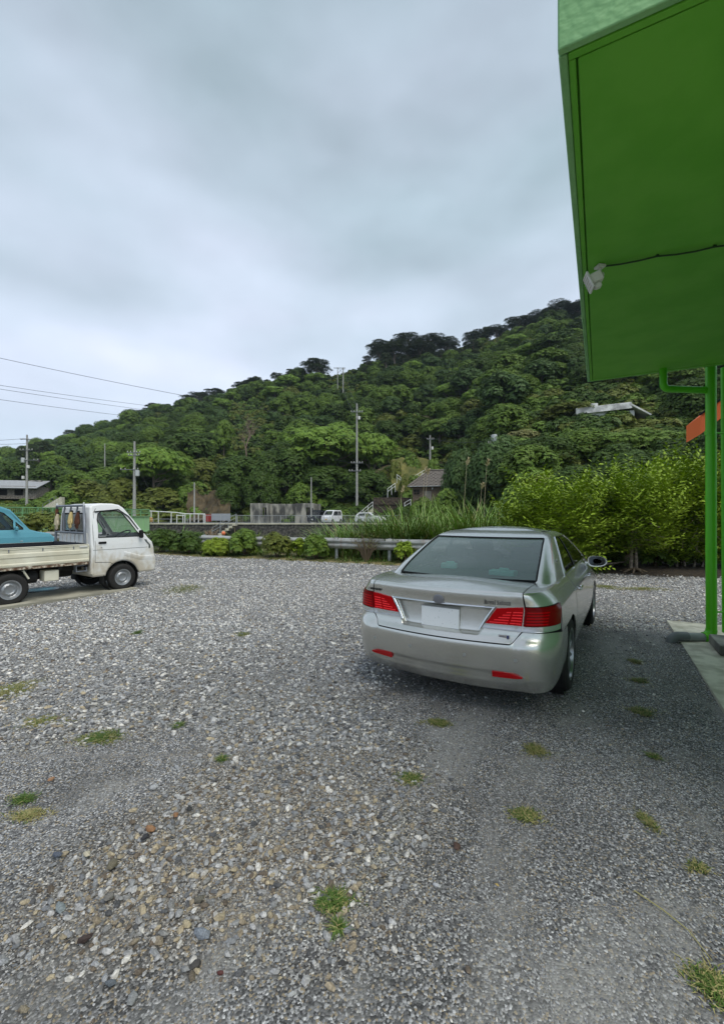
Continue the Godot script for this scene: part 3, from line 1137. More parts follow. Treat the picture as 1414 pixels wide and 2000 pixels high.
func make_sedan() -> void:
	var yaw := deg_to_rad(31.4)
	var car := thing("silver_sedan", "silver saloon car with rain drops, parked on gravel beside the green building", "car", Vector3(SX, 0.0, -SZ), -yaw)
	var paint := mat("silver_paint", Color(0.83, 0.83, 0.805), 0.27, 0.86)
	paint.clearcoat_enabled = true
	paint.clearcoat = 0.7
	paint.clearcoat_roughness = 0.08
	# rain drops: fine relief
	paint.heightmap_enabled = true
	var dr := noise(91, 0.06, FastNoiseLite.TYPE_CELLULAR, 1)
	dr.cellular_return_type = FastNoiseLite.RETURN_DISTANCE
	paint.heightmap_texture = ntex(dr, 512, [[0.0, Color.WHITE], [0.22, Color(0.3, 0.3, 0.3)], [0.4, Color.BLACK], [1.0, Color.BLACK]])
	paint.heightmap_scale = 0.035
	paint.uv1_triplanar = true
	paint.uv1_scale = Vector3.ONE * 4.0
	var lamp_red := mat("lamp_red", Color(0.70, 0.0, 0.03), 0.15)
	var reflex := mat("reflector_red", Color(0.66, 0.01, 0.04), 0.2)
	var lamp_deep := mat("lamp_deep_red", Color(0.45, 0.0, 0.015), 0.18)
	var lamp_bar := mat("lamp_bar", Color(1.0, 0.07, 0.12), 0.3)
	for m in [lamp_red, lamp_deep]:
		m.metallic_specular = 0.28
	var lamp_clear := mat("lamp_clear", Color(0.80, 0.80, 0.80), 0.15, 0.75)
	var tz_d1 := t_of_z(1.52)
	var tz_d2 := t_of_z(2.62)
	var tz_d3 := t_of_z(3.66)
	var wr := 1.07
	var wf := 3.92
	var arch := func(t: float) -> float:
		var z := -S(absf(t), 0.5).z
		var y := 0.215
		for wz in [wr, wf]:
			var dz := absf(z - wz)
			if dz < 0.375:
				y = maxf(y, 0.335 + sqrt(maxf(0.0, 0.375 * 0.375 - dz * dz)) - 0.02)
		return y
	var b_top := func(t: float) -> float:       # upper edge of the rear bumper
		var x := absf(S(absf(t), 0.6).x)
		if absf(t) > 0.27:
			return lerpf(0.705, 0.672, smoothstep(0.33, 0.42, absf(t)))
		return lerpf(0.612, 0.705, smoothstep(0.565, 0.655, x))
	var b_low := func(t: float) -> float:
		return lerpf(0.215, 0.225, smoothstep(0.2, 0.4, absf(t)))
	# dark inner hull so that gaps between panels are dark
	var mb := MB.new()
	for sgn in [-1.0, 1.0]:
		var ts := []
		for k in 91: ts.append(sgn * (k / 90.0 + 0.0001))
		band(mb, ts, func(t): return maxf(arch.call(t), 0.24), func(_t): return 0.985, 8, -0.028, 0.0, func(p: Vector3, t: float, _y: float) -> Vector3: return p + Vector3(0, 0, -0.07 * smoothstep(0.3, 0.2, absf(t))))
	part("inner_shell", mb, M.black, car)
	mb = MB.new()
	mb.box(Transform3D(Basis(), Vector3(0, 0.26, -2.45)), Vector3(1.15, 0.14, 4.4), 0.04)
	for wz in [wr, wf]:
		for sgn in [-1.0, 1.0]:
			var side := Transform3D(Basis(Vector3(0, -1, 0), Vector3(1, 0, 0), Vector3(0, 0, 1)), Vector3(sgn * 0.68, 0.335, -wz))
			mb.lathe([Vector2(0.365, -0.17), Vector2(0.365, 0.17)], 32, side)
			mb.lathe([Vector2(0.365, -0.17 * sgn), Vector2(0.0, -0.17 * sgn)], 32, side)
	part("underbody", mb, M.black, car)
	# rear bumper
	mb = MB.new()
	var t_arch := t_of_z(wr - 0.37)
	band(mb, spread(-t_arch, t_arch, 96), func(t): return maxf(b_low.call(t), arch.call(t) - 0.0), func(t): return b_top.call(t) - 0.003, 30, 0.0, 0.02, func(p: Vector3, t: float, y: float) -> Vector3:
		# shallow valance along the foot of the bumper and the reflectors' recess
		var x := absf(p.x)
		var v := smoothstep(0.40, 0.372, y) * smoothstep(0.30, 0.33, y) * smoothstep(0.66, 0.56, x) * 0.018
		return p + Vector3(0, 0, -v))
	var sensor := mat("sensor", Color(0.62, 0.63, 0.62), 0.4, 0.5)
	var bumper := part("rear_bumper", mb, paint, car)
	for x in [-0.61, -0.235, 0.235, 0.61]:
		mb = MB.new()
		var c := S(t_of_x(absf(x)) * signf(x), 0.50, 0.001)
		mb.lathe([Vector2(0.0125, 0.0), Vector2(0.0125, 0.003), Vector2(0.0, 0.003)], 14, Transform3D(Basis(Vector3(1, 0, 0), Vector3(0, 0, 1), Vector3(0, -1, 0)), c))
		part("parking_sensor", mb, sensor, bumper)
	for sgn in [-1.0, 1.0]:
		mb = MB.new()
		band(mb, spread(sgn * t_of_x(0.44), sgn * t_of_x(0.655), 10), func(t): return 0.350 + 0.012 * smoothstep(0.6, 0.66, absf(S(absf(t), 0.36).x)), func(t): return 0.392 - 0.020 * smoothstep(0.5, 0.66, absf(S(absf(t), 0.36).x)), 2, 0.006, 0.02)
		part("reflector", mb, reflex, bumper)
	# boot lid: its rear face with the plate recess, and its top
	var t_split := t_of_x(0.665)
	var lid_lo := func(t: float) -> float:
		return b_top.call(t) + 0.006
	var recess := func(x: float, y: float) -> float:
		var half := lerpf(0.335, 0.44, (y - 0.66) / 0.20)
		return smoothstep(0.0, 0.02, half - absf(x)) * smoothstep(0.655, 0.675, y) * smoothstep(0.868, 0.852, y)
	mb = MB.new()
	var ts := spread(-t_split, t_split, 110)
	band(mb, ts, lid_lo, func(_t): return Y_TOP, 48, 0.0, 0.0, func(p: Vector3, _t: float, y: float) -> Vector3: return p + Vector3(0, 0, -0.045 * recess.call(p.x, y)))
	var rows := []
	for i in 13:
		var row := []
		for t in ts: row.append(deck(t * lerpf(1.0, 0.262 / t_split, i / 12.0), 0.985 * i / 12.0))
		rows.append(row)
	mb.grid(rows, Vector3(0, 0.3, -1.0), null, 0.02)
	var lid := part("boot_lid", mb, paint, car)
	# chrome strip over the plate, chrome slants beside it
	mb = MB.new()
	rows = []
	for i in 4:
		var row := []
		for k in 41:
			var x := lerpf(-0.455, 0.455, k / 40.0)
			var p := S(t_of_x(absf(x)) * signf(x + 1e-6), 0.866 + i * 0.0055, 0.010 if i in [1, 2] else 0.0)
			row.append(p)
		rows.append(row)
	mb.grid(rows, Vector3(0, 0.8, -2.0))
	part("chrome_strip", mb, M.chrome, lid)
	for sgn in [-1.0, 1.0]:
		mb = MB.new()
		rows = []
		for i in 4:
			var row := []
			for k in 13:
				var f := k / 12.0
				var y := lerpf(0.882, 0.705, f)
				var x: float = lerpf(0.440, 0.325, pow(f, 0.85)) + [0.0, 0.006, 0.020, 0.028][i]
				row.append(S(t_of_x(x) * sgn, y, 0.012 if i in [1, 2] else 0.0))
			rows.append(row)
		mb.grid(rows, Vector3(0, 0.8, -2.0))
		part("chrome_trim", mb, M.chrome, lid)
	# plate
	mb = MB.new()
	var pz := S(0.0001, 0.75).z - 0.032
	mb.box(Transform3D(Basis(), Vector3(0, 0.752, pz)), Vector3(0.33, 0.165, 0.012), 0.004)
	var plate := part("number_plate", mb, mat("plate_white", Color(0.93, 0.935, 0.935), 0.6), lid)
	mb = MB.new()
	for b in [[0.0, 0.0835, 0.334, 0.006], [0.0, -0.0835, 0.334, 0.006]]:
		mb.box(Transform3D(Basis(), Vector3(b[0], 0.752 + b[1], pz + 0.004)), Vector3(b[2], b[3], 0.012), 0.002)
	part("plate_frame", mb, M.steel, plate)
	# badge, blurred in the photograph: a plain oval
	mb = MB.new()
	mb.lathe([Vector2(0.047, 0.0), Vector2(0.045, 0.006), Vector2(0.034, 0.010), Vector2(0.0, 0.011)], 32, Transform3D(Basis(Vector3(1, 0, 0), Vector3(0, 0.0, 1), Vector3(0, -0.85, 0)), S(0.0001, 0.905, 0.003)))
	part("badge", mb, mat("badge_grey", Color(0.50, 0.50, 0.52), 0.35, 0.5), lid)
	lettering("CROWN", "Droid Sans", true, 0.026, -0.66, 0.922, 0.150, lid, 0.0)
	lettering("Royal Saloon", "Droid Serif", false, 0.044, 0.475, 0.915, 0.20, lid, 0.22)
	mb = MB.new()
	var hb := S(t_of_x(0.52), 0.662, 0.003)
	mb.box(Transform3D(Basis(Vector3.UP, 0.12), hb), Vector3(0.085, 0.030, 0.006), 0.003)
	var hyb := part("small_badge", mb, M.chrome, lid)
	mb = MB.new()
	mb.box(Transform3D(Basis(Vector3.UP, 0.12), hb + Vector3(0.028, 0, 0.0035)), Vector3(0.014, 0.022, 0.004), 0.001)
	mb.box(Transform3D(Basis(Vector3.UP, 0.12), hb + Vector3(-0.014, 0, 0.0035)), Vector3(0.048, 0.004, 0.003), 0.001)
	part("badge_bar", mb, mat("badge_blue", Color(0.12, 0.17, 0.40), 0.3), hyb)
	# tail lamps: inner piece on the lid, outer piece on the wing, each red over a clear strip
	for sgn in [-1.0, 1.0]:
		var inner := []
		for k in 15: inner.append(k / 14.0)
		for seg in [0, 1]:
			mb = MB.new()
			var cl := MB.new()
			var bars := MB.new()
			var base := MB.new()
			var lamp_pt := func(f: float, g: float, off: float) -> Vector3:      # f from the inner edge outwards, g upwards
				var y0: float
				var y1: float
				var tt: float
				if seg == 0:
					y0 = lerpf(0.712, 0.702, f)
					y1 = lerpf(0.872, 0.893, f)
					var x0 := lerpf(0.352, 0.462, g)
					var x1 := lerpf(0.640, 0.660, g)
					tt = t_of_x(lerpf(x0, x1, f))
				else:
					y0 = lerpf(0.702, 0.715, f)
					y1 = lerpf(0.893, 0.905, f)
					var t0 := t_of_x(lerpf(0.648, 0.668, g))
					var t1 := t_of_z(lerpf(0.345, 0.455, g * g))
					tt = lerpf(t0, t1, f)
				var y := lerpf(y0, y1, g)
				return S(tt * sgn, y, off)
			for piece in [[mb, 0.25, 1.0, 0.010, 0.018], [cl, 0.055, 0.235, 0.009, 0.015]]:
				rows = []
				for i in 10:
					var row := []
					for f in inner: row.append(lamp_pt.call(f, lerpf(piece[1], piece[2], i / 9.0), piece[3]))
					rows.append(row)
				piece[0].grid(rows, Vector3(0, 0.7, -2.4), null, piece[4])
			rows = []
			for i in 3:
				var row := []
				for f in inner: row.append(lamp_pt.call(f, lerpf(0.0, 0.05, i / 2.0), [0.002, 0.010, 0.004][i]))
				rows.append(row)
			base.grid(rows, Vector3(0, 0.7, -2.4))
			var nb := 5
			for k in nb:
				var g0 := 0.30 + k * 0.115
				var fr := [[0.08 + 0.09 * k, 0.60], [0.66, 0.97]] if seg == 0 else [[0.05, 0.55]]
				for r in fr:
					if r[1] - r[0] < 0.08: continue
					rows = []
					for i in 3:
						var row := []
						for j in 7: row.append(lamp_pt.call(lerpf(r[0], r[1], j / 6.0), g0 + 0.055 * i / 2.0, 0.0125 if i == 1 else 0.0105))
						rows.append(row)
					bars.grid(rows, Vector3(0, 0.7, -2.4))
			var lp := part("tail_lamp", mb, lamp_red if seg == 0 else lamp_deep, car)
			part("clear_strip", cl, lamp_clear, lp)
			part("chrome_edge", base, M.chrome, lp)
			part("light_bar", bars, lamp_bar if seg == 0 else lamp_red, lp)
	# wings, doors, front
	for sgn in [-1.0, 1.0]:
		mb = MB.new()
		# strip over the lamp, from the lid to the lamp's end
		var t_lamp := t_of_z(0.45)
		band(mb, spread(sgn * (t_split + 0.004), sgn * t_lamp, 14), func(t): return lerpf(0.897, 0.908, smoothstep(0.25, 0.4, absf(t))), func(_t): return Y_TOP, 12, 0.0, 0.0)
		band(mb, spread(sgn * t_lamp, sgn * (tz_d1 - 0.002), 60), func(t): return maxf(arch.call(t), lerpf(0.68, 0.215, smoothstep(wr - 0.02, wr + 0.02, -S(absf(t), 0.5).z))), func(_t): return Y_TOP, 26, 0.0, 0.012)
		rows = []
		for i in 9:
			var row := []
			for k in 45:
				var f := i / 8.0
				var t := lerpf(lerpf(t_split + 0.004, 0.268, f), 0.56, k / 44.0)
				row.append(deck(t * sgn, f))
			rows.append(row)
		mb.grid(rows, Vector3(0, 0.3, -1.5), null, 0.02)
		part("rear_wing", mb, paint, car)
		for dr_ in [["rear_door", tz_d1, tz_d2], ["front_door", tz_d2, tz_d3]]:
			mb = MB.new()
			band(mb, spread(sgn * (dr_[1] + 0.0005), sgn * (dr_[2] - 0.0005), 30), func(t): return maxf(arch.call(t) + 0.006, 0.30), func(_t): return Y_TOP, 24, 0.0, 0.012)
			var dd := part(dr_[0], mb, paint, car)
			mb = MB.new()
			var hz: float = -S(dr_[1], 0.8).z + 0.12
			var hp := S(t_of_z(hz + 0.09), 0.845, 0.032) * Vector3(sgn, 1, 1)
			mb.box(Transform3D(Basis(), hp), Vector3(0.022, 0.032, 0.21), 0.010)
			for e in [-0.085, 0.085]:
				mb.box(Transform3D(Basis(), hp + Vector3(-0.016 * sgn, 0, e)), Vector3(0.03, 0.026, 0.03), 0.008)
			part("handle", mb, M.chrome, dd)
		mb = MB.new()
		band(mb, spread(sgn * t_of_z(1.44), sgn * tz_d3, 24), func(t): return 0.205, func(t): return 0.294, 3, -0.006, 0.01)
		part("sill", mb, paint, car)
		mb = MB.new()
		band(mb, spread(sgn * (tz_d3 + 0.001), sgn * 1.0, 50), func(t): return maxf(arch.call(t), 0.215), func(_t): return Y_TOP, 20, 0.0, 0.012)
		part("front_wing", mb, paint, car)
		# narrow ledge from the door tops to the glass
		mb = MB.new()
		rows = []
		for i in 3:
			var row := []
			for k in 41: row.append(deck(sgn * lerpf(0.555, 0.76, k / 40.0), i / 2.0))
			rows.append(row)
		mb.grid(rows, Vector3(0, 0.3, -2.4))
		part("belt_moulding", mb, paint, car)
	mb = MB.new()
	rows = []
	for i in 9:
		var row := []
		for k in 61:
			var t := lerpf(-1.0, 1.0, k / 60.0)
			var tt := signf(t + 1e-6) * lerpf(1.0, 0.72, absf(t))
			row.append(deck(tt, i / 8.0))
		rows.append(row)
	mb.grid(rows, Vector3(0, 0.3, -4.0))
	part("bonnet", mb, paint, car)
	# glasshouse: roof with its pillars, then the panes
	var q_roof := 0.715
	mb = MB.new()
	for sgn in [-1.0, 1.0]:
		rows = []                      # rear pillar
		for i in 17:
			var q := i / 16.0 * 0.86
			var row := []
			for k in 13:
				var t_in := 0.252
				var t_out := lerpf(0.475, 0.445, smoothstep(0.0, 0.7, q)) + 0.02 * smoothstep(0.1, 0.0, q)
				row.append(GH(sgn * lerpf(t_in, t_out, k / 12.0), q))
			rows.append(row)
		mb.grid(rows, HUB + Vector3(0, 0.7, 0), null, 0.015)
		rows = []                      # front pillar
		for i in 13:
			var q := i / 12.0 * 0.86
			var row := []
			for k in 5: row.append(GH(sgn * lerpf(0.775, 0.87, k / 4.0), q))
			rows.append(row)
		mb.grid(rows, HUB + Vector3(0, 0.7, 0), null, 0.015)
		rows = []                      # roof rail and half the roof
		for i in 21:
			var q := lerpf(q_roof, 2.0, pow(i / 20.0, 1.3))
			var row := []
			for k in 81: row.append(GH(sgn * (0.00001 + k / 80.0), q))
			rows.append(row)
		mb.grid(rows, HUB + Vector3(0, 0.5, 0), null, 0.0)
	var roof := part("roof", mb, paint, car)
	mb = MB.new()
	for sgn in [-1.0, 1.0]:
		var path := []
		for k in 21: path.append(GH(sgn * lerpf(0.30, 0.80, k / 20.0), 0.945, 0.0015))
		mb.tube(path, 0.0035, 6)
	part("roof_seam", mb, M.black, roof)
	var tint := mat("car_glass", Color(0.50, 0.58, 0.55, 0.46), 0.04)
	tint.transparency = BaseMaterial3D.TRANSPARENCY_ALPHA
	tint.cull_mode = BaseMaterial3D.CULL_DISABLED
	var dark := mat("side_glass", Color(0.05, 0.07, 0.06, 0.62), 0.04)
	dark.transparency = BaseMaterial3D.TRANSPARENCY_ALPHA
	dark.cull_mode = BaseMaterial3D.CULL_DISABLED
	mb = MB.new()
	rows = []
	for i in 19:
		var row := []
		for k in 41: row.append(GH(lerpf(-0.253, 0.253, k / 40.0), lerpf(0.02, 0.735, i / 18.0), -0.006))
		rows.append(row)
	mb.grid(rows, HUB + Vector3(0, 0.5, 0))
	var rg := part("rear_window", mb, tint, car)
	mb = MB.new()
	var loop := []
	for k in 31: loop.append(GH(lerpf(-0.252, 0.252, k / 30.0), 0.03, 0.001))
	for k in 15: loop.append(GH(0.253, lerpf(0.04, 0.715, k / 14.0), 0.001))
	for k in 31: loop.append(GH(lerpf(0.252, -0.252, k / 30.0), 0.722, 0.001))
	for k in 16: loop.append(GH(-0.253, lerpf(0.715, 0.03, k / 15.0), 0.001))
	mb.tube(loop, 0.008, 6)
	part("window_seal", mb, M.black, rg)
	mb = MB.new()
	rows = []
	for i in 9:
		var row := []
		for k in 31:
			var t := lerpf(-1.0, 1.0, k / 30.0)
			row.append(GH(signf(t + 1e-6) * lerpf(1.0, 0.865, absf(t)), lerpf(0.0, 0.74, i / 8.0), -0.006))
		rows.append(row)
	mb.grid(rows, HUB + Vector3(0, 0.5, 0))
	part("windscreen", mb, tint, car)
	for sgn in [-1.0, 1.0]:
		for win in [[0.447, 0.590], [0.602, 0.785]]:
			mb = MB.new()
			rows = []
			for i in 9:
				var row := []
				for k in 17:
					row.append(GH(sgn * lerpf(win[0] - 0.01, win[1] + 0.004, k / 16.0), lerpf(0.0, 0.735, i / 8.0), -0.010))
				rows.append(row)
			mb.grid(rows, HUB + Vector3(0, 0.5, 0))
			part("side_window", mb, dark, car)
		mb = MB.new()
		loop = []
		for k in 25: loop.append(GH(sgn * lerpf(0.463, 0.80, k / 24.0), 0.015, 0.003))
		for k in 9: loop.append(GH(sgn * 0.80, lerpf(0.03, 0.69, k / 8.0), 0.003))
		for k in 25: loop.append(GH(sgn * lerpf(0.80, 0.452, k / 24.0), 0.722, 0.003))
		for k in 9: loop.append(GH(sgn * lerpf(0.449, 0.463, k / 8.0), lerpf(0.70, 0.02, k / 8.0), 0.003))
		mb.tube(loop, 0.007, 6)
		part("window_moulding", mb, M.chrome, car)
		mb = MB.new()
		rows = []
		for i in 7:
			var row := []
			for k in 3: row.append(GH(sgn * lerpf(0.588, 0.604, k / 2.0), lerpf(0.0, 0.735, i / 6.0), -0.004))
			rows.append(row)
		mb.grid(rows, HUB + Vector3(0, 0.5, 0), null, 0.01)
		part("door_pillar", mb, M.black, car)
		# crest on the rear pillar
		mb = MB.new()
		var cp := GH(sgn * 0.405, 0.27, 0.004)
		mb.box(Transform3D(Basis(Vector3.RIGHT, 0.5), cp), Vector3(0.008, 0.036, 0.016), 0.003)
		part("pillar_crest", mb, M.chrome, roof)
		# mirror
		var mr := MB.new()
		var mp := Vector3(sgn * 0.965, 0.975, -3.36)
		var shell := []
		for i in 9:
			var f := i / 8.0
			var row := []
			for k in 21:
				var a := TAU * k / 20.0
				var rr := sqrt(maxf(0.0, 1.0 - f * f * 0.985))
				var hw := 0.118 * (1.0 if cos(a) * sgn < 0 else 1.0)
				var ex: float = absf(cos(a)) ** 0.75 * signf(cos(a)) * hw
				var ey: float = absf(sin(a)) ** 0.8 * signf(sin(a)) * (0.073 + 0.012 * cos(a) * -sgn)
				row.append(mp + Vector3(ex * rr, ey * rr, -f * 0.095))
			shell.append(row)
		mr.grid(shell, mp + Vector3(0, 0, -0.02))
		rows = []
		for i in 2:
			var row := []
			for k in 21:
				var a := TAU * k / 20.0
				var s2: float = 1.0 if i == 0 else 0.86
				row.append(mp + Vector3(absf(cos(a)) ** 0.75 * signf(cos(a)) * 0.118 * s2, absf(sin(a)) ** 0.8 * signf(sin(a)) * (0.073 + 0.012 * cos(a) * -sgn) * s2, 0.006 if i == 0 else 0.004))
			rows.append(row)
		mr.grid(rows, mp + Vector3(0, 0, -1))
		mr.tube([mp + Vector3(-sgn * 0.06, -0.05, -0.04), Vector3(sgn * 0.80, 0.93, -3.42)], [0.034, 0.026], 10)
		var mo := part("mirror", mr, paint, car)
		mr = MB.new()
		var disc := []
		for i in 2:
			var row := []
			for k in 21:
				var a := TAU * k / 20.0
				row.append(mp + Vector3(absf(cos(a)) ** 0.75 * signf(cos(a)) * 0.104 * (1 - i), absf(sin(a)) ** 0.8 * signf(sin(a)) * (0.061 + 0.010 * cos(a) * -sgn) * (1 - i), 0.002))
			disc.append(row)
		mr.grid(disc, mp + Vector3(0, 0, -1))
		part("mirror_glass", mr, mat("mirror_glass", Color(0.30, 0.32, 0.33), 0.04, 1.0), mo)
	# cabin: shelf, seats, head rests, wheel
	var cloth := mat("seat_cloth", Color(0.24, 0.25, 0.25), 0.9)
	mb = MB.new()
	mb.box(Transform3D(Basis(), Vector3(0, 0.985, -1.10)), Vector3(1.36, 0.03, 0.62), 0.01)
	part("parcel_shelf", mb, mat("shelf_grey", Color(0.20, 0.22, 0.215), 0.9), car)
	for z in [1.62, 2.72]:
		for x in [-0.37, 0.37]:
			mb = MB.new()
			mb.box(Transform3D(Basis(Vector3.RIGHT, 0.25), Vector3(x, 0.82, -z)), Vector3(0.54, 0.62, 0.14), 0.06)
			mb.box(Transform3D(Basis(), Vector3(x, 0.52, -z - 0.3)), Vector3(0.54, 0.14, 0.55), 0.05)
			var seat := part("seat", mb, cloth, car)
			mb = MB.new()
			mb.box(Transform3D(Basis(Vector3.RIGHT, 0.15), Vector3(x, 1.17, -z + 0.06)), Vector3(0.26, 0.17, 0.09), 0.045)
			part("head_rest", mb, cloth, seat)
	mb = MB.new()
	mb.box(Transform3D(Basis(), Vector3(0, 0.95, -3.55)), Vector3(1.4, 0.12, 0.5), 0.05)
	part("dashboard", mb, mat("dash", Color(0.12, 0.12, 0.12), 0.8), car)
	var wl := MB.new()
	var circ := []
	for k in 25: circ.append(Vector3(0.37 + 0.18 * cos(TAU * k / 24.0), 1.0 + 0.17 * sin(TAU * k / 24.0), -3.22 - 0.06 * sin(TAU * k / 24.0)))
	wl.tube(circ, 0.014, 8, false)
	part("steering_wheel", wl, M.black, car)
	add_wheels(car, [Vector3(0.785, 0.333, -wr), Vector3(-0.785, 0.333, -wr), Vector3(0.785, 0.333, -wf), Vector3(-0.785, 0.333, -wf)], make_wheel(0.333, 0.215, 0.225, 10, M.steel), mat("alloy", Color(0.62, 0.63, 0.64), 0.3, 0.85))
	# rain standing in beads on the boot, the rear window and the roof
	var bead := MB.new()
	bead.lathe([Vector2(1.0, 0.0), Vector2(0.8, 0.38), Vector2(0.0, 0.55)], 6)
	var rr := RandomNumberGenerator.new()
	rr.seed = 19
	var drops := []
	for k in 2600:
		var p: Vector3
		var q1: Vector3
		var q2: Vector3
		var kind := rr.randf()
		var t := rr.randf_range(-1.0, 1.0)
		var a := rr.randf()
		if kind < 0.34:
			p = deck(t * 0.255, a); q1 = deck(t * 0.255 + 0.004, a); q2 = deck(t * 0.255, a + 0.02)
		elif kind < 0.66:
			p = GH(t * 0.24, 0.05 + a * 0.65, -0.006); q1 = GH(t * 0.24 + 0.004, 0.05 + a * 0.65, -0.006); q2 = GH(t * 0.24, 0.07 + a * 0.65, -0.006)
		elif kind < 0.92:
			p = GH(t * 0.6, 0.9 + a, 0.0); q1 = GH(t * 0.6 + 0.004, 0.9 + a, 0.0); q2 = GH(t * 0.6, 0.92 + a, 0.0)
		else:
			p = S(t * 0.30, 0.64 + a * 0.35); q1 = S(t * 0.30 + 0.004, 0.64 + a * 0.35); q2 = S(t * 0.30, 0.65 + a * 0.35)
		var nn := (q1 - p).cross(q2 - p).normalized()
		if nn.dot(p - Vector3(0, 0.6, -2.2)) < 0.0: nn = -nn
		if not nn.is_finite() or nn.length() < 0.5: continue
		var ex := nn.cross(Vector3(0.3, 0.1, 1)).normalized()
		var sz := rr.randf_range(0.0014, 0.0040)
		drops.append(Transform3D(Basis(ex, nn, ex.cross(nn)).scaled_local(Vector3.ONE * sz), p + nn * 0.0012))
	var water := mat("rain", Color(0.72, 0.76, 0.77, 0.35), 0.05)
	water.transparency = BaseMaterial3D.TRANSPARENCY_ALPHA
	scatter(car, "rain_drops", bead.mesh(), water, drops)
	# tissue boxes on the shelf
	var T := car.transform
	var teal := mat("teal_card", Color(0.35, 0.74, 0.66), 0.6)
	for k in 2:
		var bx := MB.new()
		var sz := [Vector3(0.17, 0.055, 0.11), Vector3(0.25, 0.05, 0.12)]
		bx.box(Transform3D(), sz[k], 0.008)
		bx.box(Transform3D(Basis(Vector3.UP, 0.3), Vector3(0.01, 0.034, 0)), Vector3(0.10, 0.03, 0.03), 0.012)
		var o := solo("tissue_box", bx, teal, ["small teal packet at the back of the silver car's rear shelf, away from the building", "long teal tissue box in the silver car's rear window nearer the building"][k], "box", "boxes on the rear shelf")
		o.transform = T * Transform3D(Basis(Vector3.UP, [0.2, -0.1][k]), [Vector3(-0.36, 1.04, -1.30), Vector3(0.29, 1.035, -1.02)][k])


const SX := 0.595
const SZ := 3.58


func lettering(text: String, face: String, bold: bool, size: float, x: float, y: float, width: float, to: Node3D, slant: float) -> void:
	var tm := TextMesh.new()
	var f := SystemFont.new()
	f.font_names = PackedStringArray([face])
	f.font_weight = 700 if bold else 400
	tm.font = f
	tm.text = text
	tm.font_size = 32
	tm.pixel_size = size / 32.0
	tm.depth = 0.004
	tm.horizontal_alignment = HORIZONTAL_ALIGNMENT_CENTER
	var o := MeshInstance3D.new()
	o.name = "lettering"
	o.mesh = tm
	o.material_override = mat("letter_dark", Color(0.22, 0.22, 0.23), 0.3, 0.6)
	to.add_child(o, true)
	var a := S(t_of_x(absf(x) - 0.03) * signf(x), y, 0.004)
	var b := S(t_of_x(absf(x) + 0.03) * signf(x), y, 0.004)
	var ex := (b - a).normalized() * signf(b.x - a.x)
	var ey := (S(t_of_x(absf(x)) * signf(x), y + 0.02) - S(t_of_x(absf(x)) * signf(x), y - 0.02)).normalized()
	var ez := ex.cross(ey).normalized()
	var w: float = tm.get_aabb().size.x
	var sx := width / maxf(w, 0.01)
	o.transform = Transform3D(Basis(ex * sx, ey + ex * slant, ez), S(t_of_x(absf(x)) * signf(x), y, 0.004))


# ---------------------------------------------------------------- vehicles built from a side profile
# prof: points (z forward, y up) going round; hw: half width as a function of height. Forward is -z.
func inset(poly: PackedVector2Array, by: float) -> PackedVector2Array:
	var r := Geometry2D.offset_polygon(poly, -by, Geometry2D.JOIN_MITER)
	var best := PackedVector2Array()
	for q in r:
		if q.size() > best.size(): best = q
	return best


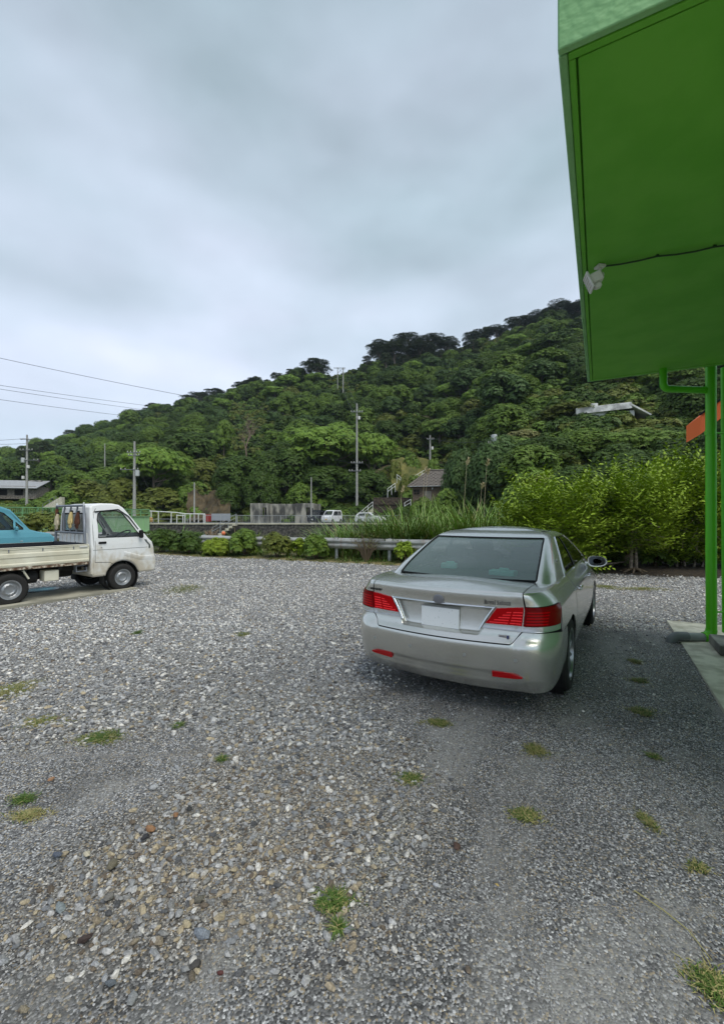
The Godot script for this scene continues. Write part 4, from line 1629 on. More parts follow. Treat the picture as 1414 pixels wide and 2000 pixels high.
func shell(o: Node3D, called: String, prof: PackedVector2Array, hw: Callable, holes: Array, paint: Material, rnd := 0.035, open := [], sides := [-1.0, 1.0]) -> MeshInstance3D:
	var mb := MB.new()
	var n := prof.size()
	# band over the profile with rounded shoulders
	var cw := Geometry2D.is_polygon_clockwise(prof)
	var nrm := []
	for i in n:
		var d := (prof[(i + 1) % n] - prof[(i - 1 + n) % n]).normalized()
		nrm.append(Vector2(d.y, -d.x) * (-1.0 if cw else 1.0))
	var mid := Vector2.ZERO
	for p in prof: mid += p
	mid /= n
	var st := [[-1.0, 0.0, rnd], [-1.0, rnd * 0.12, rnd * 0.45], [-1.0, rnd * 0.45, rnd * 0.12], [-1.0, rnd, 0.0], [0.0, 0, 0], [1.0, rnd, 0.0], [1.0, rnd * 0.45, rnd * 0.12], [1.0, rnd * 0.12, rnd * 0.45], [1.0, 0.0, rnd]]
	for i in n:
		var j := (i + 1) % n
		var rows := [[], []]
		for s in st:
			for e in 2:
				var k: int = [i, j][e]
				var p: Vector2 = prof[k] - nrm[k] * s[2]
				var x: float = s[0] * (hw.call(prof[k].y) - s[1])
				rows[e].append(Vector3(x, p.y, -p.x))
		var flat := (prof[j] - prof[i]).normalized()
		var fn := Vector2(flat.y, -flat.x) * (-1.0 if cw else 1.0)
		var through := false
		for w in open:
			if minf(prof[i].x, prof[j].x) > w[0] - 0.03 and maxf(prof[i].x, prof[j].x) < w[1] + 0.03 and minf(prof[i].y, prof[j].y) > 1.0: through = true
		if through:        # the windscreen's opening: only its side posts are body
			for side in [0, 1]:
				var cut := [[], []]
				for e in 2:
					var full: Array = rows[e]
					cut[e] = full.slice(0, 4) if side == 0 else full.slice(5, 9)
					var q: Vector3 = full[3] if side == 0 else full[5]
					var inn := Vector3(q.x - signf(q.x) * 0.055, q.y, q.z)
					if side == 0: cut[e].append(inn)
					else: cut[e].push_front(inn)
				mb.grid(cut, Vector3(0, (prof[i].y + prof[j].y) * 0.5 - fn.y * 3.0, -((prof[i].x + prof[j].x) * 0.5 - fn.x * 3.0)))
			continue
		mb.grid(rows, Vector3(0, (prof[i].y + prof[j].y) * 0.5 - fn.y * 3.0, -((prof[i].x + prof[j].x) * 0.5 - fn.x * 3.0)))
	# sides, cut for the windows
	var inner := PackedVector2Array()
	for i in n: inner.append(prof[i] - nrm[i] * rnd)
	var pieces := [inner]
	for h in holes:
		var cx := 0.0
		for p in h: cx += p.x
		cx /= h.size()
		var nxt := []
		for pc in pieces:
			for half in [PackedVector2Array([Vector2(-50, -50), Vector2(cx, -50), Vector2(cx, 50), Vector2(-50, 50)]), PackedVector2Array([Vector2(cx, -50), Vector2(50, -50), Vector2(50, 50), Vector2(cx, 50)])]:
				for q in Geometry2D.intersect_polygons(pc, half):
					for q2 in Geometry2D.clip_polygons(q, h): nxt.append(q2)
		pieces = nxt
	for sgn in sides:
		for pc in pieces:
			# fine horizontal slices so that the side follows its curve
			var y := -0.2
			while y < 2.4:
				for q in Geometry2D.intersect_polygons(pc, PackedVector2Array([Vector2(-50, y), Vector2(50, y), Vector2(50, y + 0.13), Vector2(-50, y + 0.13)])):
					var sl: float = (hw.call(y + 0.14) - hw.call(y - 0.01)) / 0.15
					mb.plate(q, func(p: Vector2) -> Vector3: return Vector3(sgn * hw.call(p.y), p.y, -p.x), Vector3(sgn, -sl, 0).normalized())
				y += 0.13
	return part(called, mb, paint, o)


func side_pane(o: Node3D, called: String, hole: PackedVector2Array, hw: Callable, m: Material, sgn: float, into := 0.02) -> MeshInstance3D:
	var mb := MB.new()
	mb.plate(hole, func(p: Vector2) -> Vector3: return Vector3(sgn * (hw.call(p.y) - into), p.y, -p.x), Vector3(sgn, 0.12, 0).normalized())
	return part(called, mb, m, o)


func edge_line(mb: MB, pts: Array, hw: Callable, sgn: float, r := 0.006, close := true, out_ := 0.002) -> void:
	var path := []
	for p in pts: path.append(Vector3(sgn * (hw.call(p.y) + out_), p.y, -p.x))
	if close: path.append(path[0])
	mb.tube(path, r, 5, false)


func front_pane(o: Node3D, called: String, a: Vector2, b: Vector2, hw: Callable, m: Material, out_ := 0.003, trim_ := 0.085) -> MeshInstance3D:
	var mb := MB.new()
	var d := (b - a).normalized()
	var n := Vector2(d.y, -d.x)
	if n.y < 0.0: n = -n
	var rows := []
	for e in [a, b]:
		var row := []
		for k in 9:
			var f := k / 4.0 - 1.0
			var w: float = hw.call(e.y) - trim_
			row.append(Vector3(f * w, e.y + n.y * out_, -(e.x + n.x * out_)))
		rows.append(row)
	mb.grid(rows, Vector3(0, a.y - n.y * 3, -(a.x - n.x * 3)))
	return part(called, mb, m, o)


func V2(a: Array) -> PackedVector2Array:
	var r := PackedVector2Array()
	for p in a: r.append(Vector2(p[0], p[1]))
	return r


func arch_pts(z: float, r: float, y0: float, yc: float) -> Array:
	var out_ := []
	var a0 := asin(clampf((y0 - yc) / r, -1, 1))
	for k in 13:
		var a := lerpf(a0, PI - a0, k / 12.0)
		out_.append([z + cos(a) * r, yc + sin(a) * r])
	return out_


func make_glass(called: String, c: Color) -> StandardMaterial3D:
	var m := mat(called, c, 0.04)
	m.transparency = BaseMaterial3D.TRANSPARENCY_ALPHA
	m.cull_mode = BaseMaterial3D.CULL_DISABLED
	return m


func make_truck() -> void:
	var yaw := deg_to_rad(34.3)
	# right front wheel stands at (-5.13, 9.40)
	var fx := sin(yaw)
	var fz := cos(yaw)
	var s := 1.03
	var at := Vector2(-5.13, 9.40) - Vector2(fx, fz) * 2.675 * s - Vector2(fz, -fx) * 0.66 * s
	var o := thing("kei_truck", "small white flatbed truck with cream drop sides and a dirty cab", "truck", Vector3(at.x, 0, -at.y), -yaw)
	o.scale = Vector3.ONE * s
	var white := mat("truck_white", Color.WHITE, 0.42)
	# mud splashed along the sills: one picture over four metres of height
	var mud := Image.create(512, 512, false, Image.FORMAT_RGB8)
	var mn := noise(131, 0.02, FastNoiseLite.TYPE_SIMPLEX_SMOOTH, 5)
	for y in 512:
		var up := 4.0 * (1.0 - y / 512.0)
		for x in 512:
			var k := mn.get_noise_2d(x, y)
			var k2 := mn.get_noise_2d(x * 4.0 + 900.0, y * 1.5)
			var f := smoothstep(0.95, 0.35, up + 0.5 * k + 0.15 * k2) * 0.75 if up < 1.5 else 0.0
			f += smoothstep(0.25, 0.6, k + 0.4 * k2) * 0.06
			mud.set_pixel(x, y, Color(0.90, 0.905, 0.90).lerp(Color(0.62, 0.55, 0.42), clampf(f * 0.7, 0, 1)))
	white.albedo_texture = ImageTexture.create_from_image(mud)
	white.uv1_triplanar = true
	white.uv1_triplanar_sharpness = 6.0
	white.uv1_scale = Vector3.ONE * 0.25
	var cream := rough_mat("truck_cream", Color(0.80, 0.78, 0.69), Color(0.87, 0.855, 0.78), 3.3, 0.5, 0.0, 133, false)
	var steel := mat("truck_steel", Color(0.50, 0.52, 0.55), 0.5, 0.4)
	var frame := mat("chassis", Color(0.10, 0.10, 0.10), 0.8)
	var glass := make_glass("truck_glass", Color(0.20, 0.26, 0.24, 0.10))
	var hw := func(y: float) -> float:
		return 0.735 - 0.012 * smoothstep(0.6, 0.3, y) - 0.125 * pow(smoothstep(0.95, 1.85, y), 1.1)
	var prof := [[2.065, 0.40], [2.065, 0.9], [2.07, 1.5], [2.085, 1.70], [2.13, 1.755], [2.30, 1.785], [2.52, 1.785], [2.66, 1.76], [2.745, 1.70], [2.95, 1.43], [3.14, 1.16], [3.22, 1.06], [3.31, 0.97], [3.345, 0.85], [3.36, 0.68], [3.39, 0.63], [3.395, 0.50], [3.385, 0.38], [3.34, 0.33], [3.03, 0.33]]
	prof += arch_pts(2.675, 0.335, 0.33, 0.275).slice(1)
	prof += [[2.30, 0.33], [2.12, 0.33]]
	var win := V2([[2.20, 1.10], [2.20, 1.46], [2.225, 1.575], [2.30, 1.625], [2.60, 1.635], [2.70, 1.585], [2.84, 1.40], [3.03, 1.13], [3.03, 1.10]])
	var cab := shell(o, "cab", V2(prof), hw, [win], white, 0.04, [[2.745, 3.14]])
	front_pane(cab, "windscreen", Vector2(2.745, 1.70), Vector2(3.14, 1.16), hw, make_glass("truck_windscreen", Color(0.16, 0.2, 0.19, 0.15)))
	for sgn in [-1.0, 1.0]:
		var mb := MB.new()
		# door outline, crease and swage line
		edge_line(mb, [Vector2(2.135, 0.62), Vector2(2.135, 1.0), Vector2(2.14, 1.60), Vector2(2.19, 1.68)], hw, sgn, 0.004, false, 0.001)
		edge_line(mb, [Vector2(2.135, 0.62), Vector2(2.42, 0.60), Vector2(2.47, 0.56)], hw, sgn, 0.004, false, 0.001)
		edge_line(mb, [Vector2(2.10, 0.86), Vector2(3.2, 0.86)], hw, sgn, 0.0035, false, 0.0)
		part("door_gap", mb, frame, cab)
		mb = MB.new()
		var rows := []
		for i in 3:
			var row := []
			for q in [[2.70, 0.78], [2.95, 0.70], [3.05, 0.665], [3.2, 0.66], [3.34, 0.66]]:
				row.append(Vector3(sgn * (hw.call(q[1]) + [0.0, 0.016, 0.002][i]), q[1] + [0.028, 0.0, -0.07][i], -q[0]))
			rows.append(row)
		mb.grid(rows, Vector3(0, 0.7, -2.8))
		part("bumper_swage", mb, white, cab)
		var pane := side_pane(o, "side_window", win, hw, glass, sgn)
		mb = MB.new()
		edge_line(mb, Array(win), hw, sgn, 0.011, true, -0.006)
		part("window_rubber", mb, M.black, pane)
		mb = MB.new()
		mb.tube([Vector3(sgn * (hw.call(1.6) + 0.012), 1.615, -2.16), Vector3(sgn * (hw.call(1.66) + 0.015), 1.665, -2.62), Vector3(sgn * (hw.call(1.5) + 0.012), 1.52, -2.82), Vector3(sgn * (hw.call(1.3) + 0.01), 1.25, -3.0)], 0.014, 6)
		part("rain_visor", mb, make_glass("smoke", Color(0.03, 0.03, 0.03, 0.75)), pane)
		mb = MB.new()
		mb.box(Transform3D(Basis(), Vector3(sgn * (hw.call(0.99) + 0.006), 1.0, -2.27)), Vector3(0.03, 0.045, 0.15), 0.012)
		part("handle", mb, M.black, cab)
		mb = MB.new()
		mb.lathe([Vector2(0.011, 0), Vector2(0.011, 0.006), Vector2(0, 0.006)], 10, Transform3D(Basis(Vector3(0, -1, 0), Vector3(sgn, 0, 0), Vector3(0, 0, 1)), Vector3(sgn * hw.call(0.9), 0.905, -2.255)))
		part("lock", mb, M.steel, cab)
		# door mirror
		mb = MB.new()
		mb.box(Transform3D(Basis(Vector3.UP, sgn * 0.3), Vector3(sgn * 0.80, 1.15, -3.02)), Vector3(0.12, 0.17, 0.06), 0.03)
		mb.tube([Vector3(sgn * 0.80, 1.12, -3.02), Vector3(sgn * 0.70, 1.10, -3.08)], 0.016, 6)
		part("mirror", mb, M.black, cab)
		# headlamp
		mb = MB.new()
		rows = []
		for y in [0.84, 0.91, 0.985, 1.03]:
			var row := []
			for k in 7:
				var f := k / 6.0
				var zz: float = lerpf(3.355, 3.26, smoothstep(0.9, 1.03, y))
				row.append(Vector3(sgn * (0.46 + 0.288 * sin(f * PI / 2)), y, -(zz - 0.14 * (1 - cos(f * PI / 2)) + 0.008)))
			rows.append(row)
		mb.grid(rows, Vector3(0, 0.9, -2.8), null, 0.02)
		part("headlight", mb, mat("headlamp", Color(0.50, 0.52, 0.52), 0.12, 0.6), cab)
	# back window with its frame, pressed ribs below, guard frame
	var mbk := MB.new()
	mbk.box(Transform3D(Basis(), Vector3(0, 1.40, -2.057)), Vector3(0.92, 0.34, 0.012), 0.003)
	var bw := part("back_window", mbk, make_glass("back_glass", Color(0.20, 0.26, 0.24, 0.25)), cab)
	mbk = MB.new()
	for b in [[0, 1.58, 0.98, 0.03], [0, 1.225, 0.98, 0.03]]:
		mbk.box(Transform3D(Basis(), Vector3(b[0], b[1], -2.052)), Vector3(b[2], b[3], 0.022), 0.006)
	for x in [-0.475, 0.475]: mbk.box(Transform3D(Basis(), Vector3(x, 1.40, -2.052)), Vector3(0.03, 0.33, 0.022), 0.006)
	part("window_frame", mbk, M.black, bw)
	mbk = MB.new()
	for k in 7: mbk.box(Transform3D(Basis(), Vector3(-0.54 + k * 0.18, 1.08, -2.054)), Vector3(0.08, 0.22, 0.03), 0.012)
	part("pressed_rib", mbk, white, cab)
	mbk = MB.new()
	for k in 3: mbk.box(Transform3D(Basis(), Vector3(0.0 + k * 0.10, 0.985, -2.046)), Vector3(0.03, 0.05, 0.01), 0.003)
	part("drain_slot", mbk, M.black, cab)
	var guard := MB.new()
	var gz := -1.985
	guard.tube([Vector3(-0.66, 0.98, gz), Vector3(-0.64, 1.20, gz), Vector3(-0.60, 1.735, gz), Vector3(0.60, 1.735, gz), Vector3(0.64, 1.20, gz), Vector3(0.66, 0.98, gz)], 0.026, 8)
	guard.tube([Vector3(-0.64, 1.20, gz), Vector3(0.64, 1.20, gz)], 0.022, 8)
	var gd := part("guard_frame", guard, steel, o)
	for x in [-0.28, 0.0, 0.28]:
		var bar := MB.new()
		bar.tube([Vector3(x, 1.20, gz - 0.005), Vector3(x, 1.62, gz - 0.005), Vector3(x + 0.04, 1.68, gz - 0.005), Vector3(x + 0.05, 1.735, gz)], 0.018, 8)
		part("guard_bar", bar, steel, gd)
	guard = MB.new()
	for x in [-0.60, 0.60]: guard.tube([Vector3(x, 1.72, gz), Vector3(x, 1.80, gz)], 0.014, 6)
	part("hook", guard, M.white_paint, gd)
	guard = MB.new()
	guard.box(Transform3D(Basis(), Vector3(-0.60, 1.45, gz + 0.002)), Vector3(0.05, 0.46, 0.05), 0.01)
	part("rusty_post", guard, M.rust, gd)
	# bed: floor, mat, pressed sides
	var bed := MB.new()
	bed.box(Transform3D(Basis(), Vector3(0, 0.64, -1.02)), Vector3(1.40, 0.05, 1.98), 0.005)
	part("bed_floor", bed, cream, o)
	bed = MB.new()
	bed.box(Transform3D(Basis(), Vector3(0, 0.672, -1.02)), Vector3(1.36, 0.012, 1.94), 0.003)
	bed.tube([Vector3(-0.6, 0.72, -1.92), Vector3(0.2, 0.75, -1.92), Vector3(0.62, 0.95, -1.90)], 0.05, 8)
	for x in [-0.694, 0.694]: bed.box(Transform3D(Basis(), Vector3(x, 0.835, -1.02)), Vector3(0.014, 0.31, 1.94), 0.003)
	bed.box(Transform3D(Basis(), Vector3(0, 0.84, -1.975)), Vector3(1.37, 0.33, 0.05), 0.01)
	part("bed_mat", bed, mat("bed_mat", Color(0.12, 0.13, 0.16), 0.7), o)
	for sgn in [-1.0, 1.0]:
		var gate := MB.new()
		var rows := []
		for q in [[0.655, 0.735], [0.68, 0.741], [0.70, 0.741], [0.715, 0.731], [0.80, 0.731], [0.815, 0.741], [0.875, 0.741], [0.89, 0.731], [0.945, 0.731], [0.955, 0.741], [0.985, 0.741], [0.99, 0.735], [0.99, 0.705], [0.66, 0.705]]:
			rows.append([Vector3(sgn * q[1], q[0], -0.03), Vector3(sgn * q[1], q[0], -2.02)])
		for i in rows.size() - 1:
			mb_pair(gate, rows[i], rows[i + 1], Vector3(sgn * 0.72, 0.82, -1.0))
		for e in [-0.03, -2.02]:
			gate.box(Transform3D(Basis(), Vector3(sgn * 0.722, 0.822, e)), Vector3(0.03, 0.325, 0.014), 0.003)
		var g := part("drop_side", gate, cream, o)
		gate = MB.new()
		gate.box(Transform3D(Basis(), Vector3(sgn * 0.744, 0.945, -1.92)), Vector3(0.014, 0.035, 0.14), 0.006)
		part("latch", gate, M.insulator, g)
		gate = MB.new()
		for k in 4: gate.box(Transform3D(Basis(), Vector3(sgn * 0.745, 0.935, -0.25 - k * 0.5)), Vector3(0.012, 0.05, 0.016), 0.003)
		part("rope_hook", gate, steel, g)
		gate = MB.new()
		gate.box(Transform3D(Basis(), Vector3(sgn * 0.735, 0.978, -1.02)), Vector3(0.018, 0.006, 1.96), 0.002)
		part("top_strip", gate, M.black, g)
		gate = MB.new()
		gate.box(Transform3D(Basis(), Vector3(sgn * 0.71, 0.622, -1.02)), Vector3(0.05, 0.045, 1.99), 0.004)
		for k in 5: gate.box(Transform3D(Basis(), Vector3(sgn * 0.735, 0.64, -0.2 - k * 0.42)), Vector3(0.02, 0.035, 0.09), 0.004)
		part("side_rail", gate, rough_mat("rail_rust", Color(0.35, 0.25, 0.18), Color(0.78, 0.75, 0.68), 0.5, 0.8, 0.0, 137, false), o)
	bed = MB.new()
	bed.box(Transform3D(Basis(), Vector3(0, 0.82, -0.012)), Vector3(1.42, 0.33, 0.025), 0.006)
	part("tail_gate", bed, cream, o)
	bed = MB.new()
	bed.box(Transform3D(Basis(), Vector3(0, 0.81, -2.03)), Vector3(1.42, 0.32, 0.02), 0.004)
	part("front_gate", bed, white, o)
	# underneath
	var un := MB.new()
	for x in [-0.30, 0.30]: un.box(Transform3D(Basis(), Vector3(x, 0.52, -1.2)), Vector3(0.07, 0.12, 2.3), 0.01)
	for z in [0.4, 1.0, 1.55, 2.0]: un.box(Transform3D(Basis(), Vector3(0, 0.57, -z)), Vector3(1.36, 0.06, 0.06), 0.005)
	un.box(Transform3D(Basis(), Vector3(0.0, 0.42, -1.5)), Vector3(0.5, 0.16, 0.9), 0.04)
	un.tube([Vector3(-0.55, 0.275, -0.775), Vector3(0.55, 0.275, -0.775)], 0.045, 10)
	un.box(Transform3D(Basis(), Vector3(0, 0.275, -0.775)), Vector3(0.2, 0.2, 0.2), 0.08)
	un.box(Transform3D(Basis(), Vector3(0.0, 0.62, -2.6)), Vector3(1.1, 0.5, 0.5), 0.05)
	part("chassis", un, frame, o)
	un = MB.new()
	un.box(Transform3D(Basis(), Vector3(0.56, 0.44, -1.42)), Vector3(0.22, 0.20, 0.24), 0.015)
	part("battery_box", un, cream, o)
	un = MB.new()
	un.tube([Vector3(0.50, 0.43, -0.98), Vector3(0.50, 0.43, -1.22)], 0.11, 14)
	part("air_tank", un, frame, o)
	un = MB.new()
	for b in [[0.0, 0.055, 0.20, 0.02], [0.0, -0.055, 0.20, 0.02]]: un.box(Transform3D(Basis(), Vector3(0.62, 0.52 + b[1], -1.92)), Vector3(0.1, b[3], b[2]), 0.004)
	for z in [-1.83, -2.01]: un.box(Transform3D(Basis(), Vector3(0.62, 0.52, z)), Vector3(0.1, 0.10, 0.02), 0.004)
	part("tool_bracket", un, steel, o)
	un = MB.new()
	un.box(Transform3D(Basis(Vector3.RIGHT, 0.5), Vector3(0.66, 0.50, -1.02)), Vector3(0.05, 0.18, 0.03), 0.004)
	part("mud_stay", un, cream, o)
	un = MB.new()
	for sgn in [-1.0, 1.0]:
		un.box(Transform3D(Basis(), Vector3(sgn * 0.62, 0.26, -2.31)), Vector3(0.2, 0.2, 0.012), 0.003)
		var cyl := Transform3D(Basis(Vector3(0, -1, 0), Vector3(1, 0, 0), Vector3(0, 0, 1)), Vector3(sgn * 0.60, 0.275, -2.675))
		un.lathe([Vector2(0.33, -0.11), Vector2(0.33, 0.11)], 28, cyl)
	part("mud_flap", un, M.black, o)
	# cabin
	un = MB.new()
	for x in [-0.33, 0.33]:
		un.box(Transform3D(Basis(Vector3.RIGHT, 0.12), Vector3(x, 1.05, -2.23)), Vector3(0.48, 0.62, 0.10), 0.04)
		un.box(Transform3D(Basis(), Vector3(x, 0.77, -2.45)), Vector3(0.48, 0.12, 0.46), 0.04)
	part("seat", un, mat("truck_seat", Color(0.30, 0.26, 0.22), 0.9), o)
	un = MB.new()
	un.box(Transform3D(Basis(), Vector3(0, 0.98, -3.07)), Vector3(1.3, 0.2, 0.26), 0.05)
	part("dashboard", un, M.black, o)
	un = MB.new()
	var circ := []
	for k in 25: circ.append(Vector3(0.33 + 0.18 * cos(TAU * k / 24.0), 1.13 + 0.09 * sin(TAU * k / 24.0), -2.86 - 0.15 * sin(TAU * k / 24.0)))
	un.tube(circ, 0.014, 8, false)
	part("steering_wheel", un, M.black, o)
	add_wheels(o, [Vector3(0.665, 0.272, -0.775), Vector3(-0.665, 0.272, -0.775), Vector3(0.665, 0.272, -2.675), Vector3(-0.665, 0.272, -2.675)], make_wheel(0.272, 0.150, 0.160, 0, M.steel, true), mat("wheel_steel", Color(0.62, 0.63, 0.64), 0.35, 0.6))
	# work gloves hung over the frame, in pairs and singly
	var T := o.transform
	var hang := [[-0.46, 1.40, 0.30, "limp_off", Color(0.74, 0.70, 0.60), "off white work glove hanging at the far end of the truck's guard frame"], [0.16, 1.44, 0.27, "cream", Color(0.80, 0.72, 0.50), "yellowish work glove hanging in the middle of the truck's guard frame"], [0.45, 1.43, 0.33, "brown", Color(0.33, 0.20, 0.14), "dark brown leather work glove hanging on the guard frame nearest the cab door"]]
	for h in hang:
		var g := thing("work_glove", h[5], "glove", Vector3.ZERO, 0.0, "gloves hung on the truck")
		g.transform = T * Transform3D(Basis(), Vector3(h[0], h[1] + 0.15, -1.945))
		var gm := mat("glove_" + h[3], h[4], 0.95)
		var mb := MB.new()
		# cuff clipped at the top, palm below, five fingers drooping
		mb.tube([Vector3(0, 0.02, 0), Vector3(0.005, -0.05, 0.01), Vector3(0.0, -0.10, 0.012), Vector3(-0.005, -0.17, 0.012), Vector3(-0.008, -0.21, 0.012)], [0.022, 0.040, 0.046, 0.052, 0.046], 10)
		part("palm", mb, gm, g)
		for k in 4:
			mb = MB.new()
			var x := -0.045 + k * 0.026
			var l: float = [0.075, 0.10, 0.105, 0.085][k]
			mb.tube([Vector3(x, -0.20, 0.012), Vector3(x * 1.15 - 0.006, -0.20 - l * 0.55, 0.02), Vector3(x * 1.25 - 0.01, -0.20 - l, 0.014)], [0.016, 0.0145, 0.010], 7)
			part("finger", mb, gm, g)
		mb = MB.new()
		mb.tube([Vector3(0.035, -0.12, 0.012), Vector3(0.065, -0.16, 0.02), Vector3(0.066, -0.205, 0.02)], [0.017, 0.016, 0.010], 7)
		part("thumb", mb, gm, g)
		mb = MB.new()
		mb.box(Transform3D(Basis(), Vector3(0, 0.03, -0.01)), Vector3(0.03, 0.05, 0.05), 0.01)
		part("clip", mb, M.black, g)
	# concrete strip and iron lid under the truck
	var st := MB.new()
	var c0 := Vector2(-6.3, 7.95)
	var dirv := Vector2(fx, fz)
	var nx := Vector2(fz, -fx)
	var q4 := []
	for e in [[-4.0, -0.75], [-4.0, 0.42], [2.1, 0.42], [2.1, -0.75]]:
		var w: Vector2 = c0 + dirv * e[0] + nx * e[1]
		q4.append(Vector3(w.x, 0.034, -w.y))
	st.quad(q4[0], q4[1], q4[2], q4[3], Vector3.UP)
	for k in 4: st.quad(q4[k], q4[(k + 1) % 4], q4[(k + 1) % 4] - Vector3(0, 0.1, 0), q4[k] - Vector3(0, 0.1, 0), (q4[k] + q4[(k + 1) % 4]) * 0.5 - (q4[0] + q4[2]) * 0.5)
	setting("pavement", st, rough_mat("damp_concrete", Color(0.50, 0.49, 0.44), Color(0.66, 0.645, 0.58), 5.0, 0.85, 0.2, 139))
	st = MB.new()
	var lc := G(84, 1151, 0.04)
	st.lathe([Vector2(0.30, -0.01), Vector2(0.30, 0.006), Vector2(0.0, 0.007)], 32)
	st.lathe([Vector2(0.25, 0.007), Vector2(0.245, 0.011), Vector2(0.235, 0.011), Vector2(0.23, 0.007)], 32)
	var lid := solo("manhole_cover", st, mat("wet_iron", Color(0.42, 0.44, 0.46), 0.18, 0.4), "round iron cover in the concrete strip under the white flatbed truck", "manhole cover")
	lid.position = lc


func mb_pair(mb: MB, a: Array, b: Array, ref: Vector3) -> void:
	mb.quad(a[0], a[1], b[1], b[0], (a[0] + b[1]) * 0.5 - ref)


# a plain car: body profile, panes, lamps, wheels
func make_car(called: String, label: String, kind: String, at: Vector3, yaw: float, prof: Array, wins: Array, screen: Array, wheels: Array, w: float, tuck: Array, paint: Material, group := "", wr := 0.28) -> Node3D:
	var o := thing(called, label, kind, at, yaw, group)
	var hw := func(y: float) -> float:
		return w - tuck[2] * smoothstep(tuck[0], tuck[1], y)
	var p := []
	for q in prof:
		if q.size() == 1:
			p += arch_pts(q[0], wr + 0.06, 0.24, wr)
		else:
			p.append(q)
	var holes := []
	for h in wins: holes.append(V2(h))
	var open := []
	for sc in screen:
		if sc[0] > 1.0: open.append([sc[0], sc[2]])
	var body := shell(o, "body", V2(p), hw, holes, paint, 0.05, open)
	var glass: Material = M.car_pane
	for h in holes:
		for sgn in [-1.0, 1.0]:
			var pane := side_pane(o, "side_window", h, hw, glass, sgn)
			var mb := MB.new()
			edge_line(mb, Array(h), hw, sgn, 0.014, true, -0.006)
			part("window_rubber", mb, M.black, pane)
	for sc in screen:
		front_pane(body, sc[4], Vector2(sc[0], sc[1]), Vector2(sc[2], sc[3]), hw, glass, 0.003, 0.10)
	var mb := MB.new()
	for z in wheels:
		for sgn in [-1.0, 1.0]:
			var cyl := Transform3D(Basis(Vector3(0, -1, 0), Vector3(1, 0, 0), Vector3(0, 0, 1)), Vector3(sgn * (w - 0.12), wr, -z))
			mb.lathe([Vector2(wr + 0.055, -0.11), Vector2(wr + 0.055, 0.11)], 24, cyl)
	mb.box(Transform3D(Basis(), Vector3(0, 0.30, -prof_len(p) * 0.5)), Vector3(w * 1.4, 0.16, prof_len(p) * 0.9), 0.04)
	part("underbody", mb, M.black, o)
	var sp := []
	for z in wheels:
		sp.append(Vector3(w - 0.08, wr, -z)); sp.append(Vector3(-w + 0.08, wr, -z))
	add_wheels(o, sp, make_wheel(wr, 0.16, wr * 0.62, 7, M.steel), M.steel)
	return o


func prof_len(p: Array) -> float:
	var m := 0.0
	for q in p: m = maxf(m, q[0])
	return m


func car_lamp(o: Node3D, called: String, c: Vector3, size: Vector3, m: Material, n := 2) -> void:
	for sgn in ([-1.0, 1.0] if n == 2 else [1.0]):
		var mb := MB.new()
		mb.box(Transform3D(Basis(Vector3.UP, -sgn * 0.25), Vector3(c.x * sgn, c.y, c.z)), size, minf(size.y, size.z) * 0.4)
		part(called, mb, m, o)


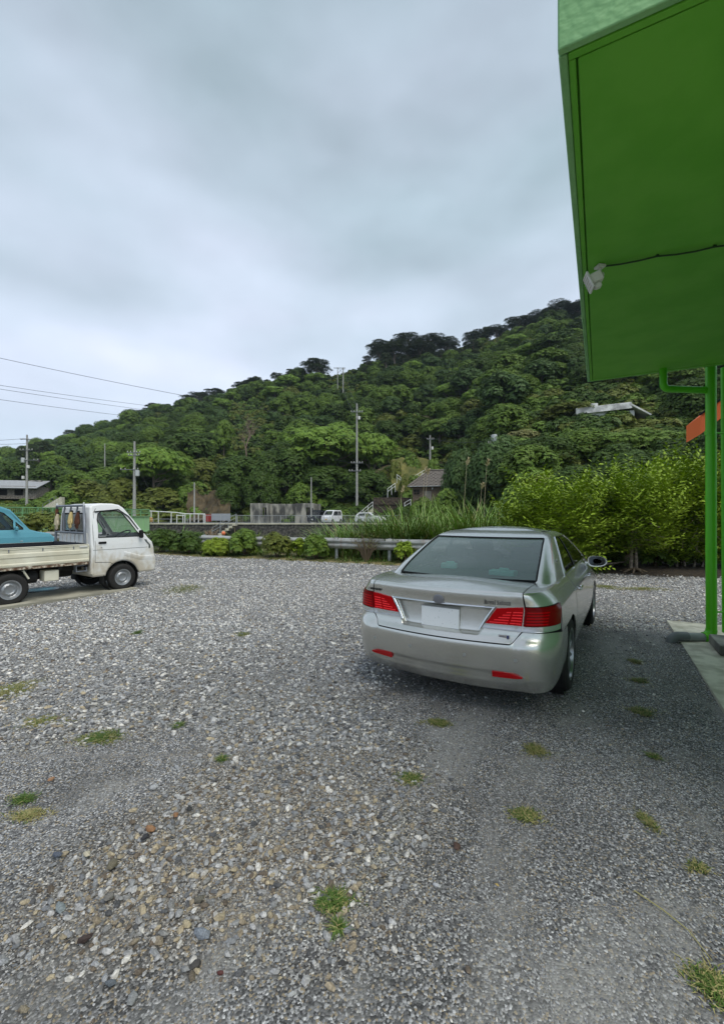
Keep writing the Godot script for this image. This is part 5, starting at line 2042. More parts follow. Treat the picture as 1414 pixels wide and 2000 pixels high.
func make_far_cars() -> void:
	make_glass("car_pane", Color(0.09, 0.11, 0.11, 0.35))
	var blue := mat("blue_paint", Color(0.33, 0.60, 0.66), 0.25, 0.2)
	blue.clearcoat_enabled = true
	blue.clearcoat = 0.8
	var lamp := mat("car_lamp", Color(0.75, 0.77, 0.76), 0.15, 0.4)
	# blue hatchback behind the flatbed
	var yaw := deg_to_rad(34)
	var prof := [[0.02, 0.45], [0.03, 0.85], [0.08, 1.25], [0.22, 1.52], [0.45, 1.565], [1.2, 1.58], [2.05, 1.555], [2.30, 1.48], [2.72, 1.04], [2.90, 0.99], [3.20, 0.945], [3.33, 0.84], [3.36, 0.60], [3.36, 0.40], [3.28, 0.24], [2.72], [2.3, 0.24], [1.0, 0.24], [0.46], [0.08, 0.26]]
	for q in prof:
		if q.size() == 2 and q[1] > 0.5: q[1] = 0.5 + (q[1] - 0.5) * 1.27
	var tall := func(h: Array) -> Array:
		for q in h: q[1] = 0.5 + (q[1] - 0.5) * 1.27
		return h
	var o := make_car("blue_hatchback", "bright blue compact hatchback parked behind the white flatbed truck", "car", Vector3(BX, 0, -BZ), -yaw, prof,
		[tall.call([[0.35, 1.06], [0.42, 1.36], [0.55, 1.44], [1.15, 1.455], [1.15, 1.05]]), tall.call([[1.23, 1.05], [1.23, 1.455], [2.0, 1.445], [2.14, 1.40], [2.34, 1.24], [2.34, 1.045]]), tall.call([[2.40, 1.045], [2.40, 1.21], [2.56, 1.07], [2.56, 1.045]])],
		[[2.30, 1.7446, 2.72, 1.1858, "windscreen"], [0.11, 1.50, 0.20, 1.75, "rear_window"]], [0.46, 2.72], 0.735, [0.9, 1.6, 0.16], blue)
	car_lamp(o, "headlight", Vector3(0.58, 0.93, -3.14), Vector3(0.22, 0.20, 0.34), lamp)
	var mb := MB.new()
	for sgn in [-1.0, 1.0]:
		mb.box(Transform3D(Basis(), Vector3(sgn * 0.80, 1.22, -2.36)), Vector3(0.16, 0.13, 0.09), 0.04)
	part("mirror", mb, blue, o)
	mb = MB.new()
	for sgn in [-1.0, 1.0]: mb.box(Transform3D(Basis(), Vector3(sgn * 0.738, 0.87, -2.5)), Vector3(0.012, 0.02, 0.07), 0.004)
	part("side_marker", mb, lamp, o)
	mb = MB.new()
	for x in [-0.34, 0.34]:
		mb.box(Transform3D(Basis(Vector3.RIGHT, 0.2), Vector3(x, 0.92, -1.25)), Vector3(0.46, 0.62, 0.12), 0.05)
		mb.box(Transform3D(Basis(Vector3.RIGHT, 0.2), Vector3(x, 1.27, -1.21)), Vector3(0.24, 0.16, 0.09), 0.04)
	mb.box(Transform3D(Basis(), Vector3(0, 1.04, -2.5)), Vector3(1.3, 0.12, 0.3), 0.05)
	part("seat", mb, mat("car_seat", Color(0.25, 0.26, 0.27), 0.9), o)
	# cars in the far yard
	var y0 := 0.44
	var wpaint := mat("far_white", Color(0.86, 0.87, 0.88), 0.3)
	var dpaint := mat("far_dark", Color(0.10, 0.12, 0.16), 0.25, 0.2)
	var gpaint := mat("far_grey", Color(0.20, 0.24, 0.28), 0.25, 0.3)
	var spots := [P(630, 1010, 61.5), P(660, 1010, 61.5), P(701, 1010, 61.5), P(733, 1010, 62.0)]
	for s in 4: spots[s].y = y0
	var van := [[0.02, 0.45], [0.04, 1.2], [0.12, 1.72], [0.3, 1.80], [2.1, 1.80], [2.38, 1.68], [2.84, 1.15], [3.18, 1.0], [3.32, 0.85], [3.37, 0.5], [3.3, 0.24], [2.78], [2.3, 0.24], [1.0, 0.24], [0.5], [0.08, 0.26]]
	var vw := [[[0.35, 1.10], [0.38, 1.62], [1.15, 1.64], [1.15, 1.10]], [[1.25, 1.10], [1.25, 1.64], [2.1, 1.62], [2.3, 1.55], [2.62, 1.14], [2.62, 1.10]]]
	o = make_car("dark_van", "dark boxy minivan parked beside the roofless concrete ruin", "van", spots[0] + Vector3(0.15, 0, 0), deg_to_rad(180 - 22), van, vw, [[2.38, 1.68, 2.84, 1.15, "windscreen"]], [0.5, 2.78], 0.735, [0.9, 1.8, 0.10], dpaint)
	car_lamp(o, "headlight", Vector3(0.56, 0.86, -3.24), Vector3(0.26, 0.16, 0.12), lamp)
	car_lamp(o, "number_plate", Vector3(0.0, 0.55, -3.385), Vector3(0.33, 0.165, 0.02), M.insulator, 1)
	o = make_car("white_van", "white minivan with a tall cab parked right of the dark van", "van", spots[1], deg_to_rad(180 - 25), van, vw, [[2.38, 1.68, 2.84, 1.15, "windscreen"]], [0.5, 2.78], 0.735, [0.9, 1.8, 0.10], wpaint)
	car_lamp(o, "headlight", Vector3(0.56, 0.86, -3.24), Vector3(0.26, 0.16, 0.12), lamp)
	car_lamp(o, "number_plate", Vector3(0.0, 0.55, -3.385), Vector3(0.33, 0.165, 0.02), mat("yellow_plate", Color(0.85, 0.70, 0.25), 0.5), 1)
	var wag := [[0.02, 0.45], [0.05, 0.95], [0.35, 1.38], [0.6, 1.47], [1.9, 1.49], [2.38, 1.40], [2.98, 1.03], [3.7, 0.88], [3.95, 0.72], [4.0, 0.45], [3.9, 0.24], [3.2], [2.7, 0.24], [1.2, 0.24], [0.75], [0.1, 0.26]]
	var ww := [[[0.45, 0.98], [0.65, 1.33], [1.5, 1.36], [1.5, 0.96]], [[1.6, 0.96], [1.6, 1.36], [2.15, 1.34], [2.7, 0.98], [2.7, 0.95]]]
	o = make_car("white_wagon", "white station wagon parked beside the tall grass in the far yard", "car", spots[2] + Vector3(-0.2, 0, 1.2), deg_to_rad(180 + 62), wag, ww, [[2.38, 1.40, 2.98, 1.03, "windscreen"]], [0.75, 3.2], 0.82, [0.8, 1.5, 0.20], wpaint)
	car_lamp(o, "headlight", Vector3(0.66, 0.74, -3.82), Vector3(0.3, 0.13, 0.2), lamp)
	o = make_car("grey_hatchback", "dark grey car half hidden by tall grass at the far yard's end", "car", spots[3] + Vector3(0.9, 0, -0.5), deg_to_rad(180 - 30), wag, ww, [[2.38, 1.40, 2.98, 1.03, "windscreen"]], [0.75, 3.2], 0.82, [0.8, 1.5, 0.20], gpaint)
	car_lamp(o, "headlight", Vector3(0.66, 0.74, -3.82), Vector3(0.3, 0.13, 0.2), lamp)


const BX := -11.47
const BZ := 10.6


# ---------------------------------------------------------------- trees and shrubs
# A crown is a set of lobes covered with sprays of leaves; some leaves hang inside so that it is not hollow.
func crown(seed_: int, R: float, base: float, top: float, lobes: int, sprays: int, per: int, leaf_: float, flat := 0.75, droop := 0.15, wide := 0.5, spike := false) -> Array:
	var r := RandomNumberGenerator.new()
	r.seed = seed_
	var mb := MB.new()
	var cs := []
	var hh := (top - base) * 0.5
	var cy := (top + base) * 0.5
	for i in lobes:
		var f := (i + 0.5) / lobes
		var el := lerpf(-0.75, 1.0, pow(f, 0.8))
		var ring_ := sqrt(maxf(0.0, 1.0 - el * el))
		var az := i * 2.39996 + r.randf_range(-0.5, 0.5)
		var k := r.randf_range(0.52, 0.74)
		var lr := R * r.randf_range(0.30, 0.46)
		var c := Vector3(cos(az) * ring_ * R * k, cy + el * hh * 0.72, sin(az) * ring_ * R * k)
		cs.append([c, lr])
		var tone := r.randf_range(0.74, 1.26)
		for s in sprays:
			var d := Vector3(r.randfn(), r.randfn(), r.randfn()).normalized()
			if d.y < -0.45: d.y = -d.y
			d = d.normalized()
			var p := c + d * Vector3(1, flat, 1) * lr * (r.randf_range(0.82, 1.08) if r.randf() < 0.85 else r.randf_range(0.3, 0.8))
			var up := (d + Vector3.UP * 0.7).normalized()
			var ax := up.cross(Vector3(r.randfn(), r.randfn(), r.randfn())).normalized()
			var ay := up.cross(ax)
			var st := tone * r.randf_range(0.78, 1.24)
			var warm := r.randf_range(-0.10, 0.12)
			var a0 := r.randf() * TAU
			for q in per:
				var a := a0 + TAU * q / per + r.randf_range(-0.35, 0.35)
				var ld := (ax * cos(a) + ay * sin(a) + up * (r.randf_range(0.25, 0.9) if spike else r.randf_range(-0.1, 0.35)) - Vector3.UP * droop).normalized()
				var lt := st * r.randf_range(0.82, 1.2)
				var l := leaf_ * r.randf_range(0.7, 1.25)
				mb.leaf(p + ld * leaf_ * 0.1, ld, up, l, l * wide, Color(lt * (1.0 + warm), lt, lt * (1.0 - warm)), d)
	return [mb, cs]


func trunk(seed_: int, h: float, rad: float, cs: Array, base_y := -0.3, forks := 6, lean := Vector3.ZERO) -> MB:
	var r := RandomNumberGenerator.new()
	r.seed = seed_
	var mb := MB.new()
	var path := []
	var rr := []
	for k in 7:
		var f := k / 6.0
		path.append(Vector3(r.randf_range(-1, 1) * h * 0.02, lerpf(base_y, h, f), r.randf_range(-1, 1) * h * 0.02) + lean * f * h)
		rr.append(rad * (1.35 if k == 0 else lerpf(1.0, 0.5, f)))
	mb.tube(path, rr, 8, false)
	var n := mini(forks, cs.size())
	for k in n:
		var c: Vector3 = cs[k * cs.size() / n][0]
		var s: Vector3 = path[3 + k % 4]
		var m := s.lerp(c, 0.55) + Vector3(0, -0.06 * h, 0)
		mb.tube([s, m, c], [rad * 0.5, rad * 0.3, rad * 0.1], 6, false)
	return mb


func tree_proto(called: String, cr: Array, tr: MB, leaf_m: Material, bark: Material) -> Node3D:
	var o := Node3D.new()
	o.name = called
	part("trunk", tr, bark, o)
	part("crown", cr[0], leaf_m, o)
	return o


var protos := {}


func make_protos() -> void:
	var c: Array
	# broad evergreen trees about 9 m tall and 8 m wide
	for k in 3:
		c = crown(100 + k, 4.2, 1.6, 8.6, 22, 190, 6, 0.27, 0.72, 0.2, 0.58)
		protos["broad%d" % k] = tree_proto("broadleaf_tree", c, trunk(200 + k, 5.0, 0.22, c[1]), M.leaf_mid, M.grey_bark)
	# spreading tree in flat layers
	for k in 2:
		c = crown(120 + k, 4.8, 3.0, 7.8, 26, 200, 6, 0.26, 0.42, 0.12, 0.46)
		protos["layer%d" % k] = tree_proto("spreading_tree", c, trunk(220 + k, 5.2, 0.22, c[1], -0.3, 8), M.leaf_bright, M.grey_bark)
	# pine: small dark pads on a visible stem
	for k in 3:
		c = crown(140 + k, 3.0, 3.0, 9.4, 13, 70, 8, 0.46, 0.5, -0.35, 0.14, true)
		protos["pine%d" % k] = tree_proto("pine_tree", c, trunk(240 + k, 7.6, 0.2, c[1], -0.3, 9, Vector3(0.04, 0, 0.02)), M.leaf_pine, M.grey_bark)
	# bushy low tree
	for k in 2:
		c = crown(160 + k, 2.6, 0.0, 4.2, 15, 150, 6, 0.23, 0.8, 0.15, 0.55)
		protos["bush%d" % k] = tree_proto("bushy_tree", c, trunk(260 + k, 2.2, 0.12, c[1]), M.leaf_olive, M.grey_bark)
	# big dark tree with long leaves, nearer
	for k in 2:
		c = crown(180 + k, 4.6, 0.4, 8.6, 30, 330, 6, 0.195, 0.7, 0.25, 0.52)
		protos["dark%d" % k] = tree_proto("dense_tree", c, trunk(280 + k, 5.0, 0.25, c[1]), M.leaf_dark, M.grey_bark)
	# bare dead tree
	var r := RandomNumberGenerator.new()
	r.seed = 77
	var mb := MB.new()
	dead_branch(mb, r, Vector3(0, -0.3, 0), Vector3(0.05, 1, 0).normalized(), 3.2, 0.22, 0)
	var o := Node3D.new()
	o.name = "dead_tree"
	part("trunk", mb, mat("dead_bark", Color(0.52, 0.44, 0.40), 0.95), o)
	protos["dead"] = o


func dead_branch(mb: MB, r: RandomNumberGenerator, p: Vector3, d: Vector3, l: float, rad: float, depth: int) -> void:
	var q := p + d * l * 0.5 + Vector3(r.randfn(), r.randfn() * 0.4, r.randfn()) * l * 0.06
	var e := p + d * l
	mb.tube([p, q, e], [rad, rad * 0.8, rad * 0.62], 6 if depth < 3 else 4, false)
	if depth >= 5: return
	var n := 3 if depth < 5 else 4
	for k in n:
		var s := Vector3(r.randfn(), r.randf_range(-0.1, 0.9), r.randfn()).normalized()
		var nd := (d * 1.0 + s * 0.85 + Vector3.UP * 0.1).normalized()
		dead_branch(mb, r, e if k > 0 else q, nd, l * r.randf_range(0.62, 0.82), rad * r.randf_range(0.5, 0.62), depth + 1)


const MARKS := [["the grey roofed house", 40, 955], ["the truck's tall pole", 263, 930], ["the green bridge", 150, 985], ["the earth cutting", 410, 975], ["the bare dead tree", 478, 830], ["the concrete ruin", 555, 990], ["the lone ridge pine", 618, 715], ["the power line frame", 662, 725], ["the tallest pole", 697, 840], ["the hillside stairs", 800, 920], ["the tiled roof house", 830, 945], ["the stair top pole", 839, 880], ["the short pole", 960, 870], ["the white mast", 1069, 785], ["the white house", 1195, 805], ["the soffit's corner", 1150, 700], ["the orange eave", 1385, 820], ["the cut slope", 440, 890], ["the ridge pine clump", 815, 680], ["the ridge's low end", 130, 850], ["the transformer pole", 52, 900]]
const SIDES := ["right of", "above right of", "straight above", "above left of", "left of", "below left of", "straight below", "below right of"]
var told := {}


func where(p: Vector3) -> String:
	var px := CX + p.x / -p.z * F
	var py := CY - (p.y - EYE) / -p.z * F
	var best := ""
	var bd := 1e9
	for m in MARKS:
		var d := Vector2(px - m[1], (py - m[2]) * 1.2).length()
		if d < bd:
			bd = d
			var a := atan2(m[2] - py, px - m[1])
			best = "%s %s" % [SIDES[posmod(int(round(a / (PI / 4))), 8)], m[0]]
	return best


func tell(look: String, p: Vector3) -> String:
	return "%s %s" % [look, where(p)]


const TONES := {"leaf_dark": "dark green", "leaf_mid": "mid green", "leaf_bright": "fresh green", "leaf_olive": "olive green", "leaf_pine": "blackish green", "leaf_blue": "bluish green", "leaf_yellow": "yellow green", "leaf_cream": "cream flowered"}
const SHAPES := {"broad": ["rounded tree", "tree"], "layer": ["flat topped spreading tree", "tree"], "pine": ["pine with layered pads", "pine tree"], "bush": ["low bushy tree", "tree"], "dark": ["dense leafy tree", "tree"], "dead": ["bare dead tree", "tree"]}


func plant(kind: String, at: Vector3, size: Vector3, leaf_m: String, turn: float, group: String, label := "") -> Node3D:
	var o: Node3D = protos[kind].duplicate()
	var kk := kind.rstrip("0123456789")
	o.name = numbered(String(protos[kind].name))
	add_child(o)
	o.position = at
	o.rotation.y = turn
	o.scale = size
	if leaf_m and o.has_node("crown"):
		o.get_node("crown").material_override = M[leaf_m]
	tag(o, label if label else tell("%s %s" % [TONES.get(leaf_m, ""), SHAPES[kk][0]], at + Vector3(0, 6.0 * size.y, 0)), SHAPES[kk][1], group)
	return o


const CLEAR := [  # photo rectangles kept free of trunks and crowns: x0, y0, x1, y1
	[395, 955, 440, 1010], [775, 895, 870, 1000], [1118, 775, 1272, 848], [0, 935, 78, 968], [455, 790, 505, 858], [645, 714, 690, 762], [1058, 768, 1082, 798]]


func top_px(p: Vector3) -> Vector2:
	return Vector2(CX + p.x / -p.z * F, CY - (p.y - EYE) / -p.z * F)


# a tree whose crown reaches from the photograph's x0..x1 and up to y_top, standing at distance d
func tree_at(kind: String, x: float, y_top: float, width: float, d: float, leaf_m: String, label := "", yb = null, group := "trees on the hillside") -> void:
	var u := (x - CX) / F
	var base := land(u * d, d) if yb == null else float(yb)
	var h := EYE + (CY - y_top) / F * d - base
	var w := width / F * d
	var nat: Dictionary = {"broad": Vector2(9.6, 9.0), "layer": Vector2(11.2, 8.3), "pine": Vector2(7.0, 9.6), "bush": Vector2(6.2, 4.5), "dark": Vector2(10.6, 8.9), "dead": Vector2(9.0, 11.0)}
	var nn: Vector2 = nat[kind.rstrip("0123456789")]
	plant(kind, Vector3(u * d, base, -d), Vector3(w / nn.x, maxf(h, 1.0) / nn.y, w / nn.x), leaf_m, x * 1.7, group, label)


func make_forest() -> void:
	make_protos()
	var placed := []
	# ---- trees one can point at
	for q in [
		["pine0", 618, 700, 78, 205.0, "leaf_pine", "lone spreading pine standing on the ridge left of the power line frame"],
		["pine1", 575, 728, 60, 210.0, "leaf_pine", "ragged pine on the ridge close left of the lone pine"],
		["pine2", 496, 738, 55, 222.0, "leaf_pine", ""], ["pine1", 470, 746, 46, 226.0, "leaf_pine", ""], ["pine0", 420, 757, 48, 236.0, "leaf_pine", ""], ["pine2", 386, 765, 46, 238.0, "leaf_pine", ""], ["pine1", 366, 770, 36, 240.0, "leaf_pine", ""],
		["pine0", 303, 787, 50, 245.0, "leaf_pine", "umbrella shaped pine on the ridge where the overhead wires meet it"], ["pine2", 275, 800, 34, 250.0, "leaf_pine", ""], ["pine1", 140, 838, 34, 262.0, "leaf_pine", ""], ["pine2", 152, 840, 26, 262.0, "leaf_pine", ""],
		["pine0", 80, 857, 50, 150.0, "leaf_pine", "small ragged pine behind the pole with a transformer"], ["pine1", 45, 868, 34, 150.0, "leaf_pine", ""], ["pine2", 110, 868, 36, 160.0, "leaf_pine", ""],
		["pine1", 745, 664, 76, 205.0, "leaf_pine", ""], ["pine0", 795, 650, 80, 204.0, "leaf_pine", ""], ["pine2", 840, 652, 80, 204.0, "leaf_pine", ""], ["pine1", 873, 658, 60, 205.0, "leaf_pine", ""], ["pine0", 770, 668, 80, 196.0, "leaf_pine", ""], ["pine2", 820, 668, 90, 195.0, "leaf_pine", ""],
		["pine1", 930, 645, 64, 205.0, "leaf_pine", ""], ["pine2", 968, 636, 64, 204.0, "leaf_pine", ""], ["pine0", 1015, 618, 78, 203.0, "leaf_pine", ""], ["pine1", 1050, 610, 74, 203.0, "leaf_pine", ""], ["pine2", 1092, 590, 84, 202.0, "leaf_pine", ""], ["pine0", 1128, 592, 80, 202.0, "leaf_pine", ""], ["pine1", 1165, 580, 90, 200.0, "leaf_pine", ""], ["pine2", 1075, 612, 90, 194.0, "leaf_pine", ""], ["pine0", 1120, 622, 90, 190.0, "leaf_pine", ""], ["pine1", 1030, 640, 80, 194.0, "leaf_pine", ""],
		["dead", 480, 783, 62, 108.0, "", "bare dead tree with pale forked limbs on the wooded slope"], ["broad0", 437, 815, 46, 112.0, "leaf_mid", ""],
		["dark0", 470, 885, 130, 74.0, "leaf_dark", "big dark leafy tree behind the left end of the roofless concrete ruin"],
		["dark1", 560, 862, 150, 76.0, "leaf_dark", "big dark tree overhanging the middle of the roofless concrete ruin"],
		["layer0", 640, 826, 210, 78.0, "leaf_bright", "wide flat crowned tree towering behind the ruin and the parked vans"],
		["layer1", 720, 838, 130, 80.0, "leaf_bright", "feathery spreading tree around the tall pole above the parked vans"],
		["dark0", 640, 905, 150, 73.0, "leaf_dark", "dark tree shading the wall behind the dark van"], ["dark1", 720, 915, 120, 72.0, "leaf_dark", "dark tree behind the white vans left of the stairs"],
		["broad1", 590, 940, 70, 69.0, "leaf_mid", "drooping green branchy tree hanging over the ruin's roofless top"], ["dark1", 445, 940, 70, 70.0, "leaf_dark", "dark shrubby tree at the ruin's left corner"], ["dark0", 510, 915, 90, 70.0, "leaf_dark", "leaning dark tree close behind the ruin's left window"],
		["layer0", 300, 868, 165, 78.0, "leaf_bright", "wide fresh green tree spreading behind the tall pole over the flatbed truck"], ["broad1", 370, 840, 110, 100.0, "leaf_dark", "big dark tree on the slope above the wide fresh green tree"],
		["broad2", 800, 815, 110, 118.0, "leaf_mid", "rounded pale green tree on the slope right of the tall pole"], ["bush0", 850, 820, 90, 105.0, "leaf_olive", ""],
		["dark0", 905, 865, 110, 52.0, "leaf_blue", "big leafy dark tree right of the tiled roof house"], ["dark1", 975, 845, 150, 47.0, "leaf_blue", "broad dark tree behind the short pole above the silver car"], ["dark0", 1060, 850, 170, 44.0, "leaf_dark", "massive dark tree straight behind the yellow green shrub"],
		["broad1", 1020, 838, 90, 58.0, "leaf_cream", "cream flowered tree crown below the white mast"], ["broad0", 1105, 785, 110, 62.0, "leaf_olive", "rounded olive tree crown left of the white house"], ["dark1", 1145, 834, 150, 44.0, "leaf_mid", "green tree under the white house's terrace"], ["layer1", 1240, 835, 200, 42.0, "leaf_mid", "wide flat crown below the white house"], ["dark0", 1320, 850, 170, 38.0, "leaf_dark", "dark tree behind the green downpipe"], ["dark1", 1230, 880, 180, 34.0, "leaf_dark", "dark tree close behind the thin trunked shrubs"], ["dark0", 1400, 870, 150, 34.0, "leaf_dark", "dark tree at the right end of the hedge behind the orange eave"], ["dark1", 1130, 905, 150, 33.0, "leaf_dark", "dark tree close behind the big yellow green shrub"],
		["broad2", 1330, 815, 120, 60.0, "leaf_cream", "pale flowering tree right of the white house"],
		["bush0", 822, 968, 74, 57.5, "leaf_mid", "green bush covering the foot of the tiled roof house"], ["bush1", 875, 950, 90, 50.0, "leaf_mid", "green bush against the tiled roof house's wall"], ["bush0", 800, 985, 110, 60.0, "leaf_dark", "dark shrub below the terrace wall of the tiled roof house"], ["bush1", 760, 995, 70, 62.0, "leaf_dark", "low dark shrub at the foot of the white stair rail"], ["bush0", 800, 955, 60, 68.0, "leaf_mid", "round green bush left of the tiled roof house"], ["bush1", 815, 925, 60, 72.0, "leaf_mid", "green bush on the stairs below the upper white rail"], ["bush0", 700, 985, 60, 66.0, "leaf_dark", "dark shrub behind the white wagon"], ["bush0", 860, 990, 100, 55.0, "leaf_dark", "dark shrub behind the tall grass by the far fence"],
		["bush1", 772, 896, 40, 74.0, "leaf_olive", "olive bush at the grassy bank's left top"], ["bush0", 806, 884, 56, 76.5, "leaf_mid", "green bush along the top of the grassy bank"], ["bush1", 846, 892, 44, 74.0, "leaf_mid", "green bush at the foot of the pole by the top stair rail"], ["bush0", 788, 925, 30, 70.0, "leaf_olive", "small olive bush half way down the grassy bank"],
		["bush1", 20, 985, 60, 66.0, "leaf_olive", ""], ["bush0", 120, 950, 80, 72.0, "leaf_mid", ""], ["bush1", 180, 935, 100, 76.0, "leaf_olive", ""], ["bush0", 235, 930, 90, 74.0, "leaf_olive", ""], ["bush1", 320, 950, 110, 72.0, "leaf_olive", ""], ["bush0", 370, 945, 60, 72.0, "leaf_mid", ""], ["bush0", 80, 970, 60, 68.0, "leaf_mid", ""], ["broad0", 100, 905, 90, 90.0, "leaf_dark", ""], ["broad1", 30, 895, 70, 110.0, "leaf_dark", ""],
	]:
		tree_at(q[0], q[1], q[2], q[3], q[4], q[5], q[6])
		placed.append([Vector2((q[1] - CX) / F * q[4], q[4]), q[3] / F * q[4] * 0.35])
	# ---- the wood between them
	var r := RandomNumberGenerator.new()
	r.seed = 31
	var wood := []
	var tries := 0
	while tries < 11000 and wood.size() < 1100:
		tries += 1
		var u := r.randf_range(-0.95, 0.98)
		var a := hill_start(u) + 2.0
		var b := hill_end(u) + 6.0
		var d := sqrt(lerpf(a * a, b * b, r.randf()))
		var p := Vector2(u * d, d)
		var k := (d - a) / (b - a)
		var sz := r.randf_range(0.58, 0.95) if r.randf() < 0.6 else r.randf_range(0.9, 1.25)
		var ok := true
		for w in wood:
			var gap: float = 5.2 * (sz + w[1]) * 0.5
			if (w[0] - p).length_squared() < gap * gap:
				ok = false
				break
		if not ok: continue
		for w in placed:
			if (w[0] - p).length() < w[1]: ok = false
		var px := CX + u * F
		var y := land(p.x, d)
		var base_py := CY - (y - EYE) / d * F
		var crown_py := CY - (y + 9.0 * sz - EYE) / d * F
		for c in CLEAR:
			if px > c[0] - 4.6 * sz * F / d and px < c[2] + 4.6 * sz * F / d and crown_py < c[3] and base_py > c[1]:
				ok = false
		# the cleared slope on the left, and below the skyline's edge
		if px > 405 and px < 500 and base_py > 868 and d < 105.0: ok = false
		if px > 700 and px < 880 and base_py > 885: ok = false
		if px > 755 and px < 850 and crown_py > 840: ok = false
		if not ok: continue
		wood.append([p, sz, k, u])
	wood.sort_custom(func(x, y2): return x[0].y < y2[0].y)
	var far := {}
	var n := 0
	for w in wood:
		var d: float = w[0].y
		var y := land(w[0].x, d)
		var kind := ""
		var tone := ""
		var q := r.randf()
		if w[2] > 0.90 or (w[2] > 0.72 and q < 0.35 and w[3] > -0.1):
			kind = "pine%d" % (r.randi() % 3); tone = "leaf_pine"
		elif q < 0.50:
			kind = "broad%d" % (r.randi() % 3); tone = ["leaf_mid", "leaf_mid", "leaf_dark", "leaf_blue"][r.randi() % 4]
		elif q < 0.66:
			kind = "layer%d" % (r.randi() % 2); tone = ["leaf_mid", "leaf_bright", "leaf_bright"][r.randi() % 3]
		elif q < 0.80:
			kind = "bush%d" % (r.randi() % 2); tone = ["leaf_olive", "leaf_mid", "leaf_olive"][r.randi() % 3]
		else:
			kind = "dark%d" % (r.randi() % 2); tone = ["leaf_dark", "leaf_mid", "leaf_dark"][r.randi() % 3]
		var s := Vector3(1.0, r.randf_range(0.8, 1.1), 1.0) * float(w[1]) * (1.25 if kind.begins_with("bush") else 0.98)
		if w[2] > 0.85: s *= 0.8
		var at := Vector3(w[0].x, y - 0.2, -d)
		if n < 215:
			plant(kind, at, s, tone, r.randf() * TAU, "trees on the hillside")
			n += 1
		else:
			var key := [kind, tone]
			if not far.has(key): far[key] = []
			far[key].append(Transform3D(Basis(Vector3.UP, r.randf() * TAU).scaled_local(s), at))
	var root := Node3D.new()
	root.name = "distant_wood"
	root.set_meta("kind", "stuff")
	add_child(root)
	for key in far:
		for piece in ["crown", "trunk"]:
			var src: MeshInstance3D = protos[key[0]].get_node(piece)
			scatter(root, "distant_" + piece, src.mesh, M[key[1]] if piece == "crown" else src.material_override, far[key])
	# undergrowth that hides the soil between the trees
	var c := crown(300, 1.5, -0.4, 1.5, 8, 80, 6, 0.21, 0.7, 0.1, 0.55)
	var scrub: ArrayMesh = c[0].mesh()
	var lists := [[], [], []]
	for i in 9500:
		var u := r.randf_range(-1.0, 1.0)
		var a := hill_start(u) - 1.0
		var b := hill_end(u) + 4.0
		var d := sqrt(lerpf(a * a, b * b, pow(r.randf(), 1.25)))
		var px := CX + u * F
		var y := land(u * d, d)
		var py := CY - (y - EYE) / d * F
		var skip := false
		for q in [[795, 925, 870, 1000], [1120, 770, 1270, 836]]:
			if px > q[0] and px < q[2] and py > q[1] and py < q[3] and (q[0] < 1000 or d < 60.0): skip = true
		if skip: continue
		var s := r.randf_range(0.8, 1.9)
		if px > 400 and px < 500 and d < 110.0: s *= 0.55
		if px > 700 and px < 880 and d < 95.0: s *= 0.4
		lists[r.randi() % 3].append(Transform3D(Basis(Vector3.UP, r.randf() * TAU).scaled_local(Vector3(s, s * r.randf_range(0.6, 1.1), s)), Vector3(u * d, y, -d)))
	root = Node3D.new()
	root.name = "undergrowth"
	root.set_meta("kind", "stuff")
	add_child(root)
	for k in 3: scatter(root, "scrub", scrub, M[["leaf_mid", "leaf_olive", "leaf_dark"][k]], lists[k])
	for k in protos: protos[k].free()
	# trees that would be told the same: count them from the left
	var same := {}
	for o in get_children():
		if o.get_meta("group", "") == "trees on the hillside":
			var l: String = o.get_meta("label")
			if not same.has(l): same[l] = []
			same[l].append(o)
	var nth := ["leftmost", "second from left", "third from left", "fourth from left", "fifth from left", "sixth from left", "seventh from left", "eighth from left", "ninth from left", "tenth from left"]
	for l in same:
		if same[l].size() < 2: continue
		same[l].sort_custom(func(p, q): return p.position.x / -p.position.z < q.position.x / -q.position.z)
		for i in same[l].size():
			if i < nth.size(): same[l][i].set_meta("label", "%s %s" % [nth[i], l])


func scatter(root: Node3D, called: String, m: Mesh, mt: Material, list: Array) -> void:
	if list.is_empty(): return
	var mm := MultiMesh.new()
	mm.transform_format = MultiMesh.TRANSFORM_3D
	mm.mesh = m
	mm.instance_count = list.size()
	for i in list.size(): mm.set_instance_transform(i, list[i])
	var o := MultiMeshInstance3D.new()
	o.name = called
	o.multimesh = mm
	o.material_override = mt
	o.set_meta("kind", "stuff")
	root.add_child(o, true)


# ---------------------------------------------------------------- plants along the guard rail, near enough to see leaves
func shrub(called: String, label: String, at: Vector3, w: float, h: float, leaf_m: String, seed_: int, sprays := 60, leaf_ := 0.085, group := "", lobes := 13, wide := 0.5, droop := 0.05) -> Node3D:
	var o := thing(called, label, "shrub", at, 0.0, group)
	var c := crown(seed_, w * 0.5, h * 0.02, h, lobes, sprays, 7, leaf_, 0.85, droop, wide)
	part("foliage", c[0], M[leaf_m], o)
	var mb := MB.new()
	var r := RandomNumberGenerator.new()
	r.seed = seed_
	for k in 7:
		var q: Vector3 = c[1][(k * 3) % c[1].size()][0]
		mb.tube([Vector3(r.randf_range(-0.1, 0.1), -0.05, r.randf_range(-0.1, 0.1)), Vector3(q.x * 0.4, q.y * 0.5, q.z * 0.4), q], [0.02, 0.014, 0.006], 5, false)
	part("stem", mb, M.bark, o)
	return o


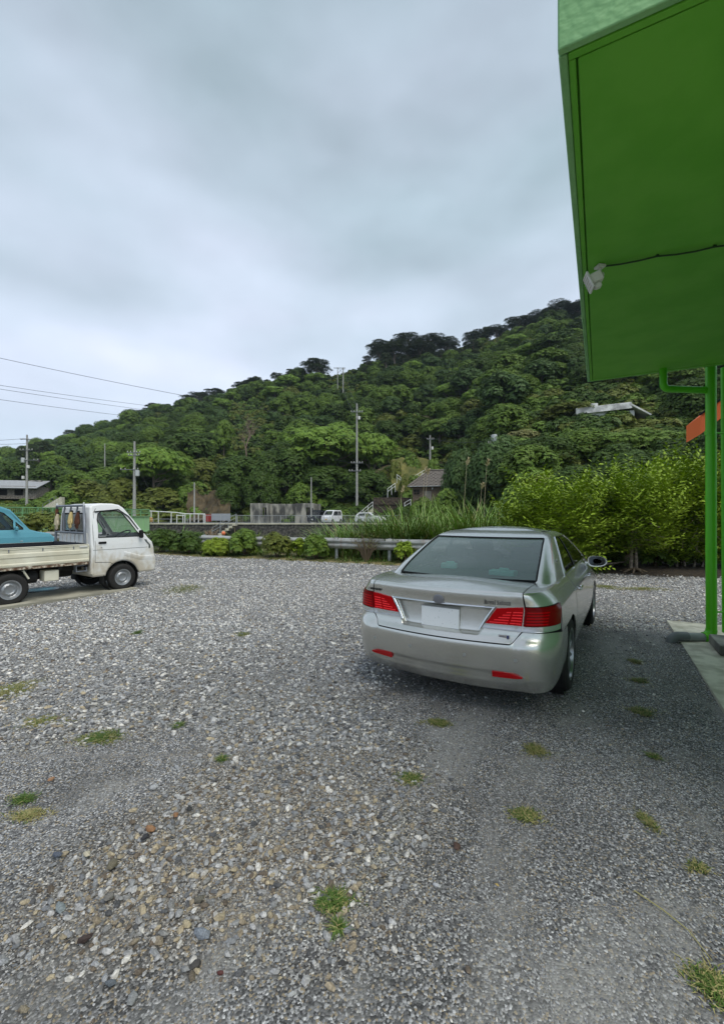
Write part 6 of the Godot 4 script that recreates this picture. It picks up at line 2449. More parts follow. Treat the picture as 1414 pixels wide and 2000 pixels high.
func reed(called: String, label: String, at: Vector3, spread_: float, h: float, n: int, seed_: int, plumes := 0, leaf_m := "grass_tall", w := 0.032, group := "") -> Node3D:
	var o := thing(called, label, "grass clump", at, 0.0, group)
	var r := RandomNumberGenerator.new()
	r.seed = seed_
	var mb := MB.new()
	var dry := MB.new()
	for i in n:
		var a := r.randf() * TAU
		var rr := spread_ * sqrt(r.randf())
		var p := Vector3(cos(a) * rr, 0.0, sin(a) * rr * 0.7)
		var b := a + r.randf_range(-1.2, 1.2)
		var t := r.randf_range(0.65, 1.4)
		var hh := h * r.randf_range(0.35, 1.1)
		var dest := dry if r.randf() < 0.05 + 0.12 * absf(sin(seed_ * 1.3)) else mb
		dest.blade(p, Vector3(cos(b), 0, sin(b)), hh, hh * r.randf_range(0.25, 1.0), w * r.randf_range(0.7, 1.3), 6, Color(t * r.randf_range(0.9, 1.15), t, t * r.randf_range(0.7, 1.3)))
	part("blades", mb, M[leaf_m], o)
	if dry.v.size(): part("dry_blades", dry, M.grass_dry, o)
	for k in plumes:
		var st := MB.new()
		var x := r.randf_range(-spread_, spread_) * 0.8
		var z := r.randf_range(-0.3, 0.3)
		var hh := h * r.randf_range(1.0, 1.25)
		st.tube([Vector3(x, 0, z), Vector3(x + 0.05, hh * 0.6, z), Vector3(x + 0.15, hh, z)], [0.008, 0.006, 0.004], 5, false)
		for j in 60:
			var f := r.randf()
			var d := Vector3(r.randfn() * 0.5 + 0.4, 0.8, r.randfn() * 0.5).normalized()
			st.leaf(Vector3(x + 0.15 + 0.05 * f, hh - 0.05 + 0.22 * f, z), d, Vector3(r.randfn(), 0.2, r.randfn()).normalized(), 0.11, 0.02, Color(1, 1, 1) * r.randf_range(0.7, 1.3), Vector3.UP)
		part("plume", st, M.plume, o)
	return o


func along_rail(px: float, off: float) -> Vector3:
	# the point on the line off metres behind the guard rail that stands at this photograph column
	var u := (px - CX) / F
	var d := (RAIL0.dot(RAILN) + off) / (u * RAILN.x + RAILN.y)
	return Vector3(u * d, maxf(land(u * d, d), -0.35) if off > 0.8 else 0.0, -d)


func make_hedge() -> void:
	# px, width px, top y, offset, material, label
	var i := 0
	for q in [
		[85, 95, 1003, 0.4, "leaf_olive", "leafy green hedge bush behind the blue hatchback's bonnet", 0.10],
		[20, 80, 1012, 0.6, "leaf_mid", "green hedge bush behind the blue hatchback's windows", 0.10],
		[318, 66, 1034, -0.3, "leaf_dark", "dark round bush right at the flatbed truck's nose", 0.085],
		[371, 66, 1042, -0.25, "leaf_dark", "dark leafy bush in front of the guard rail's left end", 0.085],
		[425, 62, 1056, -0.35, "leaf_lime", "low yellow green bush under the guard rail", 0.10],
		[478, 68, 1036, -0.2, "leaf_mid", "tall green bush with bright grass growing from its top", 0.08],
		[541, 66, 1043, -0.25, "leaf_olive", "dark reddish olive bush third from the dry shrub", 0.075],
		[582, 34, 1050, -0.1, "leaf_lime", "spindly yellow leaved plant between two round bushes", 0.12],
		[617, 54, 1044, -0.3, "leaf_mid", "round green bush right of the spindly yellow plant", 0.09],
		[790, 40, 1056, -0.25, "leaf_yellow", "thin yellow leaved sapling by the guard rail post near the silver car", 0.10],
	]:
		var at := along_rail(q[0], q[3])
		var d := -at.z
		at.y = 0.0
		var h: float = EYE - (q[2] - CY) / F * d
		shrub("roadside_bush", q[5], at, q[1] / F * d, maxf(h, 0.3), q[4], 400 + i, 90 if q[1] > 45 else 16, q[6], "bushes along the guard rail", 13 if q[1] > 45 else 9)
		i += 1
	# low weeds under the rail
	for k in 13:
		var px := 300.0 + 42.0 * k + 9.0 * sin(k * 2.3)
		var at := along_rail(px, 0.15 + 0.3 * sin(k * 1.7))
		at.y = -0.02
		reed("verge_weed", tell_rail(["low weeds", "sparse weeds", "dense low weeds"][k % 3] + " growing under the guard rail", px), at, 0.75, 0.30 + 0.15 * sin(k * 3.1), 130, 500 + k, 0, ["weed", "grass_tall", "weed"][k % 3], 0.022, "weeds under the guard rail")
	# dry brown shrub
	var at := along_rail(715, -0.35)
	at.y = 0.0
	var o := thing("dry_shrub", "dry brown twiggy shrub in front of the guard rail left of the silver car", "shrub", at)
	var r := RandomNumberGenerator.new()
	r.seed = 55
	var mb := MB.new()
	for k in 46:
		var a := r.randf() * TAU
		var e := Vector3(cos(a) * r.randf_range(0.1, 0.55), r.randf_range(0.45, 1.0), sin(a) * r.randf_range(0.1, 0.4))
		var m := e * 0.5 + Vector3(0, 0.12, 0)
		mb.tube([Vector3(cos(a) * 0.05, -0.03, sin(a) * 0.05), m, e], [0.010, 0.008, 0.003], 4, false)
		for j in 4: mb.tube([m.lerp(e, j * 0.25), m.lerp(e, j * 0.25) + Vector3(r.randfn(), r.randf_range(0.2, 1.0), r.randfn()) * 0.13], [0.005, 0.002], 3, false)
	part("twigs", mb, M.twig_dry, o)
	mb = MB.new()
	for k in 420:
		var a := r.randf() * TAU
		var rr := 0.55 * sqrt(r.randf())
		mb.leaf(Vector3(cos(a) * rr, r.randf_range(0.5, 1.05), sin(a) * rr * 0.7), Vector3(r.randfn(), r.randfn(), r.randfn()).normalized(), Vector3(0.3, 1, 0.1).normalized(), 0.05, 0.025, Color(1, 1, 1) * r.randf_range(0.6, 1.3), Vector3.UP)
	part("foliage", mb, M.leaf_olive, o)
	# pale dead branches beyond the rail
	at = along_rail(404, 3.0)
	at.y = 0.1
	o = thing("dead_shrub", "pale bare dead shrub behind the guard rail below the far fence", "shrub", at)
	mb = MB.new()
	for k in 26:
		var a := r.randf() * TAU
		var e := Vector3(cos(a) * r.randf_range(0.2, 0.75), r.randf_range(0.1, 0.95), sin(a) * r.randf_range(0.1, 0.5))
		var m := e * 0.5 + Vector3(r.randfn() * 0.1, 0.1, 0)
		mb.tube([Vector3(0, -1.6, 0), Vector3(0, -0.1, 0), m, e], [0.03, 0.022, 0.016, 0.006], 5, false)
		for j in 3: mb.tube([m.lerp(e, 0.3 * j), m.lerp(e, 0.3 * j) + Vector3(r.randfn(), r.randf_range(-0.1, 0.8), r.randfn()) * 0.2], [0.009, 0.003], 4, false)
	part("twigs", mb, mat("pale_twig", Color(0.62, 0.53, 0.42), 0.95), o)
	# bright grass in front of the river wall
	for q in [[340, 1018, 1.2, 210, "bright tall grass behind the two leftmost guard rail bushes"], [375, 1030, 1.0, 120, "short bright grass beside the pale dead shrub"], [480, 1022, 0.7, 150, "bright yellow green grass above the tall green bush"], [515, 1032, 1.6, 90, "thin grass tuft right of the tall green bush"], [640, 1030, 1.6, 110, "thin grass tuft above the round green bush"], [605, 1040, 1.2, 80, "wispy grass left behind the round green bush"]]:
		at = along_rail(q[0], q[2])
		var top: float = EYE - (q[1] - CY) / F * -at.z
		reed("grass_tuft", q[4], at, 0.55, top - at.y, q[3], 600 + int(q[0]), 0, "leaf_lime" if q[0] == 480 else "grass_tall", 0.035, "grass tufts behind the guard rail")
	# tall plume grass
	var k := 0
	for q in [
		[690, 1000, 1.4, "leftmost tall plume grass clump behind the guard rail"], [725, 1005, 2.0, "tall plume grass in front of the white wagon"], [762, 990, 1.5, "tall plume grass under the dark grey car"], [800, 985, 2.4, "upright plume grass with two pale seed heads"], [835, 1012, 1.6, "arching tall grass just left of the silver car's roof"],
		[868, 1002, 1.3, "thick arching grass behind the silver car's left roof edge"], [905, 985, 1.4, "high plume grass behind the middle of the silver car"], [945, 980, 1.8, "highest plume grass clump behind the silver car"], [985, 985, 1.5, "tall grass clump beside the yellow green shrub"], [1020, 1000, 2.2, "tall grass clump half behind the yellow green shrub"], [655, 1022, 1.8, "low edge of the plume grass over the guard rail"], [780, 1022, 1.0, "short plume grass over the rusty guard rail stretch"], [890, 1012, 2.6, "back row of tall grass behind the silver car"], [960, 1000, 2.8, "back row tall grass near the shrub"], [740, 1018, 2.8, "back row tall grass in front of the far fence"],
	]:
		at = along_rail(q[0], q[2])
		var top: float = EYE - (q[1] - CY) / F * -at.z
		reed("plume_grass", q[3], at, 0.95, (top - at.y) * (1.12 if q[0] < 770 or q[0] == 835 else 1.25), 420, 700 + k, [0, 0, 1, 2, 0, 0, 0, 2, 0, 0, 0, 0, 0, 1, 0][k], ["grass_tall", "grass_tall", "grass_mid"][k % 3], 0.048, "plume grass behind the guard rail")
		k += 1


func tell_rail(look: String, px: float) -> String:
	var marks := [["the truck's nose bush", 318], ["the leftmost rail bush", 371], ["the low yellow bush", 425], ["the tall green bush", 478], ["the olive bush", 541], ["the spindly yellow plant", 582], ["the round green bush", 617], ["the dry brown shrub", 715], ["the thin sapling", 790]]
	var best: Array = marks[0]
	for m in marks:
		if absf(m[1] - px) < absf(best[1] - px): best = m
	return "%s %s %s" % [look, "left of" if px < best[1] else "right of", best[0]]


# rising boughs with twigs to both sides, leaves in rows along each twig; the young tips are paler
func feathery(seed_: int, R: float, h: float, boughs: int, leaf_: float, low: float) -> Array:
	var r := RandomNumberGenerator.new()
	r.seed = seed_
	var mb := MB.new()
	var cs := []
	for b in boughs:
		var az := b * 2.39996 + r.randf_range(-0.3, 0.3)
		var f := (b + 0.5) / boughs
		var reach := R * (0.25 + 0.75 * sqrt(maxf(0.0, 1.0 - pow(absf(f - 0.45) / 0.62, 2.0)))) * r.randf_range(0.55, 1.15)
		var y0 := h * lerpf(low * 0.5, 0.62, f)
		var y1 := h * lerpf(low + 0.06, 1.0, pow(f, 0.8)) * r.randf_range(0.9, 1.03)
		var p0 := Vector3(cos(az) * reach * 0.12, y0, sin(az) * reach * 0.12)
		var p2 := Vector3(cos(az) * reach, y1, sin(az) * reach)
		var p1 := p0.lerp(p2, 0.5) + Vector3(0, 0.10 * h * (0.6 - f), 0)
		cs.append([p2, 0.3])
		var tone := r.randf_range(0.72, 1.22)
		for tw in 11:
			var g := 0.3 + 0.7 * tw / 10.0
			var q := p0.lerp(p1, g).lerp(p1.lerp(p2, g), g)
			var dir := (p1.lerp(p2, g) - p0.lerp(p1, g)).normalized()
			var sd := Vector3(-sin(az), 0, cos(az)) * (1.0 if tw % 2 else -1.0)
			var td := (dir * 0.7 + sd * r.randf_range(0.5, 1.1) + Vector3.UP * r.randf_range(-0.15, 0.45)).normalized()
			if tw == 10: td = (dir + Vector3.UP * 0.5).normalized()
			var tl := reach * r.randf_range(0.18, 0.42) + 0.08
			var up := (Vector3.UP + Vector3(r.randfn(), 0, r.randfn()) * 0.3).normalized()
			var nl := int(clampf(tl / (leaf_ * 0.42), 5, 13))
			for j in nl:
				var e := (j + 0.6) / nl
				var lp := q + td * tl * e + Vector3(0, 0.06 * e * e, 0)
				var ls := td.cross(up).normalized() * (1.0 if j % 2 else -1.0)
				var ld := (td * 0.55 + ls + up * r.randf_range(-0.2, 0.5)).normalized()
				var tip := smoothstep(0.55, 1.0, e) * smoothstep(0.35, 0.95, f) * 0.35
				var t := tone * r.randf_range(0.75, 1.25)
				mb.leaf(lp, ld, up, leaf_ * r.randf_range(0.7, 1.3), leaf_ * 0.5, Color(t * (1.0 + tip), t * (1.0 + tip * 0.8), t), (Vector3.UP + dir * 0.5).normalized())
	return [mb, cs]


# yellow green shrubs with thin trunks on the right
func tree_at_near(x: float, y_top: float, width: float, d: float, j: int) -> void:
	var names := ["tall grass end", "big yellow green shrub", "olive shrub", "twin trunks", "leafy olive shrub", "tall yellow tipped shrub", "green downpipe"]
	var at := Vector3((x - CX) / F * d, -0.1, -d)
	var h := EYE + (CY - y_top) / F * d
	shrub("hollow_bush", "large dark bush in the shaded hollow beyond the %s" % names[j], at, width / F * d, h, "leaf_dark", 840 + j, 110, 0.17, "dark bushes in the hollow", 16)


func make_right_shrubs() -> void:
	var k := 0
	for q in [  # px of the foot, foot y, top y, width px, tone, label
		[1085, 1118, 928, 190, "leaf_yellow", "big yellow green shrub right behind the silver car"],
		[1040, 1112, 985, 110, "leaf_yellow", "lower left part shrub spilling toward the tall grass"],
		[1170, 1116, 960, 150, "leaf_mid", "darker green shrub between the big yellow green one and the twin trunks"],
		[1236, 1117, 905, 150, "leaf_yellow", "yellow green small tree with twin bare trunks and spread roots"],
		[1290, 1112, 935, 120, "leaf_mid", "leafy green shrub right of the twin trunks"],
		[1345, 1110, 880, 160, "leaf_yellow", "tall yellow tipped shrub left of the green downpipe"],
		[1420, 1108, 900, 150, "leaf_mid", "tall shrub at the end of the hedge right of the green downpipe"],
	]:
		var at := G(q[0], q[1])
		var d := -at.z
		if k in [1, 2, 4]: at *= Vector3(1.06, 1, 1.06)
		d = -at.z
		var h: float = EYE + (CY - q[2]) / F * d
		var w: float = q[3] / F * d
		var o := thing("yellow_shrub", q[5], "shrub", at, 0.0, "shrubs on the right")
		var c := feathery(800 + k, w * 0.5, h, [160, 120, 140, 115, 130, 160, 140][k], 0.13, 0.16 if k == 3 else 0.0)
		part("foliage", c[0], M[q[4]], o)
		var st := MB.new()
		var r := RandomNumberGenerator.new()
		r.seed = 820 + k
		var stems := 2 if k == 3 else 4
		for s in stems:
			var x := (s - stems * 0.5 + 0.5) * (0.20 if k == 3 else 0.3)
			var top_: Vector3 = c[1][(s * 7 + 12) % c[1].size()][0]
			var rad := 0.045 if k == 3 else 0.028
			var p := [Vector3(x * 0.8, -0.05, 0), Vector3(x + r.randf_range(-0.05, 0.05), h * 0.25, r.randf_range(-0.1, 0.1)), Vector3(x * 1.2 + r.randf_range(-0.1, 0.1), h * 0.5, r.randf_range(-0.1, 0.1)), top_]
			st.tube(p, [rad * 1.2, rad * 0.9, rad * 0.75, rad * 0.25], 8, false)
			for j in 5:
				var e: Vector3 = c[1][(s * 5 + j * 3) % c[1].size()][0]
				var b0: Vector3 = p[1].lerp(p[2], j / 5.0)
				st.tube([b0, b0.lerp(e, 0.5) + Vector3(0, 0.06, 0), e], [rad * 0.5, rad * 0.32, rad * 0.12], 5, false)
		part("stem", st, M.grey_bark, o)
		if k == 3:
			st = MB.new()
			for j in 9:
				var a := TAU * j / 9.0
				st.tube([Vector3(0, 0.10, 0), Vector3(cos(a) * 0.2, 0.06, sin(a) * 0.2), Vector3(cos(a) * 0.48, -0.03, sin(a) * 0.40)], [0.05, 0.035, 0.012], 6, false)
			part("roots", st, M.bark, o)
		k += 1
	# bushy dark trees in the hollow behind them
	for j in 7:
		tree_at_near(1010.0 + j * 66.0, 975.0 - 14.0 * sin(j * 1.4), 130.0, 17.5 + (j % 2) * 1.5, j)
	# low growth along the foot of the hedge
	var j2 := 0
	for q in [[1112, 1112, 60, 1075, "just left of the silver car's mirror"], [1180, 1108, 66, 1068, "left of the twin trunks' roots"], [1278, 1108, 70, 1062, "right of the twin trunks' roots"], [1325, 1108, 66, 1058, "between the twin trunks and the green downpipe"], [1372, 1108, 60, 1064, "just left of the green downpipe's foot"]]:
		var at := G(q[0], q[1])
		shrub("low_shrub", "low leafy shrub at the hedge's foot %s" % q[4], at, q[2] / F * -at.z, (q[1] - q[3]) / F * -at.z, "leaf_dark" if j2 % 2 else "leaf_mid", 880 + j2, 60, 0.09, "low shrubs at the hedge's foot")
		j2 += 1
	# fallen branch lying in the shade, beyond the mirror
	var mb := MB.new()
	mb.tube([G(1170, 1102, 0.2), G(1200, 1100, 0.22), G(1218, 1097, 0.25), G(1226, 1092, 0.32)], [0.03, 0.028, 0.02, 0.01], 6)
	solo("fallen_branch", mb, M.grey_bark, "pale bare fallen branch in the shade right of the silver car's mirror", "branch")
	# shrubs deep in the shade behind the trunks
	for j in 9:
		var px := 1075.0 + j * 46.0
		var at := G(px, 1100 - 6 * sin(j * 2.0)) * Vector3(1.16 + 0.1 * (j % 2), 1, 1.16 + 0.1 * (j % 2))
		var names := ["big yellow green shrub's left half", "big yellow green shrub's right half", "olive shrub", "gap before the twin trunks", "twin trunks", "shrub right of the twin trunks", "tall yellow tipped shrub", "green downpipe", "right end of the hedge"]
		shrub("shade_shrub", "dark shaded shrub growing behind the %s" % names[j], at, 1.8, 1.9 + 0.3 * sin(j * 1.9), "leaf_dark", 860 + j, 70, 0.16, "shaded shrubs on the right")


# ---------------------------------------------------------------- small growth and marked stones on the lot
func make_weeds() -> void:
	# px, py, width in px, depth in px, greenness, label
	var k := 0
	for q in [
		[360, 1152, 95, 26, 0.45, "wide flat green patch ahead of the flatbed truck's nose"],
		[200, 1441, 90, 34, 0.8, "green tuft with straw edge, biggest in the stony left part"],
		[85, 1408, 95, 30, 0.35, "straw coloured flat patch left of the biggest green tuft"],
		[50, 1556, 46, 22, 1.0, "small bright clover like tuft at the left edge"],
		[60, 1585, 90, 34, 0.05, "dry straw patch below the small bright tuft"],
		[20, 1345, 90, 50, 0.3, "faded grass patch among stones by the left edge"],
		[650, 1762, 70, 62, 0.9, "upright green tuft in the near gravel"],
		[662, 1815, 22, 16, 0.9, "tiny green sprig below the upright tuft"],
		[800, 1520, 52, 30, 0.7, "round green tuft behind the silver car's left side"],
		[855, 1411, 48, 20, 0.6, "small green patch just behind the silver car's bumper"],
		[1025, 1590, 70, 40, 0.45, "yellowish patch midway between silver car and near corner"],
		[1045, 1460, 50, 34, 0.25, "thin faded patch behind the silver car's right wheel"],
		[1250, 1386, 46, 22, 0.65, "green tuft nearest the pavement's long edge"],
		[1272, 1470, 26, 16, 0.7, "small green sprig below the pavement tuft"],
		[1262, 1600, 26, 60, 0.4, "narrow mossy streak right of the yellowish patch"],
		[1360, 1692, 40, 36, 0.3, "brownish weed spot at the right side"],
		[1395, 1935, 90, 130, 0.6, "large mossy grass patch in the near right corner"],
		[1240, 1295, 26, 12, 0.5, "little tuft above the green tuft near the drain"],
		[1246, 1330, 34, 12, 0.6, "little flat tuft between the drain and the pavement edge"],
		[1184, 1148, 46, 12, 0.5, "grass tuft ahead of the silver car's mirror"],
		[1250, 1152, 120, 10, 0.35, "long thin grass strip in front of the twin trunks"],
		[270, 1237, 16, 9, 1.0, "tiny sprig in stones below the truck's front wheel"],
		[475, 1240, 26, 10, 0.6, "tiny weed in the middle of the stony ground"],
		[350, 1420, 18, 14, 1.0, "single bright sprig right of the biggest green tuft"],
		[435, 1484, 16, 10, 0.9, "tiny sprig beside a brown pebble in the middle"],
	]:
		var c := G(q[0], q[1])
		var d := -c.z
		var w: float = q[2] / F * d * 0.5 * 1.22
		var l: float = absf(G(q[0], q[1] - q[3] * 0.5).z - G(q[0], q[1] + q[3] * 0.5).z) * 0.5 * 1.22
		var o := thing("weed_patch", q[5], "weed", c, 0.0, "weeds growing in the gravel")
		var r := RandomNumberGenerator.new()
		r.seed = 1000 + k
		var g := MB.new()
		var s := MB.new()
		var n := int(clampf(w * l * 60000, 160, 7000))
		for i in n:
			# scattered over a handful of runners of different sizes, so that the patch has no round outline
			var cl := int(pow(r.randf(), 1.5) * 9.0)
			var ca := cl * 2.4 + k
			var cr := 0.16 * cl * (0.6 + 0.4 * sin(cl * 5.0 + k * 2.0))
			var p := Vector3((cos(ca) * cr * 0.8 + r.randfn() * 0.26) * w, 0.0, (sin(ca) * cr * 0.7 + r.randfn() * 0.26) * l)
			var rr := minf(1.0, Vector2(p.x / w, p.z / l).length())
			p.y = lot_height(c.x + p.x, -(c.z + p.z)) - 0.004
			var b := r.randf() * TAU
			var hh: float = r.randf_range(0.008, 0.034) * (0.6 + 0.6 * q[4]) * (1.25 - 0.6 * rr)
			var t := r.randf_range(0.6, 1.5)
			var dst := g if r.randf() < 0.12 + 0.8 * float(q[4]) * (1.15 - 0.6 * rr) else s
			dst.blade(p, Vector3(cos(b), 0, sin(b)), hh, hh * r.randf_range(0.6, 2.2), 0.006, 2, Color(t, t * r.randf_range(0.9, 1.1), t))
		if g.v.size(): part("green_blades", g, M.weed, o)
		if s.v.size(): part("dry_blades", s, M.straw, o)
		k += 1
	# dry stalk lying on the right
	var mb := MB.new()
	mb.tube([G(1235, 1735, 0.015), G(1290, 1772, 0.02), G(1340, 1812, 0.02), G(1385, 1870, 0.015)], [0.0025, 0.0025, 0.002, 0.0015], 5)
	solo("dry_stalk", mb, M.straw, "long thin dry grass stalk lying across the gravel at right", "stalk")
	# stones that stand out
	var st := []
	for j in 5: st.append(stone_mesh(950 + j))
	k = 0
	for q in [
		[168, 1829, 34, Color(0.055, 0.035, 0.03), "dark red brown slab of stone lying alone at lower left"],
		[890, 1648, 24, Color(0.10, 0.055, 0.04), "dark brown leaf shaped stone alone on the fine gravel behind the silver car"],
		[367, 1798, 28, Color(0.50, 0.42, 0.27), "cream yellow pebble at the foot of the stony strip"],
		[386, 1876, 28, Color(0.07, 0.065, 0.06), "blackish oval pebble low in the stony strip"],
		[378, 1899, 24, Color(0.16, 0.13, 0.09), "brown rounded pebble just under the blackish oval one"],
		[668, 1876, 22, Color(0.05, 0.05, 0.05), "black pebble below the near green tuft"],
		[223, 1682, 30, Color(0.17, 0.15, 0.10), "olive brown cobble in the stony strip"],
		[296, 1614, 28, Color(0.36, 0.19, 0.09), "rust orange pebble at the top of the near stony strip"],
		[287, 1630, 20, Color(0.035, 0.035, 0.04), "black angular stone touching the rust orange pebble"],
		[372, 1576, 18, Color(0.04, 0.04, 0.04), "black pebble right above the rust orange one"],
		[390, 1752, 24, Color(0.15, 0.14, 0.11), "grey brown oval pebble mid strip"],
		[352, 1778, 24, Color(0.38, 0.38, 0.38), "pale grey block beside the cream yellow pebble"],
		[396, 1816, 40, Color(0.24, 0.27, 0.31), "largest blue grey slab in the lower stony strip"],
		[218, 1745, 26, Color(0.20, 0.19, 0.17), "long grey brown pebble left in the strip"],
		[122, 1766, 30, Color(0.25, 0.29, 0.30), "blue green flat stone left of the strip"],
		[302, 1535, 20, Color(0.50, 0.51, 0.52), "pale grey long pebble above the strip"],
		[345, 1588, 16, Color(0.33, 0.17, 0.08), "small orange brown pebble between the black ones"],
		[432, 1893, 16, Color(0.12, 0.035, 0.03), "small dark red pebble right of the strip's foot"],
		[448, 1460, 18, Color(0.75, 0.75, 0.74), "white flat stone in the middle distance"],
		[850, 1724, 16, Color(0.52, 0.53, 0.56), "pale bluish pebble alone on the dark gravel"],
		[891, 1873, 20, Color(0.45, 0.46, 0.48), "pale grey pebble low in the middle right"],
		[968, 1724, 10, Color(0.60, 0.43, 0.14), "tiny yellow ochre pebble on the dark gravel"],
		[220, 1912, 24, Color(0.13, 0.15, 0.17), "dark blue grey block near the lower left"],
		[262, 1940, 30, Color(0.27, 0.28, 0.28), "grey split stone near the bottom left"],
		[52, 1963, 24, Color(0.27, 0.23, 0.16), "tan pebble at the bottom left corner"],
		[102, 1520, 16, Color(0.40, 0.22, 0.12), "orange brown chip near the left clover tuft"],
		[172, 1664, 20, Color(0.62, 0.56, 0.42), "cream chip at the strip's left edge"],
		[570, 1935, 20, Color(0.50, 0.51, 0.50), "pale grey flat stone at bottom middle"],
		[1132, 1813, 14, Color(0.70, 0.68, 0.60), "small cream white pebble right of centre foreground"],
		[115, 1665, 22, Color(0.10, 0.12, 0.16), "dark bluish stone left of the strip's cream chip"],
	]:
		var c := G(q[0], q[1], 0.01)
		var w: float = q[2] / F * -c.z
		var mi := solo("pebble", st[k % 5], null, q[4], "stone", "stones that stand out in the gravel")
		var sm := mat("pebble_%d" % k, q[3].linear_to_srgb(), 0.75)
		sm.albedo_texture = M.stone.albedo_texture
		sm.uv1_triplanar = true
		sm.uv1_scale = Vector3.ONE * 1.5
		mi.material_override = sm
		mi.position = c
		mi.rotation = Vector3(0.1 * sin(k), k * 1.3 if k > 0 else 0.5, 0.1 * cos(k * 2.0))
		mi.scale = Vector3(w * 1.0, w * 0.75, w * (0.5 if k == 0 else 0.85))
		k += 1


# ---------------------------------------------------------------- guard rail
func make_rail() -> void:
	var o := thing("guard_rail", "weathered grey steel guard rail with rust streaks near the silver car", "guard rail", Vector3(-6.5, 0, -18.0))
	var r := RandomNumberGenerator.new()
	r.seed = 3
	var rn := noise(33, 3.0)
	var along := func(s: float, off: float, y: float) -> Vector3:
		var w := RAILE * s + RAILN * off
		return Vector3(w.x, y, -w.y)
	var wave := [[0.40, 0.0], [0.42, -0.01], [0.45, -0.05], [0.50, -0.075], [0.54, -0.06], [0.575, -0.015], [0.60, -0.015], [0.635, -0.06], [0.675, -0.075], [0.725, -0.05], [0.755, -0.01], [0.775, 0.0]]
	var seg := 4.0
	for b in 6:
		var s0 := -11.0 + b * seg
		var rows := []
		var cols := []
		for i in wave.size():
			var row := []
			var cr := []
			for k in 61:
				var s := s0 + (seg + 0.12) * k / 60.0
				var w: Vector3 = along.call(s, wave[i][1] - (0.004 if b % 2 else 0.0), wave[i][0] + 0.012 * sin(b * 1.7))
				row.append(w)
				var g := 0.42 + 0.10 * rn.get_noise_2d(s * 0.6, i * 0.35)
				var c := Color(g * 0.98, g, g * 0.99)
				# rust runs down from bolt holes in the stretch next to the silver car, and a little elsewhere
				var run := smoothstep(0.28, 0.5, rn.get_noise_1d(s * 1.1 + 40.0)) * smoothstep(-0.6, 0.3, rn.get_noise_2d(s * 2.0, i * 0.2))
				run *= smoothstep(5.6, 7.2, s) * 1.0 + 0.18
				c = c.lerp(Color(0.20, 0.085, 0.035), clampf(run, 0, 0.85))
				var grime := smoothstep(0.1, 0.5, rn.get_noise_2d(s * 0.35 + 9.0, i * 0.1)) * 0.35
				c = c.lerp(Color(0.14, 0.13, 0.10), grime)
				cr.append(c)
			rows.append(row); cols.append(cr)
		var mb := MB.new()
		mb.grid(rows, along.call(s0 + 2.0, 3.0, 0.6), cols)
		part("rail_beam", mb, M.rail_vc, o)
	for k in 12:
		var s := -10.0 + k * 2.0
		var mb := MB.new()
		mb.tube([along.call(s, 0.09, -0.4), along.call(s, 0.09, 0.80)], 0.06, 12)
		var ps := part("post", mb, M.galvanised, o)
		mb = MB.new()
		mb.box(Transform3D(Basis(Vector3.UP, 0.386), along.call(s, 0.035, 0.59)), Vector3(0.07, 0.26, 0.07), 0.006)
		part("bracket", mb, M.galvanised, ps)
	# pale bank under the rail, the verge
	var mb := MB.new()
	var rows := []
	var rn2 := noise(35, 1.2)
	var litter := MB.new()
	for i in 6:
		var row := []
		for k in 101:
			var s := -12.0 + k * 0.25
			var off := lerpf(-0.95 + 0.25 * rn2.get_noise_1d(s * 1.5), 0.95, i / 5.0)
			var w := RAIL0 + RAILE * s + RAILN * off
			row.append(Vector3(w.x, lot_height(w.x, w.y) + (0.006 if i == 0 else 0.03 + 0.02 * rn2.get_noise_2d(s * 3.0, i)), -w.y))
		rows.append(row)
	mb.grid(rows, Vector3(0, -100, 0))
	var verge := rough_mat("verge_soil", Color(0.36, 0.36, 0.20), Color(0.52, 0.47, 0.32), 1.6, 0.95, 1.5, 57)
	setting("verge", mb, verge)
	# dark leaf litter under the shrubs on the right
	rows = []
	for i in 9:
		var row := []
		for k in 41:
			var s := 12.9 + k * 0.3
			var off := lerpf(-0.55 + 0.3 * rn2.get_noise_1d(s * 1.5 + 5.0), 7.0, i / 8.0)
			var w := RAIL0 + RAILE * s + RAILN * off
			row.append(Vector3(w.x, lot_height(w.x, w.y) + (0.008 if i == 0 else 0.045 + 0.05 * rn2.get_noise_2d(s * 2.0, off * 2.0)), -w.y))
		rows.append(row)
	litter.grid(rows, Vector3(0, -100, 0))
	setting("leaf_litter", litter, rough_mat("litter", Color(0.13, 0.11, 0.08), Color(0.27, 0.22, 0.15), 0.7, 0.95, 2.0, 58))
	# short verge grass: nobody could count it
	var blades := MB.new()
	var q := RandomNumberGenerator.new()
	q.seed = 8
	for i in 9500:
		var s := q.randf_range(-10.0, 14.5)
		var off := q.randf_range(-1.05, 0.5)
		if off < -0.6 and rn2.get_noise_1d(s * 1.5) > -0.1: continue
		var w := RAIL0 + RAILE * s + RAILN * off
		var b := q.randf() * TAU
		var t := q.randf_range(0.6, 1.5)
		var dry := q.randf() < 0.35
		blades.blade(Vector3(w.x, 0.01, -w.y), Vector3(cos(b), 0, sin(b)), q.randf_range(0.04, 0.13), q.randf_range(0.02, 0.12), 0.018, 2, Color(2.2 * t, 1.35 * t, 1.6 * t) if dry else Color(t, t, t))
	var go := part("verge_grass", blades, M.weed, self)
	go.set_meta("kind", "stuff")


